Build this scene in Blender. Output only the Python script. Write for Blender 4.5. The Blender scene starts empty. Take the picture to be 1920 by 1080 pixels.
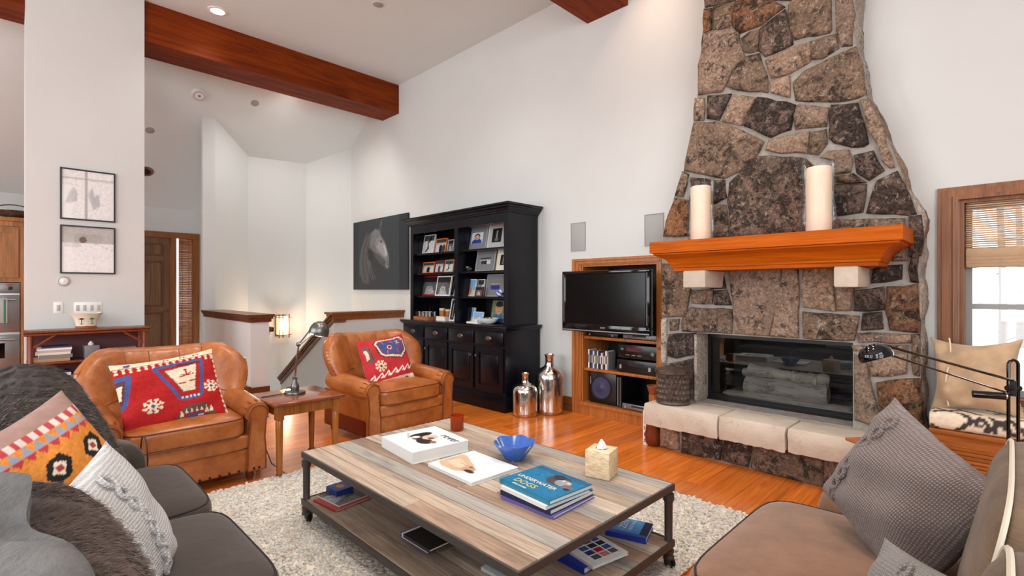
import bpy, bmesh, math, random
import numpy as np
from mathutils import Vector, Matrix
random.seed(7); RNG = np.random.default_rng(11)
S = bpy.context.scene
COL = S.collection
# ------------------------------------------------------------------ camera
FPX, CXP, CYP, EYE = 939.5, 960.0, 543.0, 1.37
TH = math.atan2(940, 939.5)
cam_d = bpy.data.cameras.new('camera'); cam = bpy.data.objects.new('camera', cam_d); COL.objects.link(cam)
cam.location = (0, 0, EYE); cam.rotation_euler = (math.pi/2, 0, TH)
cam_d.sensor_fit = 'HORIZONTAL'; cam_d.sensor_width = 36; cam_d.lens = FPX*36/1920
cam_d.shift_y = 3/1920; cam_d.clip_start = .02; cam_d.clip_end = 300
S.camera = cam
# ------------------------------------------------------------------ world, exposure, daylight
W = bpy.data.worlds.new('world'); S.world = W; W.use_nodes = True
bgn = W.node_tree.nodes['Background']; bgn.inputs[0].default_value = (.93, .97, 1, 1); bgn.inputs[1].default_value = 3.0
S.view_settings.view_transform = 'Standard'; S.view_settings.look = 'None'
S.view_settings.exposure = 0.38; S.view_settings.gamma = 1; S.view_settings.use_curve_mapping = False
S.cycles.max_bounces = 8; S.cycles.diffuse_bounces = 5; S.cycles.glossy_bounces = 4; S.cycles.transmission_bounces = 8
S.cycles.transparent_max_bounces = 24; S.cycles.caustics_reflective = False; S.cycles.caustics_refractive = False
S.cycles.sample_clamp_indirect = 6
def area(name, loc, target, sx, sy, power, col=(1, 1, 1)):
    d = bpy.data.lights.new(name, 'AREA'); d.shape = 'RECTANGLE'; d.size = sx; d.size_y = sy; d.energy = power; d.color = col
    o = bpy.data.objects.new(name, d); COL.objects.link(o); o.location = loc
    o.rotation_euler = (Vector(target)-Vector(loc)).to_track_quat('-Z', 'Y').to_euler(); return o
DAY = (.87, .955, 1)
for yc, lo, hi in ((-2.4, 46, 54), (.2, 20, 24)):   # daylight through the tall windows of the right-hand wall
    area('window_daylight', (3.12, yc, 1.65), (0, yc, 1.5), 1.9, 2.2, lo, DAY)
    area('window_daylight', (3.12, yc, 3.55), (-2.5, 1.2, 0), 1.9, 1.1, hi, DAY)
for xc, pw in ((-6.2, 66), (-3.2, 62), (-.2, 14)):          # and through the glazing of the wall behind the camera
    area('window_daylight', (xc, -4.12, 2.4), (xc*.5-1.2, 1.5, 0), 2.3, 3.2, pw, DAY)
# ------------------------------------------------------------------ pixel helpers (1920x1080 frame)
FW = Vector((-math.sin(TH), math.cos(TH), 0)); RT = Vector((math.cos(TH), math.sin(TH), 0)); EYEV = Vector((0, 0, EYE))
def ray(u, v): return FW + RT*((u-CXP)/FPX) + Vector((0, 0, (CYP-v)/FPX))
def at_z(u, v, z=0.): d = ray(u, v); return EYEV + d*((z-EYE)/d.z)
def at_y(u, v, y): d = ray(u, v); return EYEV + d*(y/d.y)
def at_x(u, v, x): d = ray(u, v); return EYEV + d*(x/d.x)
# ------------------------------------------------------------------ materials
def C(r, g, b, a=1.):
    f = lambda c: (c/255/12.92) if c/255 <= .04045 else ((c/255+.055)/1.055)**2.4
    return (f(r), f(g), f(b), a)
MATS = {}
class N:
    """small node-graph helper around one Principled material"""
    def __init__(s, name):
        s.m = bpy.data.materials.new(name); s.m.use_nodes = True; s.t = s.m.node_tree
        s.b = s.t.nodes['Principled BSDF']; s.out = s.t.nodes['Material Output']; MATS[name] = s.m
    def n(s, typ, **kw):
        k = s.t.nodes.new(typ)
        for a, v in kw.items():
            if a in k.inputs.keys(): k.inputs[a].default_value = v
            else: setattr(k, a, v)
        return k
    def l(s, a, b): s.t.links.new(a, b)
    def set(s, **kw):
        for a, v in kw.items(): s.b.inputs[a.replace('_', ' ')].default_value = v
        return s
    def pos(s, scale=(1, 1, 1), rnd=0., obj=False):
        g = s.n('ShaderNodeTexCoord').outputs['Object'] if obj else s.n('ShaderNodeNewGeometry').outputs['Position']
        if rnd:
            oi = s.n('ShaderNodeObjectInfo'); mul = s.n('ShaderNodeVectorMath', operation='SCALE'); mul.inputs[0].default_value = (rnd, rnd*1.7, rnd*.6)
            s.l(oi.outputs['Random'], mul.inputs['Scale']); ad = s.n('ShaderNodeVectorMath', operation='ADD'); s.l(g, ad.inputs[0]); s.l(mul.outputs[0], ad.inputs[1]); g = ad.outputs[0]
        mp = s.n('ShaderNodeMapping'); mp.inputs['Scale'].default_value = scale; s.l(g, mp.inputs[0]); return mp.outputs[0]
    def noise(s, vec, scale=5., detail=4., rough=.6, dist=0.):
        k = s.n('ShaderNodeTexNoise'); k.inputs['Scale'].default_value = scale; k.inputs['Detail'].default_value = detail
        k.inputs['Roughness'].default_value = rough; k.inputs['Distortion'].default_value = dist; s.l(vec, k.inputs['Vector']); return k.outputs['Fac']
    def ramp(s, fac, stops, interp='LINEAR'):
        r = s.n('ShaderNodeValToRGB'); r.color_ramp.interpolation = interp; e = r.color_ramp.elements
        while len(e) < len(stops): e.new(.5)
        for k, (p, c) in zip(e, stops): k.position = p; k.color = c
        s.l(fac, r.inputs[0]); return r.outputs[0]
    def mix(s, fac, a, b, mode='MIX'):
        k = s.n('ShaderNodeMix', data_type='RGBA', blend_type=mode)
        for val, i in ((fac, 0), (a, 6), (b, 7)):
            if isinstance(val, (int, float, tuple)): k.inputs[i].default_value = val
            else: s.l(val, k.inputs[i])
        return k.outputs[2]
    def color(s, c): s.l(c, s.b.inputs['Base Color']); return s
    def bump(s, h, strength=.3, dist=.01, prev=None):
        k = s.n('ShaderNodeBump'); k.inputs['Strength'].default_value = strength; k.inputs['Distance'].default_value = dist
        s.l(h, k.inputs['Height'])
        if prev is not None: s.l(prev, k.inputs['Normal'])
        s.l(k.outputs[0], s.b.inputs['Normal']); return k.outputs[0]
def plain(name, col, rough=.5, metal=0., **kw):
    if name in MATS: return MATS[name]
    s = N(name); s.set(Base_Color=col, Roughness=rough, Metallic=metal, **kw)
    h = s.noise(s.pos((1, 1, 1), 3), 35, 3); s.bump(h, .06, .003)
    return s.m
def paint(name, col, rough=.75):
    s = N(name); p = s.pos(); s.set(Roughness=rough)
    c2 = tuple(x*.96 for x in col[:3])+(1,)
    s.color(s.ramp(s.noise(p, 1.3, 3), [(.3, col), (.75, c2)])); s.bump(s.noise(p, 70, 3), .08, .003); return s.m
def wood(name, c1, c2, c3=None, axis=0, scale=1., rough=.35, grain=9., rnd=7., bump=.12, tint=.25, coat=0., obj=False, spec=.4):
    s = N(name); s.set(Specular_IOR_Level=spec); sc = [grain*scale]*3; sc[axis] = .55*scale; p = s.pos(tuple(sc), rnd, obj); s.set(Roughness=rough, Coat_Weight=coat, Coat_Roughness=.12)
    n1 = s.noise(p, 1.0, 6, .62, 1.2); sc2 = [grain*5*scale]*3; sc2[axis] = 1.2*scale; n2 = s.noise(s.pos(tuple(sc2), rnd, obj), 1.6, 4, .7)
    base = s.ramp(n1, [(.28, c1), (.5, c2), (.72, c3 or c1)])
    fine = s.ramp(n2, [(.35, (.45, .45, .45, 1)), (.6, (1.05, 1.05, 1.05, 1))])
    col = s.mix(.55, base, fine, 'MULTIPLY')
    oi = s.n('ShaderNodeObjectInfo'); tr = s.ramp(oi.outputs['Random'], [(0, (1-tint, 1-tint, 1-tint, 1)), (1, (1+tint*.4, 1+tint*.4, 1+tint*.4, 1))])
    s.color(s.mix(1., col, tr, 'MULTIPLY')); s.bump(n2, bump, .004); return s.m
def fabric(name, col, rough=.9, weave=420., bump=.25, var=.12, sheen=.3):
    s = N(name); p = s.pos(); s.set(Roughness=rough, Sheen_Weight=sheen, Sheen_Roughness=.4)
    c2 = tuple(x*(1-var*2) for x in col[:3])+(1,); c1 = tuple(min(1, x*(1+var)) for x in col[:3])+(1,)
    s.color(s.ramp(s.noise(p, 7, 5, .65), [(.3, c2), (.7, c1)]))
    a = s.bump(s.noise(p, weave, 2), bump, .002); s.bump(s.noise(p, 22, 3), .25, .008, a); return s.m
def attr_mat(name, rough=.85, weave=300., bump=.2, spec=.3, rib=0.):
    if name in MATS: return MATS[name]
    s = N(name); s.set(Roughness=rough, Specular_IOR_Level=spec); a = s.n('ShaderNodeVertexColor'); a.layer_name = 'Col'
    p = s.pos(); v = s.ramp(s.noise(p, 40, 4), [(.3, (.86, .86, .86, 1)), (.7, (1.08, 1.08, 1.08, 1))])
    s.color(s.mix(1., a.outputs[0], v, 'MULTIPLY'))
    if weave: s.bump(s.noise(p, weave, 2), bump, .002)
    return s.m
# ------------------------------------------------------------------ mesh builder
class M:
    def __init__(s): s.v = []; s.f = []
    def add(s, v, f):
        o = len(s.v); s.v += [tuple(p) for p in v]; s.f += [tuple(i+o for i in q) for q in f]; return s
    def join(s, o): return s.add(o.v, o.f)
    def box(s, x0, x1, y0, y1, z0, z1):
        j = [random.uniform(0, .0005) for _ in range(6)]; x0 -= j[0]; x1 += j[1]; y0 -= j[2]; y1 += j[3]; z0 -= j[4]; z1 += j[5]   # keeps faces of joined boxes from coinciding
        return s.add([(x0, y0, z0), (x1, y0, z0), (x1, y1, z0), (x0, y1, z0), (x0, y0, z1), (x1, y0, z1), (x1, y1, z1), (x0, y1, z1)],
                     [(0, 3, 2, 1), (4, 5, 6, 7), (0, 1, 5, 4), (1, 2, 6, 5), (2, 3, 7, 6), (3, 0, 4, 7)])
    def rbox(s, x0, x1, y0, y1, z0, z1, b=.01, seg=2):
        bm = bmesh.new(); bmesh.ops.create_cube(bm, size=1)
        for v in bm.verts: v.co = Vector(((x0+x1)/2+v.co.x*(x1-x0), (y0+y1)/2+v.co.y*(y1-y0), (z0+z1)/2+v.co.z*(z1-z0)))
        bmesh.ops.bevel(bm, geom=bm.edges[:], offset=b, segments=seg, affect='EDGES', profile=.5)
        bm.verts.index_update(); s.add([v.co[:] for v in bm.verts], [[v.index for v in f.verts] for f in bm.faces]); bm.free(); return s
    def lathe(s, prof, cx=0, cy=0, cz=0, n=20, cap=True):
        v = []; f = []
        for r, z in prof:
            for i in range(n): a = 2*math.pi*i/n; v.append((cx+r*math.cos(a), cy+r*math.sin(a), cz+z))
        for k in range(len(prof)-1):
            for i in range(n): j = (i+1) % n; f.append((k*n+i, k*n+j, (k+1)*n+j, (k+1)*n+i))
        if cap: f.append(tuple(range(n-1, -1, -1))); f.append(tuple((len(prof)-1)*n+i for i in range(n)))
        return s.add(v, f)
    def cyl(s, cx, cy, z0, z1, r0, r1=None, n=16): return s.lathe([(r0, z0), (r0 if r1 is None else r1, z1)], cx, cy, 0, n)
    def tube(s, pts, r, n=8, cap=True, squash=None):
        pts = [Vector(p) for p in pts]; v = []; f = []; L = len(pts); up = None
        for k, p in enumerate(pts):
            t = (pts[min(k+1, L-1)]-pts[max(k-1, 0)]).normalized()
            if up is None: up = t.orthogonal().normalized()
            up = (up-t*up.dot(t)); up = up.normalized() if up.length > 1e-6 else t.orthogonal().normalized()
            sd = t.cross(up); rr = r[k] if isinstance(r, (list, tuple)) else r
            for i in range(n): a = 2*math.pi*i/n; v.append(p+up*(math.cos(a)*rr)+sd*(math.sin(a)*rr))
        for k in range(L-1):
            for i in range(n): j = (i+1) % n; f.append((k*n+i, k*n+j, (k+1)*n+j, (k+1)*n+i))
        if cap: f.append(tuple(range(n-1, -1, -1))); f.append(tuple((L-1)*n+i for i in range(n)))
        return s.add(v, f)
    def prism(s, poly, a, b, axis='y'):
        def p3(p, w): return {'x': (w, p[0], p[1]), 'y': (p[0], w, p[1]), 'z': (p[0], p[1], w)}[axis]
        n = len(poly); v = [p3(p, a) for p in poly]+[p3(p, b) for p in poly]
        return s.add(v, [tuple(range(n)), tuple(range(2*n-1, n-1, -1))]+[(i, i+n, (i+1) % n+n, (i+1) % n) for i in range(n)])
    def puff(s, cx, cy, cz, dx, dy, dz, k=6., n=10, crown=0., fn=None):
        idx = {}; v = []; f = []
        def vid(p):
            key = tuple(round(c, 5) for c in p)
            if key not in idx:
                m = sum(abs(c)**k for c in p)**(1/k); q = [c/m for c in p]
                z = q[2]*dz/2 + (crown*(1-q[0]**2)*(1-q[1]**2)*max(0, q[2]) if crown else 0)
                w = Vector((q[0]*dx/2, q[1]*dy/2, z)); idx[key] = len(v); v.append((w, q))
            return idx[key]
        g = [-1+2*i/n for i in range(n+1)]
        for ax in range(3):
            for sg in (-1, 1):
                for i in range(n):
                    for j in range(n):
                        q = []
                        for a, b in ((i, j), (i+1, j), (i+1, j+1), (i, j+1)):
                            p = [0, 0, 0]; p[ax] = sg; p[(ax+1) % 3] = g[a]; p[(ax+2) % 3] = g[b]; q.append(vid(p))
                        f.append(tuple(q if sg > 0 else q[::-1]))
        vv = []
        for w, q in v:
            if fn: w = fn(w, q)
            vv.append((w.x+cx, w.y+cy, w.z+cz))
        return s.add(vv, f)
    def puff_ring(s, cx, cy, cz, dx, dy, dz, k, qz, r=.005, crown=0.):
        pts = []
        for i in range(65):
            a = 2*math.pi*i/64; c, n = math.cos(a), math.sin(a); m = ((1-abs(qz)**k)/(abs(c)**k+abs(n)**k))**(1/k); qx, qy = c*m, n*m
            pts.append((cx+qx*dx/2, cy+qy*dy/2, cz+qz*dz/2+crown*(1-qx*qx)*(1-qy*qy)*max(0, qz)))
        return s.tube(pts, r, 6)
    def xf(s, mat): s.v = [tuple(mat @ Vector(p)) for p in s.v]; return s
def mesh(name, m, mat, smooth=True, ang=40):
    me = bpy.data.meshes.new(name); me.from_pydata(m.v, [], m.f); me.update()
    if mat is not None: me.materials.append(MATS[mat] if isinstance(mat, str) else mat)
    if smooth:
        me.polygons.foreach_set('use_smooth', [True]*len(me.polygons)); me.set_sharp_from_angle(angle=math.radians(ang))
    return me
def obj(name, m, mat, parent=None, smooth=True, ang=40, label=None):
    me = m if isinstance(m, bpy.types.Mesh) else mesh(name, m, mat, smooth, ang)
    o = bpy.data.objects.new(name, me); COL.objects.link(o)
    if parent is not None: o.parent = parent
    if label: o['label'] = label
    return o
def tag(o, label, cat, group=None, kind=None):
    o['label'] = label; o['category'] = cat
    if group: o['group'] = group
    if kind: o['kind'] = kind
    return o
def thing(name, label, cat, loc=(0, 0, 0), rz=0., group=None):
    o = bpy.data.objects.new(name, None); COL.objects.link(o); o.location = loc; o.rotation_euler = (0, 0, rz); o.empty_display_size = .1
    return tag(o, label, cat, group)
def struct(name, m, mat, label, cat, smooth=False):
    return tag(obj(name, m, mat, None, smooth), label, cat, None, 'structure')
def place(o, origin, xaxis, zaxis):
    """orient an object: local X along xaxis, local Z along zaxis"""
    x = Vector(xaxis).normalized(); z = Vector(zaxis); z = (z-x*z.dot(x)).normalized(); y = z.cross(x)
    o.matrix_world = Matrix(((x.x, y.x, z.x, origin[0]), (x.y, y.y, z.y, origin[1]), (x.z, y.z, z.z, origin[2]), (0, 0, 0, 1))); return o
# ------------------------------------------------------------------ painted canvas (vertex colours on a fine grid) for prints and woven patterns
class Canvas:
    def __init__(s, bg, n=200, asp=1.):
        s.w = int(n*asp); s.h = n; s.a = np.empty((s.h, s.w, 3)); s.a[:] = bg[:3]
        s.Y, s.X = np.mgrid[0:s.h, 0:s.w]; s.X = (s.X+.5)/s.w; s.Y = (s.Y+.5)/s.h
    def mask(s, m, c, al=1.): s.a[m] = s.a[m]*(1-al)+np.array(c[:3])*al; return s
    def rect(s, x0, y0, x1, y1, c, al=1.): return s.mask((s.X >= x0) & (s.X <= x1) & (s.Y >= y0) & (s.Y <= y1), c, al)
    def ell(s, x, y, rx, ry, c, al=1.): return s.mask(((s.X-x)/rx)**2+((s.Y-y)/ry)**2 <= 1, c, al)
    def poly(s, pts, c, al=1.):
        ins = np.zeros(s.X.shape, bool); n = len(pts)
        for i in range(n):
            (x1, y1), (x2, y2) = pts[i], pts[(i+1) % n]
            if y1 == y2: continue
            cond = ((y1 > s.Y) != (y2 > s.Y)) & (s.X < (x2-x1)*(s.Y-y1)/(y2-y1)+x1); ins ^= cond
        return s.mask(ins, c, al)
    def line(s, pts, w, c, al=1.):
        for (x1, y1), (x2, y2) in zip(pts[:-1], pts[1:]):
            dx, dy = x2-x1, y2-y1; L = dx*dx+dy*dy+1e-9; t = np.clip(((s.X-x1)*dx+(s.Y-y1)*dy)/L, 0, 1)
            s.mask((s.X-x1-t*dx)**2+(s.Y-y1-t*dy)**2 <= (w/2)**2, c, al)
        return s
    def blur(s, k=1):
        for _ in range(k):
            p = np.pad(s.a, ((1, 1), (1, 1), (0, 0)), 'edge'); s.a = (p[1:-1, 1:-1]*2+p[:-2, 1:-1]+p[2:, 1:-1]+p[1:-1, :-2]+p[1:-1, 2:])/6
        return s
    def grain(s, amt, k=0, seed=1):
        g = np.random.default_rng(seed).normal(0, 1, s.a.shape[:2])
        for _ in range(k): p = np.pad(g, 1, 'wrap'); g = (p[1:-1, 1:-1]+p[:-2, 1:-1]+p[2:, 1:-1]+p[1:-1, :-2]+p[1:-1, 2:])/5*1.5
        s.a = np.clip(s.a*(1+amt*g[..., None]), 0, 1); return s
    def get(s, x, y): return s.a[min(s.h-1, max(0, int(y*s.h))), min(s.w-1, max(0, int(x*s.w)))]
def col_attr(me, cols):
    a = me.color_attributes.new('Col', 'FLOAT_COLOR', 'POINT'); arr = np.ones((len(cols), 4)); arr[:, :3] = cols
    a.data.foreach_set('color', arr.ravel())
def print_mesh(name, w, h, cv, mat='print', nx=None, ny=None):
    """a flat printed sheet in local XZ plane facing -Y, centred at x, from z=0 up"""
    ny = ny or 60; nx = nx or max(8, int(ny*w/h)); xs = np.linspace(0, 1, nx+1); ys = np.linspace(0, 1, ny+1)
    v = [((x-.5)*w, 0, y*h) for y in ys for x in xs]; f = [(j*(nx+1)+i, j*(nx+1)+i+1, (j+1)*(nx+1)+i+1, (j+1)*(nx+1)+i) for j in range(ny) for i in range(nx)]
    me = bpy.data.meshes.new(name); me.from_pydata(v, [], f); me.update(); me.materials.append(MATS[mat])
    col_attr(me, [cv.get(x, y) for y in ys for x in xs]); return me
def text_mesh(name, body, size, mat, depth=.0006, align='CENTER', shear=0.):
    cu = bpy.data.curves.new(name, 'FONT'); cu.body = body; cu.size = size; cu.extrude = depth; cu.align_x = align; cu.align_y = 'CENTER'; cu.shear = shear
    cu.resolution_u = 3; o = bpy.data.objects.new(name, cu); COL.objects.link(o)
    bpy.context.view_layer.update(); dg = bpy.context.evaluated_depsgraph_get(); me = bpy.data.meshes.new_from_object(o.evaluated_get(dg))
    bpy.data.objects.remove(o); bpy.data.curves.remove(cu); me.materials.clear(); me.materials.append(MATS[mat]); return me
# ================================================================== materials
paint('wall_paint', C(207, 209, 207)); paint('ceiling_paint', C(214, 221, 220)); plain('white_gloss', C(232, 231, 228), .4)
wood('floor_wood', C(198, 90, 20), C(234, 130, 48), C(214, 106, 30), axis=1, scale=1., rough=.24, grain=11, rnd=9, bump=.05, tint=.26, coat=.2)
wood('beam_wood', C(84, 28, 4), C(128, 52, 8), C(66, 20, 4), axis=1, scale=.8, rough=.55, grain=5, rnd=0, tint=0, spec=.12)
wood('mantel_wood', C(160, 70, 2), C(192, 92, 6), C(174, 80, 3), axis=0, scale=1.2, rough=.55, grain=9, rnd=0, tint=0, spec=.12)
wood('trim_wood', C(112, 62, 26), C(142, 86, 42), C(98, 52, 20), axis=0, scale=1.4, rough=.4, grain=9, rnd=0, tint=.05)
wood('trim_wood_v', C(112, 62, 26), C(146, 90, 46), C(98, 52, 20), axis=2, scale=1.4, rough=.4, grain=9, rnd=0, tint=.05)
wood('cap_wood', C(78, 36, 16), C(112, 60, 26), C(66, 29, 12), axis=0, scale=1.4, rough=.35, grain=9, rnd=0, tint=.05, coat=.2)
wood('niche_wood', C(166, 92, 36), C(192, 118, 56), C(150, 80, 30), axis=2, scale=1.2, rough=.4, grain=8, rnd=2, tint=.1)
wood('bench_wood', C(140, 74, 24), C(172, 98, 40), C(124, 64, 20), axis=0, scale=1.2, rough=.5, grain=8, rnd=2, tint=.05, spec=.2)
wood('door_wood', C(96, 66, 42), C(126, 92, 62), C(82, 55, 34), axis=2, scale=1.2, rough=.45, grain=8, rnd=3, tint=.12)
wood('kitchen_wood', C(150, 94, 46), C(184, 124, 70), C(130, 78, 36), axis=2, scale=1.2, rough=.45, grain=7, rnd=3, tint=.1)
wood('table_wood', C(152, 128, 108), C(190, 170, 150), C(118, 102, 90), axis=0, scale=1.3, rough=.62, grain=6, rnd=13, bump=.4, tint=.3)
wood('table_wood_pale', C(176, 156, 136), C(206, 188, 170), C(140, 124, 110), axis=0, scale=1.3, rough=.62, grain=6, rnd=13, bump=.4, tint=.2)
wood('table_wood_brown', C(136, 108, 88), C(172, 144, 122), C(100, 82, 70), axis=0, scale=1.3, rough=.62, grain=6, rnd=13, bump=.4, tint=.2)
wood('table_wood_grey', C(138, 131, 124), C(174, 167, 158), C(108, 101, 96), axis=0, scale=1.3, rough=.62, grain=6, rnd=13, bump=.4, tint=.3)
wood('end_table_wood', C(104, 42, 12), C(142, 66, 22), C(88, 34, 10), axis=1, scale=1.6, rough=.16, grain=9, rnd=1, tint=.05, coat=.5)
wood('end_leg_wood', C(140, 76, 26), C(172, 102, 40), C(112, 56, 18), axis=2, scale=1.6, rough=.28, grain=9, rnd=2, tint=.08, coat=.3)
wood('bamboo_wood', C(96, 40, 18), C(136, 66, 30), C(84, 34, 16), axis=2, scale=2, rough=.35, grain=8, rnd=2, tint=.1)
wood('pale_wood', C(218, 188, 146), C(236, 212, 174), C(208, 174, 130), axis=0, scale=2, rough=.5, grain=8, rnd=2, tint=.05)
wood('tray_wood', C(150, 84, 44), C(180, 110, 62), axis=0, scale=2, rough=.4, grain=8, rnd=2, tint=.05)
plain('dark_red_panel', C(92, 44, 46), .6); plain('black_paint', C(11, 12, 21), .24, Specular_IOR_Level=.35); plain('black_inner', C(9, 10, 14), .5)
plain('pewter', C(112, 110, 106), .32, .9); plain('iron', C(84, 78, 74), .55, .5); plain('dark_iron', C(38, 36, 36), .45, .7); plain('chrome', C(200, 200, 202), .12, 1.)
plain('steel', C(176, 176, 178), .3, .9); plain('brass', C(170, 135, 80), .3, .9); plain('black_plastic', C(14, 14, 16), .3); plain('black_gloss', C(8, 8, 10), .06)
plain('screen', C(9, 8, 9), .16, Specular_IOR_Level=.22); plain('silver_plastic', C(140, 142, 146), .35, .6); plain('grey_cloth', C(164, 163, 161), .85); plain('grey_plastic', C(150, 149, 147), .6)
plain('paper_white', C(236, 234, 230), .8); plain('page', C(216, 214, 210), .85); plain('white_china', C(236, 236, 234), .15, Coat_Weight=.4)
plain('wax', C(238, 214, 190), .5, Subsurface_Weight=.15); plain('terracotta', C(150, 74, 34), .6); plain('copper', C(120, 60, 34), .35, .5)
plain('dark_rubber', C(24, 23, 23), .6); plain('cord', C(40, 26, 20), .5)
for nm, c in dict(c_red=(168, 30, 30), c_blue=(34, 60, 130), c_green=(40, 120, 74), c_navy=(26, 30, 72), c_grey=(120, 122, 126), c_cream=(224, 214, 194), c_violet=(98, 92, 160), c_teal=(30, 122, 150), c_orange=(214, 106, 36), c_black=(24, 24, 26), c_tan=(170, 132, 90), c_sky=(96, 152, 208), c_silver=(176, 176, 176), c_brown=(88, 40, 28), c_yellow=(214, 190, 90), c_darkred=(92, 26, 22), c_white=(228, 228, 226), c_royal=(30, 50, 150)).items(): plain(nm, C(*c), .45)
s = N('glass'); s.set(Base_Color=(1, 1, 1, 1), Roughness=.02, Transmission_Weight=1., IOR=1.3)
def thin_glass(name, tint, ior=1.5, rough=.01, cap=1.):
    s = N(name); t = s.n('ShaderNodeBsdfTransparent'); t.inputs[0].default_value = tint; g = s.n('ShaderNodeBsdfGlossy'); g.inputs['Roughness'].default_value = rough
    fr = s.n('ShaderNodeFresnel'); fr.inputs[0].default_value = ior; mx = s.n('ShaderNodeMixShader'); mt = s.n('ShaderNodeMath', operation='MULTIPLY'); mt.inputs[1].default_value = cap; s.l(fr.outputs[0], mt.inputs[0]); s.l(mt.outputs[0], mx.inputs[0]); s.l(t.outputs[0], mx.inputs[1]); s.l(g.outputs[0], mx.inputs[2]); s.l(mx.outputs[0], s.out.inputs[0]); return s.m
thin_glass('pane_glass', (.97, .98, .98, 1)); thin_glass('fire_glass', (.88, .88, .88, 1), 1.6); thin_glass('hurricane_glass', (.97, .98, .98, 1), 1.35, .02, .35); thin_glass('frame_glass', (1, 1, 1, 1), 1.3, .01, .4); thin_glass('tumbler_glass', (.93, .95, .96, 1), 1.9, .03)
s = N('amber_glass'); s.set(Base_Color=C(206, 76, 22), Roughness=.05, Transmission_Weight=.6, IOR=1.45)
def emit(name, col, st):
    s = N(name); s.set(Base_Color=col, Emission_Color=col, Emission_Strength=st); return s.m
emit('bulb_warm', C(255, 206, 150), 9); emit('sconce_paper', C(255, 200, 140), 3.2); emit('lamp_glow', C(255, 226, 184), 6)
# stone
def stone(name, base, dark, light, lich, amt=.5, blotch=.5):
    s = N(name); p = s.pos((1, 1, 1), 11); s.set(Roughness=.9, Specular_IOR_Level=.2)
    n1 = s.noise(p, 3.6, 8, .7, .5); n2 = s.noise(p, 8, 11, .8, .5); n3 = s.noise(p, 60, 6, .75); n4 = s.noise(p, 24, 9, .8, .3)
    c = s.ramp(n1, [(.32, dark), (.46, base), (.6, light), (.72, base)])
    c = s.mix(s.ramp(n4, [(.42, (0, 0, 0, 1)), (.62, (.75, .75, .75, 1))]), c, light)
    dk = s.ramp(n2, [(amt-.035, (0, 0, 0, 1)), (amt+.03, (1, 1, 1, 1))]); dk2 = s.ramp(n4, [(.5, (0, 0, 0, 1)), (.56, (1, 1, 1, 1))])
    c = s.mix(s.mix(.9, (0, 0, 0, 1), dk), c, s.ramp(n3, [(.3, C(26, 22, 21)), (.7, C(86, 76, 68))]))
    c = s.mix(s.mix(blotch, (0, 0, 0, 1), s.mix(1., dk2, s.ramp(n1, [(.45, (0, 0, 0, 1)), (.58, (1, 1, 1, 1))]), 'MULTIPLY')), c, C(48, 41, 38))
    sp = s.ramp(s.noise(p, 22, 9, .8, .4), [(.56, (0, 0, 0, 1)), (.6, (1, 1, 1, 1))]); c = s.mix(s.mix(.7, (0, 0, 0, 1), sp), c, lich)
    fine = s.ramp(n3, [(.3, (.38, .38, .38, 1)), (.66, (1.3, 1.3, 1.3, 1))]); c = s.mix(1., c, fine, 'MULTIPLY')
    oi = s.n('ShaderNodeObjectInfo'); tr = s.ramp(oi.outputs['Random'], [(0, (.78, .78, .8, 1)), (1, (1.15, 1.1, 1.05, 1))]); s.color(s.mix(1., c, tr, 'MULTIPLY'))
    b = s.bump(n2, 1., .03); b = s.bump(n4, .9, .012, b); s.bump(n3, .7, .006, b); return s.m
stone('stone_brown', C(138, 116, 98), C(94, 82, 74), C(184, 156, 132), C(214, 204, 188), .54, .75)
stone('stone_dark', C(116, 100, 90), C(70, 63, 60), C(158, 130, 116), C(192, 186, 174), .49, .85)
stone('stone_tan', C(176, 148, 126), C(130, 112, 98), C(208, 178, 154), C(226, 216, 202), .57, .7)
stone('stone_rust', C(156, 116, 88), C(114, 94, 78), C(192, 136, 96), C(210, 186, 158), .53, .8)
stone('stone_light', C(200, 188, 174), C(160, 148, 136), C(226, 216, 204), C(238, 234, 228), .6, .6)
s = N('mortar'); p = s.pos(); s.set(Roughness=.95); s.color(s.ramp(s.noise(p, 14, 6), [(.3, C(138, 132, 124)), (.7, C(168, 162, 154))])); s.bump(s.noise(p, 60, 5), .6, .006)
s = N('slab_stone'); p = s.pos((1, 1, 1), 5); s.set(Roughness=.85); n2 = s.noise(p, 9, 7, .7, .5); c = s.ramp(s.noise(p, 3, 5), [(.3, C(184, 168, 150)), (.7, C(214, 202, 186))])
s.color(s.mix(s.ramp(n2, [(.6, (0, 0, 0, 1)), (.72, (.8, .8, .8, 1))]), c, C(150, 126, 108))); b = s.bump(n2, .5, .016); s.bump(s.noise(p, 70, 5), .4, .004, b)
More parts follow.
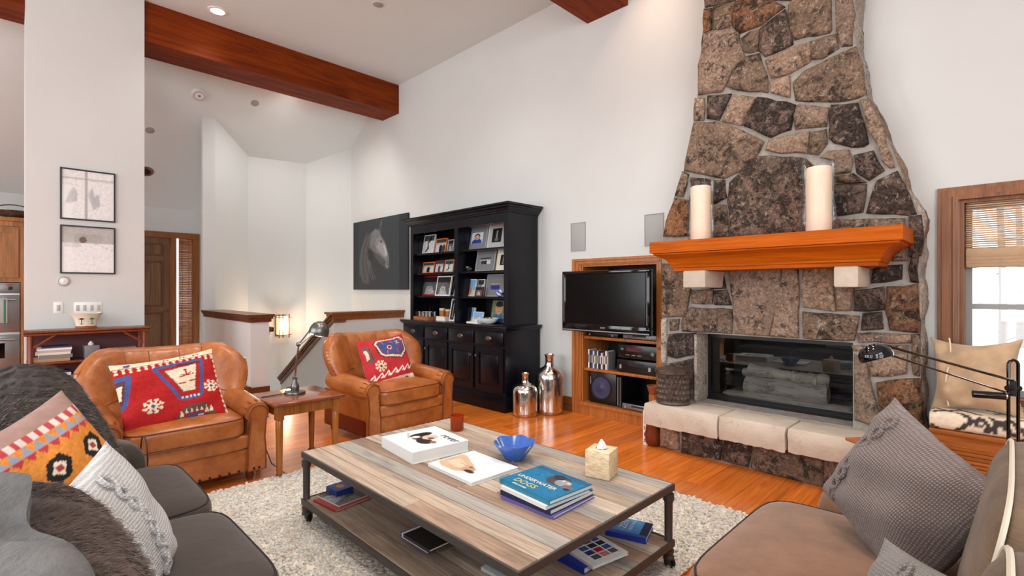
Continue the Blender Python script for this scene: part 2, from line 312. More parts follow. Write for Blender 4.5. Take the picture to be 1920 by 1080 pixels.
# leather
s = N('leather'); p = s.pos((1, 1, 1), 4); s.set(Roughness=.33, Specular_IOR_Level=.5, Coat_Weight=.18, Coat_Roughness=.25)
c = s.ramp(s.noise(p, 4.5, 6, .68, .4), [(.28, C(134, 70, 26)), (.5, C(172, 98, 44)), (.72, C(194, 126, 72))])
s.color(s.mix(s.ramp(s.noise(p, 26, 5), [(.4, (.2, .2, .2, 1)), (.75, (0, 0, 0, 1))]), c, C(120, 56, 16)))
vo = s.n('ShaderNodeTexVoronoi'); vo.inputs['Scale'].default_value = 260; s.l(p, vo.inputs['Vector']); b = s.bump(vo.outputs['Distance'], .12, .002); s.bump(s.noise(p, 11, 4), .3, .012, b)
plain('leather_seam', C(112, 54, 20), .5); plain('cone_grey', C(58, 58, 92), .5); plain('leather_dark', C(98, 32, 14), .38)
fabric('sofa_cloth', C(66, 57, 50), weave=500, var=.14, sheen=.25); fabric('sofa_cloth_brown', C(132, 96, 72), weave=500, var=.14, sheen=.3); plain('sofa_piping', C(40, 27, 24), .7); plain('pale_piping', C(196, 184, 166), .8)
s = N('corduroy'); p = s.pos(); s.set(Roughness=.9, Sheen_Weight=.1); s.color(s.ramp(s.noise(p, 8, 5), [(.3, C(80, 60, 42)), (.7, C(116, 92, 70))])); s.bump(s.noise(s.pos((4, 4, 60)), 1, 4), .6, .012)
def knit(name, c1, c2, sc=150):
    s = N(name); tc = s.n('ShaderNodeTexCoord').outputs['Object']; s.set(Roughness=.95, Sheen_Weight=.3); mp = s.n('ShaderNodeMapping'); s.l(tc, mp.inputs[0])
    w = s.n('ShaderNodeTexWave', wave_type='BANDS', bands_direction='X'); w.inputs['Scale'].default_value = sc/6.28*2; w.inputs['Distortion'].default_value = 1.2; w.inputs['Detail'].default_value = 2; w.inputs['Detail Scale'].default_value = 30; s.l(mp.outputs[0], w.inputs[0])
    w2 = s.n('ShaderNodeTexWave', wave_type='BANDS', bands_direction='Z'); w2.inputs['Scale'].default_value = sc/6.28*1.4; w2.inputs['Distortion'].default_value = 2; s.l(mp.outputs[0], w2.inputs[0])
    mu = s.n('ShaderNodeMath', operation='MULTIPLY'); s.l(w.outputs['Fac'], mu.inputs[0]); s.l(w2.outputs['Fac'], mu.inputs[1])
    s.color(s.mix(mu.outputs[0], c1, c2)); s.bump(mu.outputs[0], .9, .006); return s.m
knit('knit_taupe', C(96, 80, 74), C(176, 154, 146)); knit('knit_grey', C(116, 108, 102), C(180, 172, 166)); knit('knit_white', C(196, 192, 190), C(234, 232, 230))
fabric('linen', C(190, 160, 126), weave=380, var=.1); fabric('cream_cloth', C(222, 204, 178), weave=380, var=.06); fabric('wool', C(232, 222, 206), weave=90, var=.05)
for nm, cc in (('wool_tuft', C(251, 249, 243)), ('wool_tuft_dark', C(244, 236, 222))):
    s = N(nm); s.set(Base_Color=cc, Roughness=.95); tl = s.n('ShaderNodeBsdfTranslucent'); tl.inputs[0].default_value = cc; mx = s.n('ShaderNodeMixShader'); mx.inputs[0].default_value = .42; s.l(s.b.outputs[0], mx.inputs[1]); s.l(tl.outputs[0], mx.inputs[2]); s.l(mx.outputs[0], s.out.inputs[0])
s = N('fur_brown'); p = s.pos(); s.set(Roughness=.7, Sheen_Weight=.08); s.color(s.ramp(s.noise(s.pos((1, 1, 3)), 9, 5), [(.3, C(22, 16, 14)), (.55, C(48, 37, 32)), (.8, C(92, 78, 70))])); s.bump(s.noise(p, 120, 3), .6, .01)
s = N('fleece_grey'); p = s.pos(); s.set(Roughness=.9, Sheen_Weight=.08); s.color(s.ramp(s.noise(p, 10, 5), [(.3, C(62, 62, 61)), (.7, C(104, 102, 101))])); s.bump(s.noise(p, 60, 4), .5, .012)
attr_mat('woven'); attr_mat('print', .4, 0); attr_mat('matt_print', .8, 0); attr_mat('glazed', .15, 0, 0, .5)
s = N('mercury'); p = s.pos((1, 1, .35)); s.set(Metallic=1., Base_Color=C(214, 210, 204)); n = s.noise(p, 38, 6, .75); s.l(s.ramp(n, [(.4, (.06, .06, .06, 1)), (.7, (.3, .3, .3, 1))]), s.b.inputs['Roughness']); s.color(s.ramp(n, [(.5, C(222, 218, 212)), (.72, C(120, 112, 104))])); s.bump(n, .12, .004)
s = N('bark'); p = s.pos((1, 1, 1), 3, True); s.set(Roughness=.95); n = s.noise(s.pos((7, 18, 18), 3, True), 1, 8, .7, .8); s.color(s.ramp(n, [(.3, C(96, 88, 80)), (.5, C(196, 188, 176)), (.8, C(224, 218, 208))])); s.bump(n, 1., .02)
s = N('shade_reed'); p = s.pos((2, 2, 60)); s.set(Roughness=.8); s.color(s.ramp(s.noise(p, 2, 3), [(.3, C(140, 98, 64)), (.55, C(206, 178, 144)), (.8, C(236, 220, 194))]))
s = N('reed_brown'); p = s.pos((3, 3, 50)); s.set(Roughness=.8); s.color(s.ramp(s.noise(p, 2, 3), [(.3, C(110, 62, 30)), (.6, C(176, 116, 66)), (.85, C(206, 160, 110))]))
s = N('wicker'); p = s.pos(); s.set(Roughness=.45); s.color(s.ramp(s.noise(p, 30, 4), [(.3, C(38, 28, 24)), (.7, C(104, 86, 74))]))
plain('snow', C(240, 244, 248), .9); plain('tree_bark', C(150, 142, 138), .9); plain('football', C(42, 32, 28), .6)
# ================================================================== the shell
YW = 4.47; ZC = 4.70
def slope_z(x): return 4.0+.71*(x+8.69)
# floor: sub-floor slab, separate boards where they can be told apart, the rest joined
fl = M().box(-6.68, 3.3, -4.3, 4.62, -.22, -.014).box(-10.6, -6.68, -4.3, 2.2, -.22, -.014)
floor = struct('floor', fl, 'trim_wood', 'glossy orange wooden plank floor of the living room', 'floor')
bw = .128; unit = M().box(-.5, .5, -.5, .5, -.5, .5); ume = mesh('plank', unit, 'floor_wood', False)
rest = M(); x = -6.68
while x < 3.25:
    cuts = [-4.3, random.uniform(-3, -1), .55, random.uniform(2.0, 3.7), YW]
    for a, b in zip(cuts[:-1], cuts[1:]):
        if a >= .5 and x < .35:
            o = obj('plank', ume, None, floor); o.location = (x+bw/2, (a+b)/2, -.007); o.scale = (bw-.0016, b-a-.0016, .014)
        else: rest.box(x+.0008, x+bw-.0008, a+.0008, b-.0008, -.014, 0)
    x += bw
x = -6.68-bw
while x > -10.45:
    o = obj('plank', ume, None, floor); o.location = (x+bw/2, 1.275, -.007); o.scale = (bw-.0016, 1.55, .014)
    rest.box(x+.0008, x+bw-.0008, -4.3, .499, -.014, 0); x -= bw
ro = obj('far_boards', rest, 'floor_wood', floor, False); ro['kind'] = 'stuff'
# ceiling
cl = M().prism([(-7.7, ZC), (3.4, ZC), (3.4, ZC+.15), (-7.75, ZC+.15), (-10.7, slope_z(-10.7)+.17), (-10.7, slope_z(-10.7))], -4.4, 4.7, 'y')
struct('ceiling', cl, 'ceiling_paint', 'pale ceiling, flat over the room and sloping down past the beam', 'ceiling')
# back wall with openings for niche, firebox and window
NX0, NX1, NZ0, NZ1 = -3.375, -2.43, .085, 1.64
FX0, FX1, FZ0, FZ1 = -1.93, -.80, .4, .995
WX0, WX1, WZ0, WZ1 = -.255, 1.35, .66, 1.965
wb = M(); y0, y1 = YW, YW+.14
for a, b, c, d in [(-8.69, NX0, -1.4, 4.8), (NX0, NX1, -.2, NZ0), (NX0, NX1, NZ1, 4.8), (NX1, FX0, -.2, 4.8), (FX0, FX1, -.2, FZ0), (FX0, FX1, FZ1, 4.8), (FX1, WX0, -.2, 4.8), (WX0, WX1, -.2, WZ0), (WX0, WX1, WZ1, 4.8), (WX1, 3.3, -.2, 4.8)]: wb.box(a, b, y0, y1, c, d)
struct('wall_back', wb, 'wall_paint', 'tall pale wall behind the fireplace, cabinet and horse picture', 'wall')
# stairwell bay
P4, P3, P2, P1, P0 = (-8.68, 2.05), (-8.68, 2.22), (-9.2, 2.85), (-9.15, 3.82), (-8.69, 4.47)
ws = M()
for (ax, ay), (bx, by) in ((P3, P2), (P2, P1), (P1, P0)):
    d = Vector((bx-ax, by-ay, 0)).normalized(); nrm = Vector((-d.y, d.x, 0)); e = d*.05
    q = [(ax-e.x*0, ay-e.y*0), (bx, by), (bx+nrm.x*.12, by+nrm.y*.12), (ax+nrm.x*.12, ay+nrm.y*.12)]
    ws.prism(q, -1.4, 4.5, 'z')
struct('wall_stairwell', ws, 'wall_paint', 'faceted pale wall around the stairwell bay', 'wall')
struct('wall_hall', M().box(-8.77, -8.68, 2.05, 2.22, -1.4, 4.6), 'wall_paint', 'tall narrow wall edge between the entry hall and the stairwell', 'wall')
DY0, DY1, DZ1 = 1.02, 2.37, 2.36
wl = M().box(-10.54, -10.4, -4.3, DY0, -.2, 3.4).box(-10.54, -10.4, DY0, DY1, DZ1, 3.4).box(-10.54, -10.4, DY1, 4.6, -1.4, 3.4)
struct('wall_left', wl, 'wall_paint', 'far end wall of the entry hall around the front door', 'wall')
struct('wall_pillar', M().box(-7.62, -7.04, .10, 1.08, -.01, ZC+.02), 'wall_paint', 'broad white column wall with two framed pictures hung on it', 'wall')
struct('ceiling_beam', M().box(-7.58, -7.08, -4.3, YW+.01, 4.24, ZC+.02), 'beam_wood', 'dark brown box beam running from the white column to the back wall', 'beam')
struct('ceiling_beam', M().box(-3.30, -2.79, -4.3, YW+.01, 4.285, ZC+.02), 'beam_wood', 'brown box beam end at the top edge above the television', 'beam')
# walls behind the camera, with window openings
def pierced(axis, c0, c1, a0, a1, z1, holes):
    m = M(); xs = sorted(set([a0, a1]+[h[0] for h in holes]+[h[1] for h in holes])); zs = sorted(set([-.2, z1]+[h[2] for h in holes]+[h[3] for h in holes]))
    for a, b in zip(xs[:-1], xs[1:]):
        for c, d in zip(zs[:-1], zs[1:]):
            mx, mz = (a+b)/2, (c+d)/2
            if any(h[0] < mx < h[1] and h[2] < mz < h[3] for h in holes): continue
            m.box(c0, c1, a, b, c, d) if axis == 'x' else m.box(a, b, c0, c1, c, d)
    return m
hr = [(yc-.98, yc+.98, .5, 2.78) for yc in (-2.4, .2)]+[(yc-.98, yc+.98, 2.98, 4.14) for yc in (-2.4, .2)]
struct('wall_right', pierced('x', 3.2, 3.34, -4.3, 4.6, 4.8, hr), 'wall_paint', 'right-hand wall with tall windows', 'wall')
hb = [(xc-1.18, xc+1.18, .7, 4.1) for xc in (-6.2, -3.2, -.2)]
struct('wall_rear', pierced('y', -4.34, -4.2, -10.6, 3.3, 4.8, hb), 'wall_paint', 'wall behind the viewer with large windows', 'wall')
wn = 2
for (a, b, c, d) in hr:
    m = M().box(3.2, 3.28, a, b, c, c+.06).box(3.2, 3.28, a, b, d-.06, d).box(3.2, 3.28, a, a+.06, c, d).box(3.2, 3.28, b-.06, b, c, d).box(3.22, 3.26, (a+b)/2-.025, (a+b)/2+.025, c, d)
    struct('window_%d' % wn, m, 'trim_wood_v', 'wood-framed window in the right-hand wall', 'window'); wn += 1
for (a, b, c, d) in hb:
    m = M().box(a, b, -4.28, -4.2, c, c+.06).box(a, b, -4.28, -4.2, d-.06, d).box(a, a+.06, -4.28, -4.2, c, d).box(b-.06, b, -4.28, -4.2, c, d).box((a+b)/2-.03, (a+b)/2+.03, -4.26, -4.22, c, d)
    struct('window_%d' % wn, m, 'trim_wood_v', 'wood-framed window behind the viewer', 'window'); wn += 1
# knee walls, caps, stairs
kw = struct('wall_stair_near', M().box(-8.68, -6.63, 2.08, 2.30, -1.4, .985), 'wall_paint', 'low white wall end beside the stairs with a dark wooden cap', 'wall')
def cap_profile(m, x0, x1, y0, y1, z):  # stepped wooden cap
    m.box(x0-.0, x1+.05, y0-.05, y1+.05, z+.055, z+.085).box(x0, x1+.036, y0-.036, y1+.036, z+.028, z+.055).box(x0, x1+.02, y0-.02, y1+.02, z-.01, z+.028); return m
obj('cap', cap_profile(M(), -8.68, -6.63, 2.08, 2.30, .975), 'cap_wood', kw, False)
obj('skirting', M().box(-8.68, -6.605, 2.055, 2.08, 0, .16).box(-6.63, -6.605, 2.08, 2.30, 0, .16).box(-8.68, -6.60, 2.05, 2.08, .15, .175), 'cap_wood', kw, False)
kf = M().box(-7.10, -6.95, 3.45, YW, -1.4, .955)
rail_y0, rail_y1 = 3.30, 3.45
kf.prism([(-6.95, -1.4), (-6.95, .955), (-7.10, .955), (-8.95, -.22), (-8.95, -1.4)], rail_y0, rail_y1, 'y')
kf = struct('wall_stair_far', kf, 'wall_paint', 'low white wall behind the far armchair with a sloping stair wall', 'wall')
cp = M().box(-7.15, -6.90, 3.25, YW, 1.01, 1.04).box(-7.13, -6.92, 3.27, YW, .98, 1.01).box(-7.12, -6.93, 3.28, YW, .925, .98)
obj('cap', cp, 'trim_wood', kf, False)
d = Vector((-8.95+7.1, 0, -.22-.955)).normalized(); up = Vector((d.z, 0, -d.x)) if -d.x > 0 else Vector((-d.z, 0, d.x))
hrl = M()
for o0, o1, w in ((.05, .085, .05), (.02, .05, .035), (-.05, .02, .02)):
    q = []
    for base in (Vector((-6.93, 0, 1.04-.085+.0)), Vector((-8.95, 0, -.22))):
        q.append((base+up*o0, base+up*o1))
    poly = [(q[0][0].x, q[0][0].z), (q[0][1].x, q[0][1].z), (q[1][1].x, q[1][1].z), (q[1][0].x, q[1][0].z)]
    hrl.prism(poly, rail_y0-w, rail_y1+w, 'y')
obj('sloping_cap', hrl, 'cap_wood', kf, False)
st = struct('stairs', M().box(-9.3, -8.4, 2.2, 4.5, -1.45, -1.26), 'trim_wood', 'wooden stairs going down beside the low white wall', 'stairs')
for i in range(7): obj('tread', M().box(-6.68-.27*(i+1), -6.68-.27*i+.02, 2.30, 3.30, -.18*(i+1)-.04, -.18*(i+1)), 'trim_wood', st, False)
struct('wall_hall_side', M().box(-10.5, -9.22, 2.86, 2.98, -1.4, 4.6), 'wall_paint', 'hidden side wall of the entry hall behind the stairwell', 'wall')  # unseen; closes the hall against light leaking in from outside
# baseboards
bb = M().box(-3.96, -3.5, YW-.018, YW, 0, .15).box(-6.93, -6.07, YW-.018, YW, 0, .15).box(-3.96, -3.5, YW-.024, YW, .13, .16)
struct('baseboard_back', bb, 'trim_wood', 'wooden baseboard along the back wall beside the bottles', 'baseboard')
struct('baseboard_pillar', M().box(-7.04, -7.02, .10, 1.08, 0, .15), 'trim_wood', 'wooden baseboard at the foot of the white column', 'baseboard')
# ================================================================== front door
dr = tag(bpy.data.objects.new('door_1', None), 'brown panelled front door with narrow sidelight at the end of the hall', 'door', None, 'structure'); COL.objects.link(dr)
XD = -10.4
obj('door_frame', M().box(XD-.1, XD+.03, DY0-.02, DY0+.09, 0, DZ1).box(XD-.1, XD+.03, 1.955, 2.05, 0, DZ1-.08).box(XD-.1, XD+.03, 2.30, 2.40, 0, DZ1).box(XD-.1, XD+.035, DY0-.02, 2.40, DZ1-.09, DZ1+.01), 'trim_wood_v', dr, False)
obj('door_leaf', M().box(XD-.06, XD-.015, DY0+.09, 1.955, 0, DZ1-.09), 'door_wood', dr, False)
for (a, b, c, e) in ((1.18, 1.48, .25, .98), (1.56, 1.86, .25, .98), (1.18, 1.48, 1.08, 1.86), (1.56, 1.86, 1.08, 1.86), (1.18, 1.48, 1.95, 2.17), (1.56, 1.86, 1.95, 2.17)):
    pn = obj('panel', M().box(XD-.02, XD-.006, a+.035, b-.035, c+.035, e-.035), 'door_wood', dr, False)
    obj('panel_moulding', M().box(XD-.02, XD, a, b, c, c+.025).box(XD-.02, XD, a, b, e-.025, e).box(XD-.02, XD, a, a+.025, c, e).box(XD-.02, XD, b-.025, b, c, e), 'cap_wood', pn, False)
obj('handle', M().tube([(XD-.015, 1.89, 1.02), (XD+.05, 1.89, 1.02), (XD+.055, 1.79, 1.015)], .012, 8), 'brass', dr)
obj('sidelight_glass', M().box(XD-.06, XD-.05, 2.05, 2.30, .1, DZ1-.09), 'pane_glass', dr, False)
bl = thing('bamboo_shade', 'narrow brown bamboo shade hanging in the sidelight beside the front door', 'blind', (XD-.035, 2.185, .3))
for i in range(64):
    obj('reed', M().box(-.006, .006, -.09, .115, i*.031, i*.031+.0295), 'reed_brown', bl, False)
obj('cord', M().box(.006, .009, -.04, -.036, 0, 1.97).box(.006, .009, .06, .064, 0, 1.97), 'cap_wood', bl, False)
# ================================================================== window on the back wall with its outlook
win = tag(bpy.data.objects.new('window_1', None), 'wood-trimmed window above the window seat', 'window', None, 'structure'); COL.objects.link(win)
tr = M()
for k, (o, t) in enumerate(((.11, .022), (.085, .034), (.03, .045))):
    a, b, c = WX0-o, WX1+o, WZ1+o*.8; w = .11 if k == 0 else (.055 if k == 1 else .03)
    tr.box(a, a+w*.9, YW-t, YW, .5, c).box(b-w*.9, b, YW-t, YW, .5, c).box(a, b, YW-t, YW, c-w*.8, c)
obj('casing', tr, 'trim_wood_v', win, False)
obj('jamb', M().box(WX0, WX0+.025, YW, YW+.16, WZ0, WZ1).box(WX1-.025, WX1, YW, YW+.16, WZ0, WZ1).box(WX0, WX1, YW, YW+.16, WZ1-.02, WZ1).box(WX0, WX1, YW-.02, YW+.16, WZ0-.02, WZ0+.02), 'trim_wood_v', win, False)
YS = YW+.10
obj('sash', M().box(WX0+.025, WX0+.06, YS, YS+.04, WZ0, WZ1).box(WX1-.06, WX1-.025, YS, YS+.04, WZ0, WZ1).box(WX0, WX1, YS, YS+.04, 1.24, 1.275).box(WX0, WX1, YS, YS+.04, WZ0, WZ0+.06).box(WX0, WX1, YS, YS+.04, WZ1-.06, WZ1).box(.53, .57, YS, YS+.04, WZ0, WZ1), 'grey_plastic', win, False)
for a, b in ((WX0+.06, .53), (.57, WX1-.06)):
    for c, e in ((WZ0+.06, 1.24), (1.275, WZ1-.06)): obj('pane', M().box(a, b, YS+.018, YS+.022, c, e), 'pane_glass', win, False)
bl = thing('roman_shade', 'woven reed roman shade pulled half way down the window by the fireplace', 'blind', (.55, YW+.05, 1.515))
for i in range(26): obj('reed', M().rbox(-.775, .775, -.006, .006, .08+i*.0143, .08+i*.0143+.011, .003, 1), 'shade_reed', bl)
for i in range(4): obj('fold', M().rbox(-.775, .775, -.022-.004*i, .012, i*.022, i*.022+.06, .01, 2), 'linen', bl)
obj('head_rail', M().box(-.775, .775, -.02, .03, .435, .455), 'shade_reed', bl, False)
# outdoors: snow and bare trees
sn = M(); n = 24
for i in range(n+1):
    for j in range(n+1): sn.v.append((-22+44*i/n, 5.2+32*j/n, -.9+.35*math.sin(i*1.3)*math.cos(j*.9)+j*.10))
sn.f = [(i*(n+1)+j, (i+1)*(n+1)+j, (i+1)*(n+1)+j+1, i*(n+1)+j+1) for i in range(n) for j in range(n)]
struct('snow_ground', sn, 'snow', 'snow-covered ground outside the window', 'ground', True)
spots = [(.5, 8.6, .075, 6), (1.35, 9.8, .05, 5), (-.15, 12, .07, 7), (.9, 14, .06, 6), (2.6, 13, .08, 7), (.1, 17, .09, 8), (1.9, 19, .1, 8), (3.6, 17, .09, 7)]
desc = ['thick bare trunk close outside the window', 'thin bare sapling just right of the near trunk outside', 'bare tree leftmost beyond the window glass', 'slim bare tree in the middle of the window view', 'bare tree at the right of the window view', 'distant bare tree at the left of the window view', 'distant tall bare tree in the window view', 'distant bare tree far to the right outside']
for (x, y, r, h), ds in zip(spots, desc):
    t = thing('bare_tree', ds, 'tree', (x, y, -.8), 0, 'bare trees outside the window')
    obj('trunk', M().tube([(0, 0, -.3), (.03, 0, h*.3), (-.04, .05, h*.65), (.05, 0, h)], [r, r*.8, r*.55, r*.2], 7), 'tree_bark', t)
    for k in range(9):
        z = h*.18+h*.75*k/9; a = random.uniform(0, 6.28); L = random.uniform(.6, 1.5)
        obj('branch', M().tube([(0, 0, z), (L*.5*math.cos(a), L*.5*math.sin(a), z+.12), (L*math.cos(a), L*math.sin(a), z+random.uniform(-.1, .5))], [r*.3, r*.18, r*.06], 5), 'tree_bark', t)
# ================================================================== ceiling fixtures
def on_ceil(u, v):
    p = at_z(u, v, ZC)
    if p.x < -7.7:
        d = ray(u, v); t = (4.0+.71*8.69-EYE)/(d.z-.71*d.x); p = EYEV+d*t; nrm = Vector((.71, 0, -1)).normalized()
    else: nrm = Vector((0, 0, -1))
    return p, nrm
def fixture(name, label, cat, u, v, parts, group=None):
    p, nrm = on_ceil(u, v); t = thing(name, label, cat, group=group); place(t, p, Vector((0, 1, 0)), nrm)
    for nm, m, mt in parts: obj(nm, m, mt, t)
    return t
fixture('downlight', 'lit recessed downlight in the ceiling above the beam', 'ceiling light', 408, 20, [('ring', M().lathe([(.075, 0), (.105, 0), (.105, .008), (.075, .012), (.075, 0)], cap=False, n=28), 'white_gloss'), ('reflector', M().lathe([(.074, .006), (.06, .003), (.02, .002), (.001, .002)], cap=False, n=24), 'bulb_warm')])
def spot(x, y, power, col=(1, .95, .89), deg=115, z=ZC-.015):
    d = bpy.data.lights.new('downlight_bulb', 'SPOT'); d.energy = power; d.color = col; d.spot_size = math.radians(deg); d.spot_blend = 1.; d.shadow_soft_size = .12
    o = bpy.data.objects.new('downlight_bulb', d); COL.objects.link(o); o.location = (x, y, z)
spot(-6.72, 1.74, 70)
for x, y, pw, ds in ((-.4, 1.7, 125, 'added over the brown sofa'), (-2.0, 2.75, 190, 'added over the back of the coffee table'), (-2.0, .9, 170, 'added over the front of the coffee table'), (-3.9, 1.5, 140, 'added over the end table'), (-4.3, 3.2, 95, 'added over the floor by the hutch'), (-.9, 3.3, 60, 'added over the hearth'), (-2.45, 4.12, 40, 'close to the wall left of the chimney')):  # out of view; all but the wall one added to brighten floor and seating
    t = thing('downlight', 'unseen lit recessed ceiling downlight '+ds, 'ceiling light', (x, y, ZC), 0, 'recessed downlights'); t.rotation_euler = (math.pi, 0, 0)
    obj('ring', M().lathe([(.075, 0), (.105, 0), (.105, .008), (.075, .012), (.075, 0)], cap=False, n=20), 'white_gloss', t); obj('reflector', M().lathe([(.074, .006), (.06, .003), (.001, .002)], cap=False, n=20), 'bulb_warm', t)
    spot(x, y, pw, (1, .62, .4) if y > 4 else (1, .95, .89))
t = thing('downlight', 'unseen lit ceiling downlight added over the stairwell behind the beam', 'ceiling light', (-7.85, 3.1, slope_z(-7.85)), 0, 'recessed downlights'); place(t, (-7.85, 3.1, slope_z(-7.85)), (0, 1, 0), Vector((.71, 0, -1)))  # added out of sight to brighten the stair bay
obj('ring', M().lathe([(.075, 0), (.105, 0), (.105, .008), (.075, .012), (.075, 0)], cap=False, n=20), 'white_gloss', t); obj('reflector', M().lathe([(.074, .006), (.06, .003), (.001, .002)], cap=False, n=20), 'bulb_warm', t)
spot(-7.83, 3.1, 150, (1, .97, .93), 150, slope_z(-7.85)-.05)
fixture('downlight', 'dark recessed downlight low on the sloping hall ceiling', 'ceiling light', 274, 321, [('ring', M().lathe([(.06, 0), (.1, 0), (.1, .008), (.06, .012), (.06, 0)], cap=False, n=24), 'cap_wood'), ('reflector', M().lathe([(.07, .003), (.001, .002)], cap=False, n=20), 'dark_iron')])
for (u, v), ds in (((709, 8), 'small round grey ceiling disc high above the room'), ((478, 193), 'small round grey disc on the slope below the beam'), ((281, 244), 'small round grey disc on the hall ceiling slope')):
    fixture('sensor_disc', ds, 'ceiling disc', u, v, [('cover', M().lathe([(.06, 0), (.06, .006), (.045, .012), (.001, .013)], cap=False, n=24), 'grey_plastic'), ('rim', M().lathe([(.058, 0), (.066, 0), (.066, .005), (.058, .006)], cap=False, n=24), 'ceiling_paint')], 'round ceiling discs')
t = fixture('smoke_detector', 'white round smoke detector on the sloping ceiling', 'smoke detector', 373, 176, [('base', M().lathe([(.1, 0), (.1, .015), (.085, .04), (.05, .05), (.001, .05)], cap=False, n=28), 'white_gloss'), ('vent_ring', M().lathe([(.07, .04), (.073, .049), (.066, .05)], cap=False, n=28), 'c_grey'), ('test_button', M().lathe([(.018, .05), (.016, .056), (.001, .056)], cap=False, n=14), 'c_grey')])
# ================================================================== fireplace
YF = 4.17
fp = thing('fireplace', 'tall flared fieldstone fireplace with wooden mantel and raised pale hearth', 'fireplace')
Lpx = [(1240, 757), (1240, 640), (1240, 505), (1241, 445), (1262, 366), (1281, 319), (1297, 230), (1302, 200), (1305, 177), (1309, 122), (1316, 60), (1319, 0)]
Rpx = [(1730, 780), (1724, 629), (1724, 534), (1728, 420), (1724, 399), (1697, 343), (1677, 288), (1652, 233), (1636, 200), (1624, 179), (1605, 90), (1600, 40), (1603, 0)]
prof = lambda px: [(p.x, p.z) for p in (at_y(u, v, YF) for u, v in px)]
Lp, Rp = prof(Lpx), prof(Rpx)
Lp = [(Lp[0][0], 0)]+Lp[1:]+[(Lp[-1][0]+.02, ZC+.01)]; Rp = [(Rp[0][0], 0)]+Rp[1:]+[(Rp[-1][0]-.03, ZC+.01)]
def edge_x(P, z):
    for (xa, za), (xb, zb) in zip(P[:-1], P[1:]):
        if za <= z <= zb: return xa+(xb-xa)*(z-za)/max(1e-6, zb-za)
    return P[-1][0] if z > P[-1][1] else P[0][0]
core = M(); yb = YW+.005
core.prism([(edge_x(Lp, 0), 0), (FX0, 0), (FX0, FZ1), (edge_x(Lp, FZ1), FZ1)], YF+.03, yb, 'y')
core.prism([(FX1, 0), (edge_x(Rp, 0), 0), (edge_x(Rp, FZ1), FZ1), (FX1, FZ1)], YF+.03, yb, 'y')
core.box(FX0, FX1, YF+.03, yb, 0, FZ0)
zs = sorted(set([FZ1]+[z for _, z in Lp+Rp if z > FZ1]+[2.0, 3.0, ZC+.01]))
for a, b in zip(zs[:-1], zs[1:]): core.prism([(edge_x(Lp, a), a), (edge_x(Rp, a), a), (edge_x(Rp, b), b), (edge_x(Lp, b), b)], YF+.03, yb, 'y')
obj('mortar_core', core, 'mortar', fp, False)
def stone_mesh(poly, depth=.04, jit=.006, seed=0, inward=(0, 1)):
    """rough stone from a polygon in the XZ plane, bulging towards -Y from y=0"""
    r = random.Random(seed); pts = []
    n = len(poly)
    for i in range(n):
        a, b = Vector(poly[i]), Vector(poly[(i+1) % n]); L = (b-a).length; k = max(1, min(4, int(L/.07)))
        for j in range(k):
            p = a.lerp(b, j/k); pts.append(Vector((p.x+r.uniform(-jit, jit), p.y+r.uniform(-jit, jit))))
    c = sum(pts, Vector((0, 0)))/len(pts); pts = [p+(p-c).normalized()*.006 for p in pts]; size = max((p-c).length for p in pts); m = M(); N_ = len(pts); rings = []
    for sc, d in ((1.0, -.03), (1.0, depth*.45), (1-.016/size, depth*.85), (1-.04/size, depth), (.55, depth*1.15), (.22, depth*1.2)):
        ring = []
        for p in pts:
            q = c+(p-c)*sc; ring.append(len(m.v)); jd = r.uniform(-.006, .006) if sc < .97 else r.uniform(-.002, .002); m.v.append((q.x, -(d+jd), q.y))
        rings.append(ring)
    for A, B in zip(rings[:-1], rings[1:]):
        for i in range(N_): j = (i+1) % N_; m.f.append((A[i], A[j], B[j], B[i]))
    m.v.append((c.x, -depth*1.2, c.y)); e = len(m.v)-1
    for i in range(N_): m.f.append((rings[-1][i], rings[-1][(i+1) % N_], e))
    return m
def area2(p): return sum(p[i][0]*p[(i+1) % len(p)][1]-p[(i+1) % len(p)][0]*p[i][1] for i in range(len(p)))
def px_stones(polys, ox, oy, sc, y, parent, depth=.035):
    for k, (mt, poly) in enumerate(polys):
        P = [(q.x, q.z) for q in (at_y(ox+a*sc, oy+b*sc, y) for a, b in poly)]
        if area2(P) < 0: P = P[::-1]
        o = obj('stone', stone_mesh(P, depth, .006, k*7+int(ox)), {'b': 'stone_brown', 'd': 'stone_dark', 't': 'stone_tan', 'r': 'stone_rust', 'l': 'stone_light'}[mt], parent, True, 60); o.location = (0, y+.03, 0)
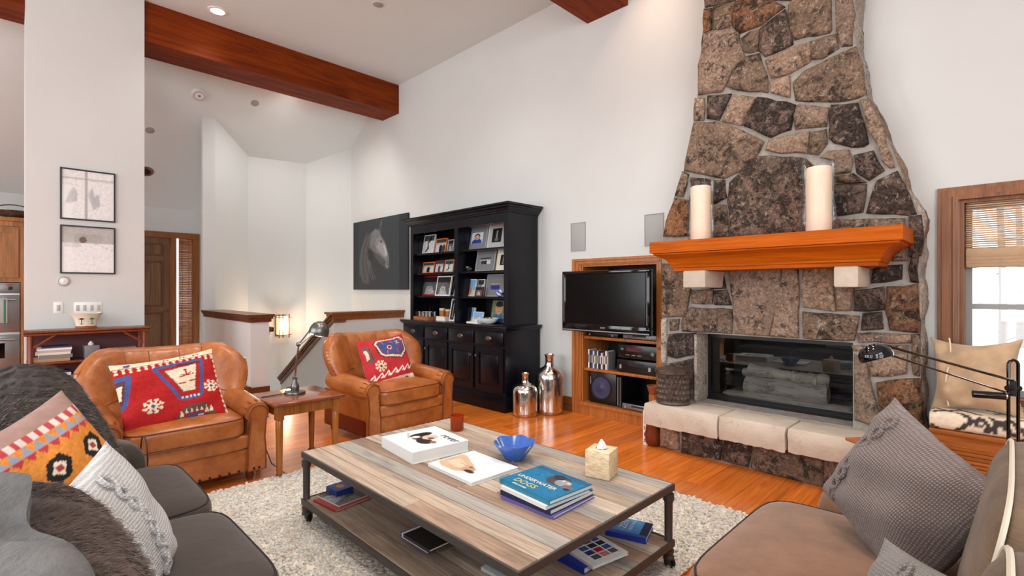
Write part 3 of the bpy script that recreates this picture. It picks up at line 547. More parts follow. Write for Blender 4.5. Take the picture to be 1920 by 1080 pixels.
Z1 = [('b', [(140, -60), (400, -60), (430, -5), (300, 20), (150, 65)]), ('r', [(140, 85), (205, 75), (208, 265), (140, 295)]), ('b', [(222, 65), (410, 30), (395, 215), (330, 250), (228, 268)]),
 ('r', [(430, 15), (560, -40), (760, 5), (880, 55), (740, 150), (660, 220), (560, 262), (470, 290), (405, 235), (410, 110)]), ('b', [(600, -180), (1000, -180), (930, 0), (800, -10), (620, -60)]),
 ('b', [(915, 40), (1010, -40), (1250, -60), (1300, -20), (1305, 260), (1290, 285), (985, 350), (930, 270)]), ('t', [(1345, -80), (1500, -80), (1520, 100), (1510, 400), (1410, 420), (1370, 270)]),
 ('t', [(145, 305), (380, 245), (455, 310), (460, 380), (505, 510), (400, 640), (330, 790), (300, 830), (85, 865), (95, 600), (115, 500)]), ('b', [(485, 340), (560, 290), (650, 265), (635, 455), (560, 470), (520, 470)]),
 ('d', [(665, 260), (740, 190), (890, 75), (920, 250), (950, 395), (880, 440), (700, 510), (655, 460)]), ('t', [(710, 545), (960, 425), (1110, 380), (1115, 560), (950, 660), (755, 715)]), ('b', [(1128, 375), (1345, 310), (1380, 440), (1230, 525), (1130, 530)]),
 ('b', [(520, 515), (645, 490), (725, 700), (725, 845), (560, 830), (430, 812), (350, 790), (420, 640)]), ('t', [(755, 730), (935, 695), (920, 800), (930, 885), (755, 850)]), ('b', [(970, 740), (1080, 640), (1530, 430), (1580, 560), (1635, 850), (1560, 900), (1330, 935), (985, 915), (965, 790)]),
 ('b', [(140, -330), (420, -340), (500, -190), (420, -80), (140, -85)]), ('d', [(1020, -300), (1480, -320), (1490, -110), (1290, -80), (1030, -70)]), ('b', [(520, -360), (1000, -340), (1000, -200), (560, -200)])]
Z2 = [('t', [(262, -60), (322, -62), (318, 82), (252, 92)]), ('d', [(345, -75), (505, -85), (465, -10), (425, 82), (345, 72)]), ('t', [(525, -82), (675, -65), (635, 0), (572, 122), (450, 92), (482, 0)]),
 ('d', [(692, -65), (945, -20), (925, 20), (912, 148), (770, 202), (597, 122), (645, 10)]), ('t', [(960, -15), (1165, -2), (1148, 128), (945, 150), (938, 60)]), ('d', [(1185, -10), (1365, -25), (1375, 40), (1445, 240), (1400, 268), (1330, 272), (1205, 238), (1175, 200), (1178, 60)]),
 ('t', [(1380, -45), (1440, -62), (1470, 10), (1530, 125), (1615, 400), (1588, 412), (1542, 370), (1503, 260), (1433, 130)]), ('b', [(252, 110), (430, 100), (560, 152), (722, 228), (688, 310), (638, 368), (556, 438), (450, 486), (330, 460), (190, 428), (217, 260)]),
 ('t', [(738, 290), (772, 218), (1036, 164), (1022, 308), (850, 308)]), ('b', [(1056, 168), (1146, 150), (1156, 250), (1098, 326), (1038, 308)]), ('t', [(1172, 295), (1298, 292), (1326, 360), (1316, 438), (1214, 448), (1204, 360), (1115, 342)]),
 ('d', [(1345, 334), (1468, 304), (1545, 430), (1440, 494), (1364, 448)]), ('d', [(494, 512), (692, 334), (850, 338), (1000, 350), (1062, 402), (1090, 500), (1180, 560), (1180, 850), (504, 880), (484, 640)]), ('b', [(172, 444), (212, 462), (178, 606), (124, 598)]),
 ('d', [(228, 482), (458, 502), (466, 618), (390, 655), (228, 638)]), ('r', [(122, 628), (214, 642), (214, 876), (48, 880), (62, 780)]), ('b', [(230, 655), (468, 670), (488, 880), (230, 890)]), ('b', [(1212, 470), (1330, 454), (1416, 512), (1228, 512)]),
 ('d', [(1210, 524), (1428, 524), (1396, 718), (1205, 742)]), ('d', [(1494, 508), (1638, 434), (1688, 522), (1772, 718), (1700, 732), (1434, 714)]), ('b', [(1205, 766), (1680, 756), (1680, 860), (1205, 880)]), ('d', [(1708, 752), (1792, 738), (1812, 900), (1805, 1010), (1724, 1010)])]
Z3 = [('b', [(80, 60), (560, 60), (520, 100), (228, 105), (228, 228), (284, 236), (254, 420), (240, 438), (78, 438)]), ('l', [(72, 458), (113, 458), (112, 546), (108, 770), (72, 780)]), ('b', [(131, 458), (194, 458), (194, 538), (131, 538)]), ('b', [(218, 466), (290, 372), (582, 388), (578, 556), (222, 543)]),
 ('b', [(297, 252), (438, 247), (438, 348), (292, 343)]), ('d', [(457, 252), (543, 252), (572, 356), (457, 348)]), ('d', [(427, 112), (518, 117), (538, 233), (432, 233)]), ('t', [(548, 60), (938, 60), (948, 280), (880, 458), (850, 572), (602, 558), (592, 330)]), ('t', [(958, 60), (1055, 60), (1066, 250), (1066, 588), (862, 576), (892, 460)]),
 ('d', [(127, 568), (316, 562), (306, 714), (180, 738), (122, 718)]), ('d', [(82, 794), (296, 748), (300, 1030), (92, 1030)])]
Z4 = [('t', [(85, 180), (243, 180), (243, 305), (250, 428), (92, 413)]), ('t', [(257, 180), (420, 170), (408, 300), (338, 316), (330, 428), (257, 428)]), ('b', [(92, 437), (363, 452), (343, 578), (97, 563)]), ('d', [(352, 332), (488, 312), (488, 423), (347, 428)]), ('d', [(387, 442), (478, 432), (488, 518), (382, 522)]), ('r', [(512, 312), (658, 302), (663, 532), (522, 523), (503, 420)]),
 ('d', [(437, 222), (578, 198), (578, 273), (432, 288)]), ('b', [(537, 158), (598, 108), (603, 183), (541, 183)]), ('t', [(367, 537), (618, 547), (618, 588), (367, 583)]), ('t', [(337, 602), (606, 604), (606, 628), (342, 628)]), ('t', [(420, 645), (606, 642), (606, 743), (433, 752)]), ('b', [(632, 552), (668, 552), (668, 748), (632, 738)]),
 ('t', [(342, 642), (400, 692), (472, 958), (440, 998), (347, 968)]), ('r', [(452, 787), (668, 767), (682, 990), (485, 990)]), ('d', [(626, 110), (664, 100), (658, 288), (618, 283)])]
px_stones(Z1, 1290, 0, .2037, YF, fp); px_stones(Z2, 1230, 200, .276, YF, fp); px_stones(Z3, 1220, 480, .2592, YF, fp); px_stones(Z4, 1470, 420, .3797, YF, fp)
ru = random.Random(8); us = [1322, 1398, 1470, 1535, 1598]      # courses above, up to the ceiling
for k, (ua, ub) in enumerate(zip(us[:-1], us[1:])):
    a, b = at_y(ua, -86, YF), at_y(ub, -86, YF); zm = 4.36+ru.uniform(-.05, .05); zn = ZC-.02
    for z0a, z0b, z1 in ((a.z, b.z, zm), (zm+.02, zm+.02, zn)):
        o = obj('stone', stone_mesh([(a.x+.012, z0a), (b.x-.012, z0b), (b.x-.02, z1+ru.uniform(-.02, 0)), ((a.x+b.x)/2, z1), (a.x+.02, z1-ru.uniform(0, .02))], .035, .006, k+50), ru.choice(['stone_brown', 'stone_tan', 'stone_dark']), fp, True, 60); o.location = (0, YF+.03, 0)
# side stones (right and left returns)
rr = random.Random(3)
for P, sgn in ((Rp, 1), (Lp, -1)):
    z = .02
    while z < ZC-.1:
        h = rr.uniform(.2, .38); z2 = min(ZC-.02, z+h); n = 5; m = M(); cut = rr.choice([(0, 1), (0, .5), (.5, 1)]) if h > .3 else (0, 1)
        pieces = [(0, 1)] if cut == (0, 1) else [(0, .5), (.5, 1)]
        for a0, a1 in pieces:
            m = M(); ya, yb2 = YF+.02+(YW-YF-.02)*a0+.006, YF+.02+(YW-YF-.02)*a1-.008; g = []
            for i in range(n+1):
                row = []
                for j in range(n+1):
                    zz = z+.008+(z2-z-.016)*i/n; yy = ya+(yb2-ya)*j/n; bul = min(1., 3.2*min(i, n-i)/n+.15)*min(1., 3.2*min(j, n-j)/n+.15)
                    row.append(len(m.v)); m.v.append((edge_x(P, zz)+sgn*(-.004+.024*bul+rr.uniform(-.008, .01)*bul), yy+rr.uniform(-.003, .003), zz+rr.uniform(-.004, .004)))
                g.append(row)
            for i in range(n):
                for j in range(n): q = (g[i][j], g[i][j+1], g[i+1][j+1], g[i+1][j]); m.f.append(q if sgn > 0 else q[::-1])
            obj('stone', m, rr.choice(['stone_light', 'stone_light', 'stone_light', 'stone_tan']) if sgn > 0 else 'stone_brown', fp, True, 70)  # right return coloured mostly pale to paint in the window light on it
        z = z2
# jamb stone beside the firebox, its pale colour standing in for window light
obj('stone', M().rbox(FX0-.02, FX0+.005, YF+.0, YW-.06, .41, FZ1-.01, .008, 2), 'stone_light', fp)
# firebox
obj('firebox', M().box(FX0, FX0+.02, YW-.04, YW+.5, FZ0, FZ1).box(FX1-.02, FX1, YW-.04, YW+.5, FZ0, FZ1).box(FX0, FX1, YW+.48, YW+.5, FZ0, FZ1).box(FX0, FX1, YW-.04, YW+.5, FZ0-.02, FZ0+.02).box(FX0, FX1, YW-.04, YW+.5, FZ1-.02, FZ1+.01), 'dark_rubber', fp, False)
fy = YW-.075
obj('firebox_frame', M().box(FX0, FX1, fy, fy+.04, FZ1-.045, FZ1).box(FX0, FX1, fy, fy+.04, FZ0, FZ0+.055).box(FX0, FX0+.03, fy, fy+.04, FZ0, FZ1).box(FX1-.03, FX1, fy, fy+.04, FZ0, FZ1).box(FX0, FX1, fy-.012, fy, FZ0, FZ0+.025), 'black_plastic', fp, False)
obj('firebox_glass', M().box(FX0+.03, FX1-.03, fy+.018, fy+.022, FZ0+.055, FZ1-.045), 'fire_glass', fp, False)
# hearth
hb_ = M().box(-2.145, -.36, 4.0, YF+.03, 0, .235); obj('hearth_core', hb_, 'mortar', fp, False)
HB = [('t', [(35, 85), (213, 120), (222, 345), (35, 312)]), ('d', [(252, 128), (660, 205), (628, 448), (252, 368)]), ('d', [(692, 212), (963, 268), (922, 522), (658, 453)]), ('b', [(987, 272), (1686, 410), (1676, 716), (954, 538)]), ('b', [(1702, 415), (2300, 530), (2300, 870), (1694, 722)])]
px_stones(HB, 1230, 780, .1852, 3.97, fp, .03)
o = obj('stone', stone_mesh([(-.70, .01), (-.37, .01), (-.37, .225), (-.70, .225)], .03, .006, 5), 'stone_dark', fp, True, 60); o.location = (0, 4.0, 0)
for k, (a, b) in enumerate(((-2.25, -1.613), (-1.605, -1.133), (-1.122, -.37))):
    rs = random.Random(k+20); m = M(); nx, nz = 16, 4
    m.rbox(a, b, 3.865, YF+.21 if a > -2 and b < -.8 else (YF+.21), .222+.006*k, .395, .012, 2)
    g = []
    for i in range(nx+1):
        for j in range(nz+1):
            zz = .215+.006*k+(.392-.215-.006*k)*j/nz; m.v.append((a+.004+(b-a-.008)*i/nx, 3.862-(0 if j in (0, nz) else rs.uniform(.004, .02))-(.004 if j == 0 else 0), zz+(rs.uniform(-.006, .004) if j == 0 else 0)))
    o0 = len(m.v)-(nx+1)*(nz+1)
    for i in range(nx):
        for j in range(nz): m.f.append((o0+i*(nz+1)+j, o0+(i+1)*(nz+1)+j, o0+(i+1)*(nz+1)+j+1, o0+i*(nz+1)+j+1))
    obj('hearth_slab', m, 'slab_stone', fp, True, 50)
# mantel
mx0, mx1, my = -1.98, -.60, 3.86
pf = [(0, 1.522), (.0, 1.545), (.012, 1.55), (.012, 1.562), (.022, 1.572), (.03, 1.59), (.045, 1.612), (.07, 1.632), (.10, 1.645), (.118, 1.653), (.118, 1.663), (.14, 1.667), (.14, 1.757)]
m = M()
for dd, z in pf: m.v += [(mx0-dd, YF+.02, z), (mx0-dd, my-dd, z), (mx1+dd, my-dd, z), (mx1+dd, YF+.02, z)]
for k in range(len(pf)-1):
    for i in range(4): j = (i+1) % 4; m.f.append((k*4+i, k*4+j, (k+1)*4+j, (k+1)*4+i))
m.f += [(3, 2, 1, 0), tuple((len(pf)-1)*4+i for i in range(4))]
obj('mantel', m, 'mantel_wood', fp, True, 25, 'orange-stained wooden mantel shelf with moulded edge')
for a, b in ((-1.885, -1.70), (-.838, -.70)): obj('corbel', M().rbox(a, b, 3.83, YF+.03, 1.385, 1.522, .012, 2), 'slab_stone', fp, True, 40, 'pale stone block under the mantel')
# logs
for k, (loc, L, r, rz, ry, ds) in enumerate((((-1.36, 4.62, .525), .62, .085, .03, 0, 'large pale ceramic fire log lying at the front of the firebox'), ((-1.40, 4.66, .645), .55, .045, -.1, .06, 'slim dark fire log lying across the large log'), ((-1.18, 4.63, .64), .25, .05, .5, .1, 'short fire log with pale cut end on the right'), ((-1.6, 4.70, .63), .3, .04, -.4, -.1, 'short fire log with pale cut end on the left'))):
    t = thing('fire_log', ds, 'fire log', loc, rz, 'fire logs behind the glass'); t.rotation_euler = (0, ry, rz); mm = M(); rl = random.Random(k); g = []
    nn = 16; mm.tube([(-L/2+L*i/8, rl.uniform(-.006, .006), rl.uniform(-.006, .006)) for i in range(9)], [r*rl.uniform(.92, 1.05) for _ in range(9)], nn, cap=False); obj('bark', mm, 'bark', t)
    for sg in (-1, 1): obj('cut_end', M().lathe([(r*.97, 0), (r*.9, .006), (.001, .006)], n=16, cap=False).xf(Matrix.Translation((sg*(L/2-.003), 0, 0)) @ Matrix.Rotation(sg*math.pi/2, 4, 'Y')), 'cream_cloth', t)
struct('ember_bed', M().rbox(FX0+.08, FX1-.08, 4.52, 4.85, FZ0+.02, FZ0+.06, .015), 'mortar', 'grey ash bed under the fire logs', 'ash bed')
# ================================================================== black hutch
HX0, HX1 = -6.05, -3.975
ht = thing('hutch', 'large black painted hutch with open shelves above drawers and doors', 'cabinet', (0, 0, 0))
lowf = 3.885
obj('lower_body', M().box(HX0+.01, HX1-.01, lowf, 4.45, .16, .925), 'black_paint', ht, False)
obj('plinth', M().rbox(HX0-.005, HX1+.008, lowf-.03, 4.455, 0, .155, .006).rbox(HX0, HX1+.004, lowf-.022, 4.452, .15, .175, .008), 'black_paint', ht)
obj('counter', M().rbox(HX0-.02, HX1+.03, lowf-.045, 4.455, .925, .957, .01).rbox(HX0-.01, HX1+.018, lowf-.025, 4.45, .905, .93, .008), 'black_paint', ht)
for k in range(4):
    w = (HX1-HX0-.04)/4; a = HX0+.02+k*w; e = a+w
    d_ = obj('drawer', M().rbox(a+.02, e-.02, lowf-.018, lowf, .735, .885, .006), 'black_paint', ht)
    c = (a+e)/2; obj('pull', M().lathe([(.004, -.018), (.022, -.012), (.027, 0), (.022, .006), (.004, .008)], n=12).xf(Matrix.Translation((c, lowf-.022, .81)) @ Matrix.Scale(1.9, 4, (1, 0, 0)) @ Matrix.Rotation(math.pi/2, 4, 'X')), 'pewter', d_)
    dd = obj('door', M().box(a+.02, e-.02, lowf-.016, lowf, .205, .27).box(a+.02, e-.02, lowf-.016, lowf, .645, .71).box(a+.02, a+.085, lowf-.016, lowf, .27, .645).box(e-.085, e-.02, lowf-.016, lowf, .27, .645), 'black_paint', ht, False)
    obj('panel', M().rbox(a+.105, e-.105, lowf-.012, lowf, .29, .625, .01).box(a+.085, e-.085, lowf-.004, lowf, .27, .645), 'black_paint', dd)
    kx = e-.05 if k % 2 == 0 else a+.05
    obj('knob', M().lathe([(.006, 0), (.006, .012), (.015, .018), (.015, .026), (.008, .03)], n=12).xf(Matrix.Translation((kx, lowf-.016, .60)) @ Matrix.Rotation(math.pi/2, 4, 'X')), 'pewter', dd)
UX0, UX1, UF = -5.97, -4.02, 3.975
obj('upper_side', M().box(UX0, UX0+.03, UF, 4.45, .957, 2.24), 'black_paint', ht, False); obj('upper_side', M().box(UX1-.03, UX1, UF, 4.45, .957, 2.24), 'black_paint', ht, False)
bp = M().box(UX0, UX1, 4.435, 4.45, .957, 2.24)
for i in range(19): bp.box(UX0+.05+i*.1, UX0+.056+i*.1, 4.43, 4.436, .957, 2.24)
obj('beadboard_back', bp, 'black_inner', ht, False)
obj('face_frame', M().box(UX0, UX0+.07, UF-.02, UF, .957, 2.24).box(UX1-.07, UX1, UF-.02, UF, .957, 2.24).box(-4.985, -4.915, UF-.02, 4.43, .957, 2.16).box(UX0, UX1, UF-.02, UF, 2.14, 2.24).box(UX0, UX1, UF, 4.44, 2.22, 2.24), 'black_paint', ht, False)
m = M()
for dd, z in [(0, 2.22), (0, 2.245), (.014, 2.25), (.014, 2.265), (.03, 2.275), (.05, 2.30), (.06, 2.305), (.06, 2.318), (.085, 2.33), (.085, 2.35)]: m.v += [(UX0-dd, 4.455, z), (UX0-dd, UF-.02-dd, z), (UX1+dd, UF-.02-dd, z), (UX1+dd, 4.455, z)]
for k in range(9):
    for i in range(4): j = (i+1) % 4; m.f.append((k*4+i, k*4+j, (k+1)*4+j, (k+1)*4+i))
m.f += [(3, 2, 1, 0), (36, 37, 38, 39)]
obj('cornice', m, 'black_paint', ht, True, 25)
SH = [.957, 1.285, 1.595, 1.865]
for z in SH[1:]:
    for a, b in ((UX0+.03, -4.985), (-4.915, UX1-.03)): obj('shelf', M().box(a, b, UF+.02, 4.43, z-.022, z), 'black_paint', ht, False)
# ---- photographs and small things on the shelves
def photo(kind, seed):
    r = random.Random(seed); n = 60; K = C(16, 16, 18)
    if kind == 'bw': cv = Canvas(C(206, 206, 204), n); cv.rect(0, .7, 1, 1, C(70, 70, 70)); cv.poly([(.3, .05), (.55, .3), (.45, .55), (.7, .75), (.6, .8), (.35, .6), (.4, .3), (.2, .1)], K); cv.ell(.62, .83, .09, .08, K)
    elif kind == 'group':
        cv = Canvas(C(190, 190, 188), n); cv.rect(0, .75, 1, 1, C(60, 62, 60))
        for i in range(3): x = .2+.3*i; cv.ell(x, .25, .17, .35, C(*[r.choice([20, 60, 200])]*3)); cv.ell(x, .66, .09, .11, C(176, 160, 150))
    elif kind == 'portrait': cv = Canvas(C(196, 206, 214), n); cv.ell(.5, .08, .42, .36, C(36, 62, 150)); cv.ell(.5, .6, .26, .3, K); cv.ell(.5, .54, .19, .24, C(206, 160, 136)); cv.rect(.38, .57, .45, .6, K); cv.rect(.55, .57, .62, .6, K); cv.ell(.5, .44, .08, .025, C(150, 80, 76))
    elif kind == 'boy': cv = Canvas(C(120, 132, 84), n); cv.grain(.25, 2, seed); cv.ell(.5, .08, .4, .34, C(70, 100, 160)); cv.ell(.5, .62, .24, .27, C(196, 150, 120)); cv.ell(.5, .82, .26, .14, C(40, 30, 24)); cv.rect(.4, .63, .45, .66, K); cv.rect(.56, .63, .61, .66, K); cv.ell(.5, .5, .07, .02, C(140, 70, 66))
    elif kind == 'dark': cv = Canvas(C(22, 22, 24), n); cv.poly([(.4, .1), (.6, .15), (.55, .6), (.62, .8), (.45, .85), (.42, .5)], C(150, 150, 150)); cv.ell(.5, .2, .2, .12, C(110, 110, 110))
    elif kind == 'beach': cv = Canvas(C(120, 172, 214), n); cv.rect(0, 0, 1, .35, C(206, 190, 160)); cv.ell(.5, .3, .2, .28, C(190, 120, 120)); cv.ell(.5, .62, .1, .11, C(190, 146, 120)); cv.ell(.35, .15, .15, .15, C(226, 226, 224))
    elif kind == 'team':
        cv = Canvas(C(120, 126, 120), n)
        for i in range(4): x = .16+.22*i; cv.ell(x, .28, .12, .32, C(40, 54, 140)); cv.ell(x, .66, .07, .1, C(196, 160, 140))
    else: cv = Canvas(C(90, 92, 92), n); cv.rect(0, .68, 1, 1, C(26, 26, 26)); cv.poly([(.2, 0), (.8, 0), (.6, .5), (.3, .45)], C(160, 160, 158)); cv.grain(.35, 1, seed)
    return cv.grain(.12, 1, seed)
def picture(u0, u1, vt, si, fmat, bar, kind, label, mat_w=0., lean=11, yb=4.13, name='photo_frame', dark_edge=None, matcol='c_grey'):
    z = SH[si]; a, b = at_y(u0, 575, yb).x, at_y(u1, 575, yb).x; um = (u0+u1)/2
    hh = at_y(um, vt, yb+.03).z-z; w = b-a; h = hh/math.cos(math.radians(lean))
    t = thing(name, label, 'picture frame', ((a+b)/2, yb, z+.002), 0, 'framed photographs in the black hutch'); t.rotation_euler = (-math.radians(lean), 0, 0)
    obj('frame', M().box(-w/2, w/2, -.008, .012, 0, bar).box(-w/2, w/2, -.008, .012, h-bar, h).box(-w/2, -w/2+bar, -.008, .012, bar, h-bar).box(w/2-bar, w/2, -.008, .012, bar, h-bar), fmat, t, False)
    pw, ph = w-2*bar-2*mat_w, h-2*bar-2*mat_w*1.15
    if mat_w: obj('mount', M().box(-w/2+bar, w/2-bar, -.002, .004, bar, h-bar), matcol, t, False)
    else: obj('backing', M().box(-w/2+bar, w/2-bar, .002, .008, bar, h-bar), 'c_black', t, False)
    o = obj('photo', print_mesh('photo', pw, ph, photo(kind, len(bpy.data.objects)), 'print', 22, 28), None, t); o.location = (0, -.0035, (h-ph)/2)
    obj('strut', M().box(-.012, .012, .012, .016, .01, h*.7).xf(Matrix.Rotation(math.radians(-lean*1.2), 4, 'X')) if False else M().prism([(.012, h*.62), (.05, .004), (.056, .004), (.016, h*.66)], -.012, .012, 'x'), 'c_black', t, False)
    return t
picture(791.6, 812, 441, 3, 'c_white', .012, 'bw', 'silver-framed skier photo, leftmost on the top left hutch shelf')
picture(815, 835.5, 448, 3, 'c_orange', .012, 'group', 'orange-framed photo in the middle of the top left hutch shelf')
picture(838, 849.5, 450, 3, 'c_silver', .012, 'other', 'tiny silver-framed photo at the right of the top left shelf')
picture(791.6, 813.5, 492, 2, 'c_orange', .013, 'group', 'orange-framed group photo, leftmost of the second left shelf')
picture(814.5, 831, 488.5, 2, 'c_darkred', .013, 'group', 'dark red framed photo between two lighter frames, second left shelf')
picture(832, 849.5, 487.6, 2, 'c_tan', .014, 'bw', 'tan-framed portrait photo, right end of the second left shelf')
picture(788, 822, 517.6, 1, 'c_red', .018, 'other', 'large bright red-framed photo on the third left hutch shelf')
picture(816, 843, 518, 1, 'c_white', .014, 'other', 'white-framed landscape photo leaning beside the red frame', yb=4.06)
picture(843.5, 852, 516, 1, 'c_silver', .014, 'dark', 'narrow silver frame half hidden by the hutch centre post, third shelf', yb=4.12)
picture(842, 852, 561, 0, 'c_white', .016, 'dark', 'tall white frame beside the centre post on the hutch counter', yb=4.08)
picture(874, 910.5, 424, 3, 'c_silver', .008, 'portrait', 'wide grey-framed photo of a person in a blue jacket and helmet', .07)
picture(913, 945, 417, 3, 'c_white', .008, 'dark', 'pale grey frame with small dark photo, top right hutch shelf', .06, matcol='c_silver')
picture(891, 925.8, 470.6, 2, 'c_silver', .008, 'group', 'wide grey-framed group photo right of the football', .07)
picture(929.5, 953, 468, 2, 'c_cream', .008, 'dark', 'cream frame with small dark photo, second right shelf', .05, matcol='c_cream')
picture(869, 890, 524, 1, 'c_white', .008, 'beach', 'white-edged beach photo, leftmost of the third right shelf')
picture(893.5, 906, 524, 1, 'c_white', .01, 'bw', 'small white-framed photo behind the brown one, third right shelf', yb=4.2)
picture(890.5, 903.8, 538, 1, 'c_brown', .012, 'other', 'small dark brown framed photo in front, third right shelf', yb=4.05)
picture(909.6, 944, 515, 1, 'c_silver', .008, 'team', 'wide grey-framed team photo behind the blue ball', .065)
picture(872.5, 888, 577, 0, 'c_white', .008, 'beach', 'white family snapshot standing left of the white bowl', yb=4.16)
picture(886, 904, 585, 0, 'c_white', .006, 'beach', 'small blue-toned snapshot behind the white bowl', yb=4.08)
picture(918, 947, 562, 0, 'c_black', .012, 'boy', 'black-framed photo of a dark-haired child behind the white bowl', yb=4.2)
picture(947, 954.5, 573, 0, 'c_cream', .016, 'other', 'narrow cream frame at the right end of the hutch counter', yb=4.05)
def shelf_pt(u, si, y): return (at_y(u, 575, y).x, y, SH[si]+.001)
# football
t = thing('football', 'small dark brown toy football on the second right hutch shelf', 'ball', shelf_pt(878.5, 2, 4.12))
obj('skin', M().lathe([(.002, -.075), (.018, -.06), (.032, -.03), (.036, 0), (.032, .03), (.018, .06), (.002, .075)], n=18).xf(Matrix.Translation((0, 0, .036)) @ Matrix.Rotation(math.pi/2, 4, 'Y')), 'football', t)
obj('lacing', M().box(-.03, .03, -.028, -.024, .058, .061).box(-.024, -.02, -.032, -.018, .056, .063).box(-.01, -.006, -.032, -.018, .057, .064).box(.004, .008, -.032, -.018, .057, .064).box(.018, .022, -.032, -.018, .056, .063), 'c_white', t, False)
t = thing('glass_ball', 'blue and white glass ball in front of the team photo', 'ball', shelf_pt(937.5, 1, 4.04))
n = 20; cvb = M().lathe([(.001 if a in (0, 12) else .042*math.sin(math.pi*a/12), .042-.042*math.cos(math.pi*a/12)) for a in range(13)], n=n, cap=False); me = mesh('ball', cvb, 'glazed')
col_attr(me, [C(40, 80, 190)[:3] if math.sin(v[0]*90+v[2]*120) > -.2 else C(230, 236, 240)[:3] for v in cvb.v]); obj('ball', me, None, t)
obj('stand', M().lathe([(.022, 0), (.018, .004), (.02, .008)], n=14), 'dark_iron', t)
# tray of tumblers, decanter, jars, books
tx = shelf_pt(797, 0, 4.06); t = thing('serving_tray', 'low pale wooden tray holding tumblers on the hutch counter', 'tray', tx)
obj('tray_base', M().box(-.2, .2, -.1, .1, 0, .008), 'tray_wood', t, False); obj('tray_rim', M().box(-.2, .2, -.1, -.09, .008, .045).box(-.2, .2, .09, .1, .008, .045).box(-.2, -.19, -.09, .09, .008, .045).box(.19, .2, -.09, .09, .008, .045), 'tray_wood', t, False)
for i in range(10):
    gx, gy = tx[0]-.155+.078*(i % 5), tx[1]-.04+.085*(i//5); ds = 'clear glass tumbler, number %s from the left in the %s row of the tray' % (('one', 'two', 'three', 'four', 'five')[i % 5], ('front', 'rear')[i//5])
    t = thing('tumbler', ds.replace('number one from the left', 'leftmost').replace('number five from the left', 'rightmost').replace('number two from the left', 'second from the left').replace('number three from the left', 'middle one').replace('number four from the left', 'second from the right'), 'glass', (gx, gy, SH[0]+.009), 0, 'tumblers on the tray')
    obj('wall', M().lathe([(.028, 0), (.034, .1), (.031, .1), (.026, .012), (.001, .012)], n=14, cap=False), 'tumbler_glass', t); obj('foot', M().lathe([(.028, 0), (.028, .01)], n=14), 'c_silver', t)
t = thing('decanter', 'clear triangular glass decanter standing behind the tray of tumblers', 'decanter', shelf_pt(808, 0, 4.3))
obj('body', M().lathe([(.075, 0), (.08, .02), (.05, .12), (.02, .19), (.024, .21), (.021, .21), (.017, .19), (.046, .12), (.074, .02), (.001, .01)], n=16, cap=False), 'tumbler_glass', t); obj('stopper', M().lathe([(.012, .2), (.02, .22), (.012, .245), (.002, .25)], n=12), 'chrome', t)
for k, (u, h, ds) in enumerate(((829.5, .105, 'tan wooden jar, left of the two on the white books'), (838.5, .095, 'darker tan wooden jar, right of the two on the white books'))):
    q = shelf_pt(u, 0, 4.1); t = thing('wooden_jar', ds, 'jar', (q[0], q[1]+.02*k, SH[0]+.058), 0, 'wooden jars on the hutch counter')
    obj('jar', M().lathe([(.036, 0), (.04, .01), (.04, h*.7), (.037, h*.72)], n=18), 'tray_wood', t); obj('lid', M().lathe([(.041, h*.72), (.041, h*.95), (.036, h)], n=18), 'pale_wood', t)
def book(name, label, loc, w, d, h, cover, rz=0., group=None, cat='book', edge='page', cv=None, spine=True, soft=False):
    """book lying flat: spine along -Y side; local x=width along spine, y=depth"""
    t = thing(name, label, cat, loc, rz, group); c = .0025 if not soft else .0008
    obj('cover', M().box(-w/2, w/2, -d/2, d/2, 0, c).box(-w/2, w/2, -d/2, d/2, h-c, h).box(-w/2, w/2, -d/2, -d/2+c, c, h-c), cover, t, False)
    obj('pages', M().box(-w/2+.004, w/2-.004, -d/2+c, d/2-.004, c, h-c), edge, t, False)
    if cv is not None:
        o = obj('cover_print', print_mesh('cover_print', w-.002, d-.002, cv, 'print', 80, int(80*d/w)), None, t); o.rotation_euler = (-math.pi/2, 0, 0); o.location = (0, -d/2+.001, h+.0012)
    return t
q = shelf_pt(834, 0, 4.11)
book('book', 'thin white book under the wooden jars, lower of the two', (q[0], q[1], SH[0]), .19, .15, .028, 'c_white', 0, 'white books under the jars'); book('book', 'thin white book directly under the wooden jars', (q[0]-.01, q[1], SH[0]+.029), .17, .14, .027, 'c_cream', .05, 'white books under the jars')
q = shelf_pt(886, 0, 4.0); book('book', 'thin white book lying left of the white bowl', (q[0]+.02, q[1]+.02, SH[0]), .2, .1, .02, 'c_white', 0)
q = shelf_pt(914.5, 0, 4.07); t = thing('oval_bowl', 'wide white oval bowl heaped with brown pine cones on the hutch', 'bowl', q)
obj('bowl', M().lathe([(.07, 0), (.11, .012), (.15, .04), (.17, .068), (.166, .07), (.145, .045), (.1, .02), (.001, .014)], n=28, cap=False).xf(Matrix.Scale(.62, 4, (0, 1, 0))), 'white_china', t)
for i in range(16):
    a = i*2.4; r = .022*math.sqrt(i); c = thing('pine_cone', 'small brown pine cone in the white oval bowl', 'pine cone', (q[0]+r*1.5*math.cos(a), q[1]+r*.8*math.sin(a), q[2]+.048+.012*(i < 5)), a, 'pine cones in the bowl'); c.rotation_euler = (1.2, 0, a)
    obj('cone', M().lathe([(.004, -.02), (.016, -.014), (.013, -.008), (.018, -.002), (.013, .004), (.014, .01), (.008, .014), (.008, .02), (.001, .024)], n=9, cap=False), 'football', c)
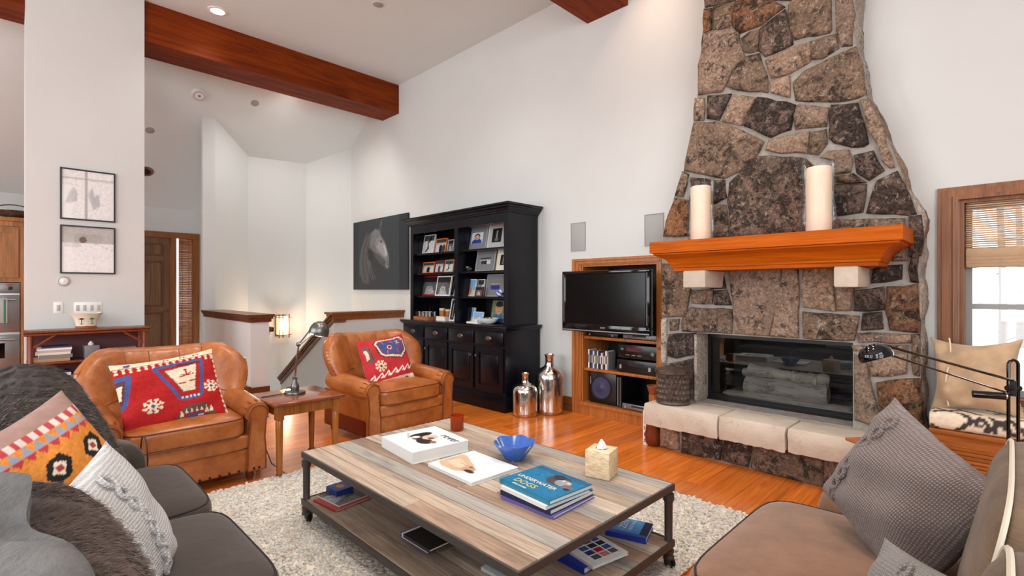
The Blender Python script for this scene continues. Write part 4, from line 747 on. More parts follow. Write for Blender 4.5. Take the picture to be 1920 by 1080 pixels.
# ================================================================== horse picture
pa, pb = at_y(663, 500, 4.44), at_y(765, 500, 4.44); w, h = pb.x-pa.x, 1.22; cv = Canvas(C(57, 62, 66), 150, w/h); G = lambda g: C(g, g+1, g+2)
cv.rect(.86, 0, 1, 1, C(44, 49, 54)).rect(0, 0, .1, 1, C(50, 55, 59))
body = [(.36, .82), (.44, .86), (.50, .83), (.53, .78), (.56, .73), (.62, .64), (.66, .53), (.69, .42), (.685, .31), (.66, .27), (.62, .3), (.57, .335), (.52, .36), (.48, .42), (.42, .47), (.38, .44), (.34, .36), (.33, .22), (.31, .08), (.20, .1), (.13, .22), (.12, .4), (.16, .6), (.24, .76)]
cv.poly(body, G(82)); cv.poly([(.36, .8), (.44, .86), (.5, .83), (.56, .73), (.62, .64), (.67, .5), (.69, .4), (.66, .36), (.58, .44), (.5, .5), (.44, .52), (.38, .56), (.33, .66)], G(116))
cv.poly([(.46, .72), (.53, .74), (.6, .64), (.65, .5), (.62, .44), (.55, .5), (.47, .58), (.42, .64)], G(146)); cv.poly([(.58, .62), (.62, .62), (.66, .48), (.63, .45)], G(170)); cv.ell(.655, .35, .03, .05, G(126)); cv.ell(.665, .345, .01, .02, G(44))
cv.poly([(.50, .83), (.535, .93), (.56, .99), (.555, .86), (.53, .78)], G(104)); cv.poly([(.515, .84), (.545, .93), (.548, .86), (.53, .8)], G(60)); cv.ell(.545, .67, .02, .02, G(28)); cv.line([(.55, .36), (.63, .37), (.68, .4)], .012, G(70))
for k in range(11): x = .16+.026*k; cv.line([(x+.12, .82-.01*k), (x+.03, .62), (x-.01, .4), (x+.03+.01*k, .14)], .007, G(random.choice([60, 74, 102, 112])))
cv.poly([(.3, .6), (.38, .56), (.42, .47), (.36, .4), (.3, .44)], G(54)); cv.blur(3)
t = thing('horse_picture', 'large dark canvas of a grey horse head on the back wall', 'picture', ((pa.x+pb.x)/2, YW-.001, 1.37)); o = obj('print', print_mesh('print', w, h, cv, 'matt_print', 140, 100), None, t); o.location = (0, -.033, 0)
obj('canvas_edge', M().box(-w/2, w/2, -.031, -.002, 0, h), 'c_black', t, False)
# ================================================================== wall speakers
for (ua, ub, ds) in ((1071, 1098, 'flush grey wall speaker above the left side of the television'), (1209, 1245, 'flush grey wall speaker partly behind the mantel end')):
    a, b = at_y(ua, 440, YW).x, at_y(ub, 440, YW).x; t = thing('wall_speaker', ds, 'speaker', ((a+b)/2, YW, 1.80), 0, 'flush wall speakers'); w = b-a
    obj('grille', M().rbox(-w/2+.006, w/2-.006, -.006, .0, .006, .309, .003), 'grey_cloth', t); obj('rim', M().box(-w/2, w/2, -.008, 0, 0, .006).box(-w/2, w/2, -.008, 0, .309, .315).box(-w/2, -w/2+.006, -.008, 0, 0, .315).box(w/2-.006, w/2, -.008, 0, 0, .315), 'grey_plastic', t, False)
# ================================================================== television niche
nt = thing('media_niche', 'built-in wooden media niche with shelves left of the fireplace', 'shelf unit')
obj('case', M().box(NX0, NX0+.02, YW-.01, YW+.5, NZ0, NZ1).box(NX1-.02, NX1, YW-.01, YW+.5, NZ0, NZ1).box(NX0, NX1, YW-.01, YW+.5, NZ0-.02, NZ0+.05).box(NX0, NX1, YW-.01, YW+.5, NZ1-.02, NZ1), 'niche_wood', nt, False)
obj('back_panel', M().box(NX0, NX1, YW+.48, YW+.5, NZ0, NZ1), 'black_inner', nt, False)
tr = M()
for o_, w_, t_ in ((.125, .125, .02), (.11, .03, .032), (.05, .025, .03)):
    a, b, c = NX0-o_, NX1+o_*.15, NZ1+o_*.55; tr.box(a, a+w_, YW-t_, YW, .0, c).box(a, b, YW-t_, YW, c-w_*.55, c)
tr.box(NX1-.03, NX1+.02, YW-.02, YW, 0, NZ1+.04); obj('casing', tr, 'niche_wood', nt, False)
obj('kick_board', M().box(NX0-.0, NX1, YW-.016, YW, 0, NZ0+.05).box(NX0, NX1, YW-.03, YW, NZ0+.02, NZ0+.05), 'niche_wood', nt, False)
for z in (.86, .51): obj('shelf', M().rbox(NX0+.02, NX1-.02, YW+.01, YW+.47, z-.03, z, .004), 'niche_wood', nt)
obj('knob', M().lathe([(.006, 0), (.006, .012), (.014, .018), (.012, .026)], n=10).xf(Matrix.Translation((NX1+.0, YW-.02, .8)) @ Matrix.Rotation(math.pi/2, 4, 'X')), 'pewter', nt)
# television on a swing arm
tvc = (at_y(1057, 560, 4.24)+at_y(1219, 560, 4.24))/2; tw = at_y(1219, 560, 4.24).x-at_y(1057, 560, 4.24).x
tv = thing('television', 'black flat-screen television swung out from the wooden niche', 'television', (tvc.x, 4.24, .93), math.radians(1))
thh = .635; bz = .036
obj('bezel', M().rbox(-tw/2, tw/2, -.02, .05, 0, .085, .008).rbox(-tw/2, tw/2, -.02, .05, thh-bz, thh, .008).rbox(-tw/2, -tw/2+bz*1.3, -.02, .05, .05, thh-.01, .008).rbox(tw/2-bz*1.3, tw/2, -.02, .05, .05, thh-.01, .008), 'black_gloss', tv)
obj('screen', M().box(-tw/2+.04, tw/2-.04, -.012, .03, .08, thh-.03), 'screen', tv, False); obj('rear_housing', M().rbox(-tw/2+.05, tw/2-.05, .03, .09, .06, thh-.05, .02), 'black_plastic', tv)
obj('trim_strip', M().box(-tw/2+.004, tw/2-.004, -.0235, -.02, .012, .022), 'silver_plastic', tv, False); obj('side_strip', M().box(tw/2-.03, tw/2-.024, -.0225, -.02, .1, .6).box(-tw/2+.024, -tw/2+.03, -.0225, -.02, .1, .6), 'c_grey', tv, False)
o = obj('lettering', text_mesh('lettering', 'SONY', .022, 'c_silver'), None, tv); o.location = (0, -.022, .052); o.rotation_euler = (math.pi/2, 0, 0)
obj('mount', M().box(-.06, .06, .09, .26, .25, .4), 'dark_iron', tv, False)
def device(name, label, x0, x1, y0, y1, z0, z1, face, extra, group=None, cat='device'):
    t = thing(name, label, cat, ((x0+x1)/2, y0, z0), 0, group); w, h = x1-x0, z1-z0
    obj('case', M().rbox(-w/2, w/2, 0, y1-y0, .008, h, .004), 'black_plastic', t); obj('front', M().rbox(-w/2, w/2, -.008, 0, .008, h, .003), face, t)
    for sx in (-1, 1): obj('foot', M().cyl(sx*w*.4, .03, 0, .008, .012, n=8), 'dark_rubber', t)
    for nm, m, mt in extra(w, h): obj(nm, m, mt, t)
    return t
def knobs(w, h): return [('display', M().box(-w*.28, w*.1, -.0095, -.008, h*.55, h*.8), 'c_darkred'), ('volume_knob', M().lathe([(.022, 0), (.02, .014)], n=16).xf(Matrix.Translation((w*.38, -.008, h*.5)) @ Matrix.Rotation(math.pi/2, 4, 'X')), 'c_grey'), ('button', M().box(-w*.42, -w*.36, -.011, -.008, h*.6, h*.75), 'c_grey'), ('button', M().box(-w*.3, -w*.2, -.011, -.008, h*.25, h*.32), 'c_grey'), ('button', M().box(-w*.15, -w*.05, -.011, -.008, h*.25, h*.32), 'c_grey'), ('button', M().box(0, w*.1, -.011, -.008, h*.25, h*.32), 'c_grey')]
def slot(w, h): return [('disc_slot', M().box(-w*.2, w*.2, -.0095, -.008, h*.55, h*.8), 'c_black'), ('button', M().box(w*.3, w*.36, -.011, -.008, h*.3, h*.6), 'c_silver'), ('button', M().box(-w*.42, -w*.38, -.011, -.008, h*.3, h*.6), 'c_silver')]
yd = YW+.04
device('receiver', 'black stereo receiver with volume knob on the middle niche shelf', -2.93, -2.47, yd, yd+.35, .655, .80, 'black_plastic', knobs)
device('disc_player', 'low black disc player under the stereo receiver', -2.94, -2.48, yd-.01, yd+.35, .51, .645, 'black_plastic', slot)
device('cable_box', 'slim silver-fronted player on the upper niche shelf below the television', -2.86, -2.48, yd-.02, yd+.3, .86, .915, 'silver_plastic', slot)
device('cable_box', 'slim black box on the upper niche shelf at the left', -3.32, -2.92, yd-.02, yd+.3, .86, .91, 'black_plastic', slot)
device('video_recorder', 'silver video recorder on the bottom niche floor', -2.86, -2.5, yd-.03, yd+.3, .137, .20, 'silver_plastic', slot)
t = thing('subwoofer', 'black subwoofer with round purple-grey cone in the bottom of the niche', 'speaker', (-3.13, yd, .137)); obj('cabinet', M().rbox(-.17, .17, 0, .34, 0, .335, .006), 'black_plastic', t)
rx = Matrix.Translation((0, 0, .17)) @ Matrix.Rotation(math.pi/2, 4, 'X'); obj('cone', M().lathe([(.118, .0), (.112, .006), (.04, -.0), (.03, .006), (.001, .012)], n=28, cap=False).xf(Matrix.Translation((-.02, -.003, 0)) @ rx), 'cone_grey', t); obj('surround', M().lathe([(.118, 0), (.124, .01), (.132, .008), (.134, 0)], n=28, cap=False).xf(Matrix.Translation((-.02, -.001, 0)) @ rx), 'dark_rubber', t)
obj('badge', M().box(-.16, -.15, -.004, 0, .2, .28), 'c_grey', t, False)
t = thing('tower_speaker', 'narrow black ribbed box beside the subwoofer', 'speaker', (-2.92, yd, .137)); obj('cabinet', M().box(-.03, .03, 0, .3, 0, .32), 'black_plastic', t, False); obj('rib', M().box(-.02, -.01, -.006, 0, .01, .31), 'c_grey', t, False); obj('rib', M().box(.01, .016, -.006, 0, .01, .31), 'c_grey', t, False)
x = -3.325; rd = random.Random(5)
names = ['white', 'black', 'blue', 'white', 'grey', 'black', 'white', 'navy', 'black', 'white', 'red', 'black', 'white', 'grey']
for k, cn in enumerate(names):
    w = rd.uniform(.016, .024); o = thing('disc_case', 'disc case with %s spine, %s in the row on the niche shelf' % (cn, ('first', 'second', 'third', 'fourth', 'fifth', 'sixth', 'seventh', 'eighth', 'ninth', 'tenth', 'eleventh', 'twelfth', 'thirteenth', 'fourteenth')[k]), 'disc case', (x+w/2, yd, .51), 0, 'disc cases on the niche shelf')
    h = rd.choice([.19, .19, .2, .175]); obj('case', M().box(-w/2+.0006, w/2-.0006, 0, .135, 0, h), 'c_'+cn, o, False); obj('spine_title', M().box(-w*.25, w*.25, -.0006, 0, h*.3, h*.75), rd.choice(['c_white', 'c_grey', 'c_yellow']) if cn not in ('white',) else 'c_black', o, False); x += w
# ================================================================== things on and by the hearth
for k, (u, ds) in enumerate(((1314, 'left'), (1535, 'right'))):
    p = at_y(u, 440, 3.99); t = thing('hurricane_vase', 'wavy clear glass hurricane around the %s candle on the mantel' % ds, 'vase', (p.x, 3.99, 1.758), 0, 'glass hurricanes on the mantel')
    pr = [(.085, 0), (.098, .02), (.112, .12), (.104, .2), (.096, .27), (.102, .36), (.108, .44), (.104, .52)]; obj('glass_wall', M().lathe(pr, n=40, cap=False), 'hurricane_glass', t); obj('rim', M().lathe([(.102, .517), (.106, .517), (.106, .523), (.102, .523), (.102, .517)], n=40, cap=False), 'hurricane_glass', t); obj('base', M().lathe([(.085, 0), (.085, .008)], n=28), 'hurricane_glass', t)
    c = thing('pillar_candle', 'thick cream pillar candle inside the %s glass hurricane' % ds, 'candle', (p.x, 3.99, 1.767), 0, 'pillar candles on the mantel'); H_ = .445 if k == 0 else .455
    obj('wax', M().lathe([(.076, 0), (.079, .01), (.079, H_-.006), (.074, H_), (.03, H_-.012), (.001, H_-.012)], n=30, cap=False), 'wax', c); obj('wick', M().tube([(0, 0, H_-.014), (.003, 0, H_+.008)], .0015, 6), 'c_black', c)
dp = at_y(1262, 740, 4.03); t = thing('woven_drum', 'dark woven drum stool standing on the left end of the hearth', 'stool', (dp.x, 4.03, .396)); R_ = .138
obj('drum', M().lathe([(R_-.012, .02), (R_-.012, .26)], n=30), 'wicker', t); obj('foot_ring', M().lathe([(R_-.005, 0), (R_+.004, .012), (R_-.002, .03), (R_-.012, .03)], n=30), 'wicker', t); obj('top_ring', M().lathe([(R_-.01, .25), (R_+.012, .262), (R_+.014, .285), (R_-.004, .292), (R_-.02, .285), (.001, .282)], n=30, cap=False), 'wicker', t)
for ring in range(5):
    for i in range(26):
        a = 2*math.pi*(i+.5*(ring % 2))/26; z = .055+ring*.046; c0 = Vector((math.cos(a), math.sin(a), 0)); s0 = Vector((-math.sin(a), math.cos(a), 0)); m = M()
        m.v = [tuple(c0*(R_-.013)+Vector((0, 0, z-.026))), tuple(c0*(R_-.013)+s0*.017+Vector((0, 0, z))), tuple(c0*(R_-.013)+Vector((0, 0, z+.026))), tuple(c0*(R_-.013)-s0*.017+Vector((0, 0, z))), tuple(c0*(R_+.004)+Vector((0, 0, z)))]; m.f = [(0, 1, 4), (1, 2, 4), (2, 3, 4), (3, 0, 4)]
        obj('weave_knot', m, 'wicker', t, False)
p = at_z(1213, 834, 0); t = thing('marked_post', 'white square wooden post with black brush marks standing at the hearth end', 'post', (p.x-.01, p.y, 0), .3); obj('post', M().rbox(-.022, .022, -.022, .022, 0, .30, .004), 'c_white', t)
for k in range(5):
    z = .265-.055*k; obj('mark', M().box(-.014, .016, -.0228, -.022, z-.014, z-.010).box(-.010, -.006, -.0228, -.022, z-.014, z+.010).box(.004, .008, -.0228, -.022, z-.014, z+.014).box(-.012, .0, -.0228, -.022, z+.004, z+.008), 'c_black', t, False)
t = thing('copper_pot', 'brown copper pot on the floor tucked beside the hearth end', 'pot', (-2.245, 4.0, 0)); obj('pot', M().lathe([(.05, 0), (.068, .03), (.075, .1), (.062, .17), (.066, .19), (.06, .19), (.056, .17), (.001, .02)], n=24, cap=False), 'copper', t); obj('rim', M().lathe([(.066, .186), (.072, .192), (.066, .198), (.06, .192)], n=24, cap=False), 'copper', t)
p = at_y(1216, 755, 4.38); t = thing('terracotta_cup', 'small terracotta cup peeking over the left hearth end', 'cup', (-2.4, 4.30, .0)); obj('stand', M().cyl(0, 0, 0, .38, .045, .05, 18), 'niche_wood', t); obj('cup', M().lathe([(.045, .38), (.06, .43), (.064, .455), (.058, .455), (.04, .39), (.001, .385)], n=22, cap=False), 'terracotta', t); obj('lip', M().lathe([(.058, .452), (.067, .452), (.067, .462), (.058, .462), (.058, .452)], n=22, cap=False), 'terracotta', t)
# mercury glass bottles
for (x, y, R, Hh, rn, ds) in ((-3.77, 3.97, .138, .46, .038, 'shorter mercury-glass bottle, left and in front of the taller one'), (-3.66, 4.25, .155, .65, .05, 'taller mercury-glass bottle standing by the wall')):
    t = thing('mercury_bottle', ds, 'bottle', (x, y, 0), 0, 'mercury-glass floor bottles'); b = Hh*.7 if Hh < .5 else Hh*.73
    obj('body', M().lathe([(R*.9, 0), (R*.985, .015), (R, .04), (R, b*.82), (R*.93, b*.93), (R*.72, b*1.03), (R*.4, b*1.085), (rn*1.05, b*1.12)], n=36, cap=False), 'mercury', t)
    obj('neck', M().lathe([(rn*1.05, b*1.12), (rn*.92, b*1.16), (rn*.95, Hh-.025), (rn*1.15, Hh-.012), (rn*1.2, Hh), (rn*.9, Hh), (rn*.75, Hh-.03)], n=28, cap=False), 'mercury', t)
# ================================================================== leather wing chairs (front = local +X)
def make_chair(name, label, loc, rz):
    t = thing(name, label, 'armchair', loc, rz, 'tan leather wing chairs'); D0 = -.80   # local x: 0 at front, negative to the back
    hw = .47
    obj('base', M().rbox(-.80, -.02, -hw+.03, hw-.03, .07, .33, .02), 'leather', t)
    obj('front_rail', M().puff(-.02, 0, .285, .07, 2*hw-.14, .11, 5, 8), 'leather', t); obj('front_panel', M().rbox(-.05, .0, -hw+.05, hw-.05, .075, .235, .012), 'leather', t)
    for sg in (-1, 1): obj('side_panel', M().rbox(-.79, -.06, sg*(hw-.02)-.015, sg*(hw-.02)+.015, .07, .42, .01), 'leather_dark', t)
    # seat cushion
    st = obj('seat_cushion', M().puff(-.315, 0, .395, .69, 2*hw-.22, .155, 7, 12, .045), 'leather', t)
    for qz in (-.8, .8): obj('piping', M().puff_ring(-.313, 0, .395, .70, 2*hw-.215, .155, 7, qz, .0045), 'leather_seam', st)
    # arms: rolled, sloping up to the back
    for sg in (-1, 1):
        yc = sg*(hw-.055); m = M(); n = 16; L = 9; rings = []
        for k in range(L):
            a = k/(L-1); x = -.01-a*.66; r = .088 if k else .078; zc = .475+.035*a
            for i in range(n):
                an = 2*math.pi*i/n; m.v.append((x, yc+sg*.012+math.cos(an)*r*1.02, zc+math.sin(an)*r))
        for k in range(L-1):
            for i in range(n): j = (i+1) % n; m.f.append((k*n+i, k*n+j, (k+1)*n+j, (k+1)*n+i))
        m.f.append(tuple(range(n))); arm = obj('arm', m, 'leather', t)
        inner = obj('arm_inside', M().rbox(-.68, -.03, yc-.055, yc+.055, .2, .48, .03), 'leather', t)
        # rounded front facing panel that narrows downwards
        fp_ = []
        for i in range(11): an = math.radians(-35+250*i/10); fp_.append((yc+sg*.012+.062*math.cos(an), .475+.062*math.sin(an)))
        fp_ += [(yc-.052, .30), (yc-.06, .22), (yc-.06, .075), (yc+.06, .075), (yc+.06, .22), (yc+.052, .30)]
        front = obj('arm_front', M().prism(fp_, -.03, .016, 'x'), 'leather', t, True, 30)
        obj('piping', M().tube([(.016, a, b) for a, b in fp_]+[(.016,)+fp_[0]], .006, 6), 'leather_seam', front)
        for i in range(9):
            an = math.radians(-30+240*i/8); obj('pleat', M().tube([(-.012, yc+sg*.012+.089*math.cos(an), .475+.087*math.sin(an)), (-.075, yc+sg*.012+.0905*math.cos(an), .477+.0885*math.sin(an))], .0035, 5), 'leather_seam', arm)
    # curved back with wings
    ns, nh = 32, 14; F = []; B = []
    def surf(s, h):
        hwid = .40+.135*math.sin(min(1, h)*math.pi*.58)**1.5; y = s*hwid; x = -.735-.10*h+.30*abs(s)**3.2*(1-.15*h)-.02*h*h
        top = .925+.045*(abs(s)**2)-.17*(max(0, abs(s)-.62)/.38)**2.2
        return Vector((x, y, .36+h*(top-.36)))
    m = M(); gF, gB = [], []
    for i in range(nh+1):
        rF, rB = [], []
        for j in range(ns+1):
            s_, h = -1+2*j/ns, i/nh; p = surf(s_, h); e = .015
            n_ = (surf(min(1, s_+e), h)-surf(max(-1, s_-e), h)).cross(surf(s_, min(1, h+e))-surf(s_, max(0, h-e))).normalized()
            if n_.x < 0: n_ = -n_
            ed = max(0., 1-abs(s_)**10)**.5*max(0., 1-max(0, h)**10)**.5
            tk = .075*ed+.012; tuft = 0.
            if h > .35:
                for sc in (-.5, -.17, .17, .5): tuft -= .016*math.exp(-((s_-sc)/.022)**2)*(h-.35)/.65
            tuft -= .02*math.exp(-((h-.34)/.03)**2)
            rF.append(len(m.v)); m.v.append(p+n_*(tk+tuft)); rB.append(len(m.v)); m.v.append(p-n_*(tk*.9)+Vector((-.02*h, 0, 0)))
        gF.append(rF); gB.append(rB)
    for i in range(nh):
        for j in range(ns):
            m.f.append((gF[i][j], gF[i][j+1], gF[i+1][j+1], gF[i+1][j])); m.f.append((gB[i][j+1], gB[i][j], gB[i+1][j], gB[i+1][j+1]))
    for i in range(nh): m.f.append((gF[i][0], gF[i+1][0], gB[i+1][0], gB[i][0])); m.f.append((gF[i+1][ns], gF[i][ns], gB[i][ns], gB[i+1][ns]))
    for j in range(ns): m.f.append((gF[nh][j], gF[nh][j+1], gB[nh][j+1], gB[nh][j])); m.f.append((gF[0][j+1], gF[0][j], gB[0][j], gB[0][j+1]))
    back = obj('backrest', m, 'leather', t, True, 75)
    for sc in (-.5, -.17, .17, .5): obj('seam', M().tube([m.v[gF[i][round((sc+1)/2*ns)]] for i in range(6, nh)]+[m.v[gB[nh][round((sc+1)/2*ns)]]], .003, 5), 'leather_seam', back)
    for sg, rng in ((-1, range(0, 9)), (1, range(ns-8, ns+1))): obj('seam', M().tube([Vector(m.v[gF[5][j]])+Vector((.002, 0, 0)) for j in rng], .0035, 5), 'leather_seam', back)
    for sg in (0, ns): # pleats around the rolled wing edge
        for i in range(7, nh+1): p = Vector(m.v[gF[i][sg]]); q = Vector(m.v[gB[i][sg]]); obj('pleat', M().tube([p.lerp(q, .05), p.lerp(q, .95)], .003, 5), 'leather_seam', back)
    # nails, feet
    nm = mesh('nail', M().lathe([(.009, 0), (.007, .004), (.001, .006)], n=8, cap=False).xf(Matrix.Rotation(math.pi/2, 4, 'Y')), 'dark_iron')
    for k in range(13): o = obj('nail', nm, None, t); o.location = (.0, -.36+.06*k, .088)
    for sg in (-1, 1):
        for k in range(2): o = obj('nail', nm, None, t); o.location = (.016, sg*(.395+.035*k), .09)
        for k in range(9):
            o = obj('nail', nm, None, t); o.location = (-.08-.08*k, sg*(hw-.005), .09); o.rotation_euler = (0, 0, sg*math.pi/2)
        for x in (-.06, -.74): obj('foot', M().lathe([(.02, 0), (.028, .02), (.03, .075)], sg*(hw-.08) and x, sg*(hw-.08), 0, 12), 'cap_wood', t)
    return t
ch1 = make_chair('wing_chair', 'tan leather wing chair nearest the white column, behind the grey sofa', (-3.86, .835, 0), 0)
ch2 = make_chair('wing_chair', 'tan leather wing chair in front of the black hutch', (-3.97, 2.655, 0), math.radians(3))
# ================================================================== pillows
def pillow(name, label, cat, center, right, up, w, h, t, mat, cv=None, n=24, group=None, sag=.09, piping=None, back=None, wr=.006, seed=0, k=2.4):
    rs = np.random.default_rng(seed+3); ph = rs.uniform(0, 6, 8); m = M(); g = np.linspace(-1, 1, n+1); cols = []
    def P(u, v, side):
        x = w/2*u*(1-sag*(1-v*v)*abs(u)**2); z = h/2*v*(1-sag*(1-u*u)*abs(v)**2)
        th = t/2*(max(0, 1-abs(u)**k)*max(0, 1-abs(v)**k))**.55
        wrk = wr*(math.sin(7*u+3*v+ph[0])+math.sin(-5*u+8*v+ph[1])+.6*math.sin(13*u*v+ph[2]))*min(1, th/(t*.2))
        sl = -.02*h*(1-abs(u)**2)*(v > 0)*v
        return (x, -side*(th+wrk*(.5 if side > 0 else -.5)), z+sl)
    idx = {}
    for s_ in (1, -1):
        for j, v in enumerate(g):
            for i, u in enumerate(g):
                edge = i in (0, n) or j in (0, n)
                if s_ < 0 and edge: idx[(s_, i, j)] = idx[(1, i, j)]; continue
                idx[(s_, i, j)] = len(m.v); m.v.append(P(u, v, s_))
                cols.append(cv.get((u+1)/2, (v+1)/2) if cv and (s_ > 0) else (back or (.7, .62, .5))[:3])
    for s_ in (1, -1):
        for j in range(n):
            for i in range(n):
                q = tuple(idx[(s_, a, b)] for a, b in ((i, j), (i+1, j), (i+1, j+1), (i, j+1))); m.f.append(q if s_ > 0 else q[::-1])
    me = mesh(name, m, mat, True, 80)
    if cv: col_attr(me, cols)
    o = tag(obj(name, me, None), label, cat, group); r = Vector(right).normalized(); place(o, center, r, up)
    if piping:
        ring = [(g[i], -1) for i in range(n+1)]+[(1, g[j]) for j in range(1, n+1)]+[(g[n-i], 1) for i in range(1, n+1)]+[(-1, g[n-j]) for j in range(1, n)]
        ring = [P(u, v, 1) for u, v in ring]; obj('piping', M().tube(ring+[ring[0]], .004, 6), piping, o)
    return o
RED, CRM, BLU, DRK, ORG, GRY = C(168, 24, 26), C(224, 204, 178), C(70, 82, 136), C(72, 48, 48), C(206, 128, 52), C(140, 144, 156)
def flake(cv, x, y, r, c, core):
    for k in range(8): a = k*math.pi/4+.2; cv.line([(x, y), (x+r*math.cos(a), y+r*math.sin(a))], r*.26, c); cv.ell(x+r*math.cos(a), y+r*math.sin(a), r*.2, r*.2, c); cv.ell(x+r*.95*math.cos(a+.25), y+r*.95*math.sin(a+.25), r*.15, r*.15, c)
    cv.ell(x, y, r*.55, r*.55, c); cv.poly([(x-r*.3, y), (x, y+r*.34), (x+r*.3, y), (x, y-r*.34)], core)
cv = Canvas(RED, 220, 1.25)
for i in range(30): cv.rect(0, i/30, 1, i/30+.012, C(random.choice([150, 178, 190]), 34, 34), .35)
cv.rect(0, .88, 1, 1, CRM)
for i in range(16): cv.ell(i/15, .88, .022, .035, RED); cv.ell(i/15+.033, .86, .017, .02, CRM)
cv.rect(0, .915, 1, .925, C(150, 50, 50)); cv.poly([(.1, .93), (.16, .93), (.18, .98), (.12, .97)], BLU)
for x in (.5, .66, .8): cv.ell(x, .955, .03, .018, DRK); cv.ell(x, .955, .018, .01, CRM)
cv.poly([(.34, .83), (.38, .86), (.84, .88), (.86, .84), (.77, .34), (.72, .31), (.56, .31), (.52, .34)], BLU); cv.poly([(.39, .81), (.82, .84), (.74, .37), (.55, .36)], RED); cv.poly([(.44, .77), (.78, .81), (.71, .42), (.575, .41)], C(120, 70, 66)); cv.poly([(.455, .765), (.77, .80), (.70, .43), (.585, .42)], CRM)
cv.line([(.58, .64), (.72, .66)], .016, RED); cv.line([(.65, .65), (.65, .73)], .016, RED); cv.line([(.6, .67), (.65, .65), (.7, .69)], .014, RED); cv.ell(.65, .735, .014, .02, RED); cv.rect(.55, .53, .62, .545, C(150, 50, 50)); cv.rect(.66, .55, .72, .565, C(150, 50, 50)); cv.rect(.58, .81, .82, .84, C(110, 30, 36))
for i in range(5): cv.ell(.56+.04*i, .345, .012, .016, CRM)
flake(cv, .28, .32, .085, CRM, BLU); flake(cv, .88, .44, .075, CRM, BLU); cv.poly([(.0, .8), (.15, .82), (.15, .75), (.06, .4), (.0, .35)], BLU); cv.poly([(0, .74), (.09, .74), (.03, .44), (0, .43)], C(90, 50, 52)); cv.poly([(0, .68), (.05, .68), (.02, .5), (0, .5)], CRM)
cv.poly([(.44, .0), (.47, .1), (.56, .22), (.76, .22), (.86, .08), (.86, 0)], C(96, 72, 66)); 
for i in range(7): x = .5+.05*i; cv.poly([(x, .09), (x+.045, .09), (x+.022, .19)], CRM)
cv.poly([(.5, 0), (.56, .12), (.74, .12), (.8, 0)], RED); cv.poly([(.53, 0), (.575, .10), (.73, .10), (.77, 0)], BLU); cv.rect(.56, .035, .64, .05, CRM); cv.rect(.68, .06, .73, .075, CRM)
for i in range(12): cv.ell(.985, .05+.075*i, .014, .03, CRM)
pillow('kilim_pillow', 'red kilim pillow with cream top band, blue medallion, on the nearer armchair', 'pillow', (-4.09, .78, .672), (-.05, 1, .1), (-.42, -.14, .9), .61, .51, .16, 'woven', cv.grain(.1, 0), 110, 'kilim pillows', .05, None, CRM)
cv = Canvas(C(186, 44, 52), 200, 1.)
for i in range(26): cv.rect(i/26, 0, i/26+.02, 1, C(random.choice([170, 196, 206]), 50, 56), .35)
cv.poly([(.27, .88), (.36, .96), (.9, .97), (.97, .86), (.96, .62), (.8, .48), (.42, .55), (.34, .62)], DRK); cv.poly([(.29, .87), (.37, .945), (.89, .955), (.955, .86), (.945, .63), (.79, .5), (.43, .57), (.36, .63)], CRM); cv.poly([(.33, .86), (.39, .91), (.87, .925), (.92, .85), (.91, .65), (.78, .55), (.45, .60), (.39, .65)], RED); cv.poly([(.345, .85), (.4, .895), (.86, .91), (.905, .845), (.895, .66), (.775, .565), (.46, .615), (.40, .66)], BLU)
for i in range(24): a = i/24*6.283; cv.ell(.64+.33*math.cos(a), .73+.225*math.sin(a), .011, .011, C(36, 24, 26))
cv.ell(.58, .75, .05, .05, CRM); cv.ell(.58, .75, .035, .035, RED); cv.ell(.8, .73, .035, .04, RED); cv.line([(.74, .86), (.8, .86), (.75, .81), (.82, .81)], .014, C(236, 232, 226))
for (a, b) in (((.45, .9), (.47, .84)), ((.62, .9), (.68, .83)), ((.5, .62), (.52, .68)), ((.74, .6), (.73, .68)), ((.86, .9), (.88, .86))): cv.line([a, b], .016, C(206, 96, 96))
cv.poly([(.05, .85), (.2, .82), (.24, .55), (.1, .45)], C(110, 80, 82)); cv.poly([(.06, .76), (.12, .76), (.13, .58), (.07, .55)], CRM); cv.line([(.17, .8), (.19, .56)], .025, RED); flake(cv, .3, .4, .1, CRM, DRK)
cv.poly([(0, .09), (1, .16), (1, 0), (0, 0)], CRM)
for i in range(7): x = .05+.15*i; y = .16+.02*i; cv.line([(x-.05, y-.03), (x+.08, y+.08), (x+.1, y+.02), (x+.06, y+.0)], .026, C(236, 226, 210))
for x in (.48, .8): cv.poly([(x-.06, .05), (x-.04, .1), (x+.02, .11), (x+.05, .06), (x+.02, .01), (x-.04, .0)], C(70, 70, 84)); cv.ell(x, .055, .03, .03, C(190, 90, 96))
pillow('kilim_pillow', 'faded red kilim pillow with blue hexagon, on the armchair by the hutch', 'pillow', (-4.33, 2.59, .672), (-.0, 1, .08), (-.4, -.14, .9), .52, .50, .15, 'woven', cv.grain(.1, 0), 100, 'kilim pillows', .05, None, CRM)
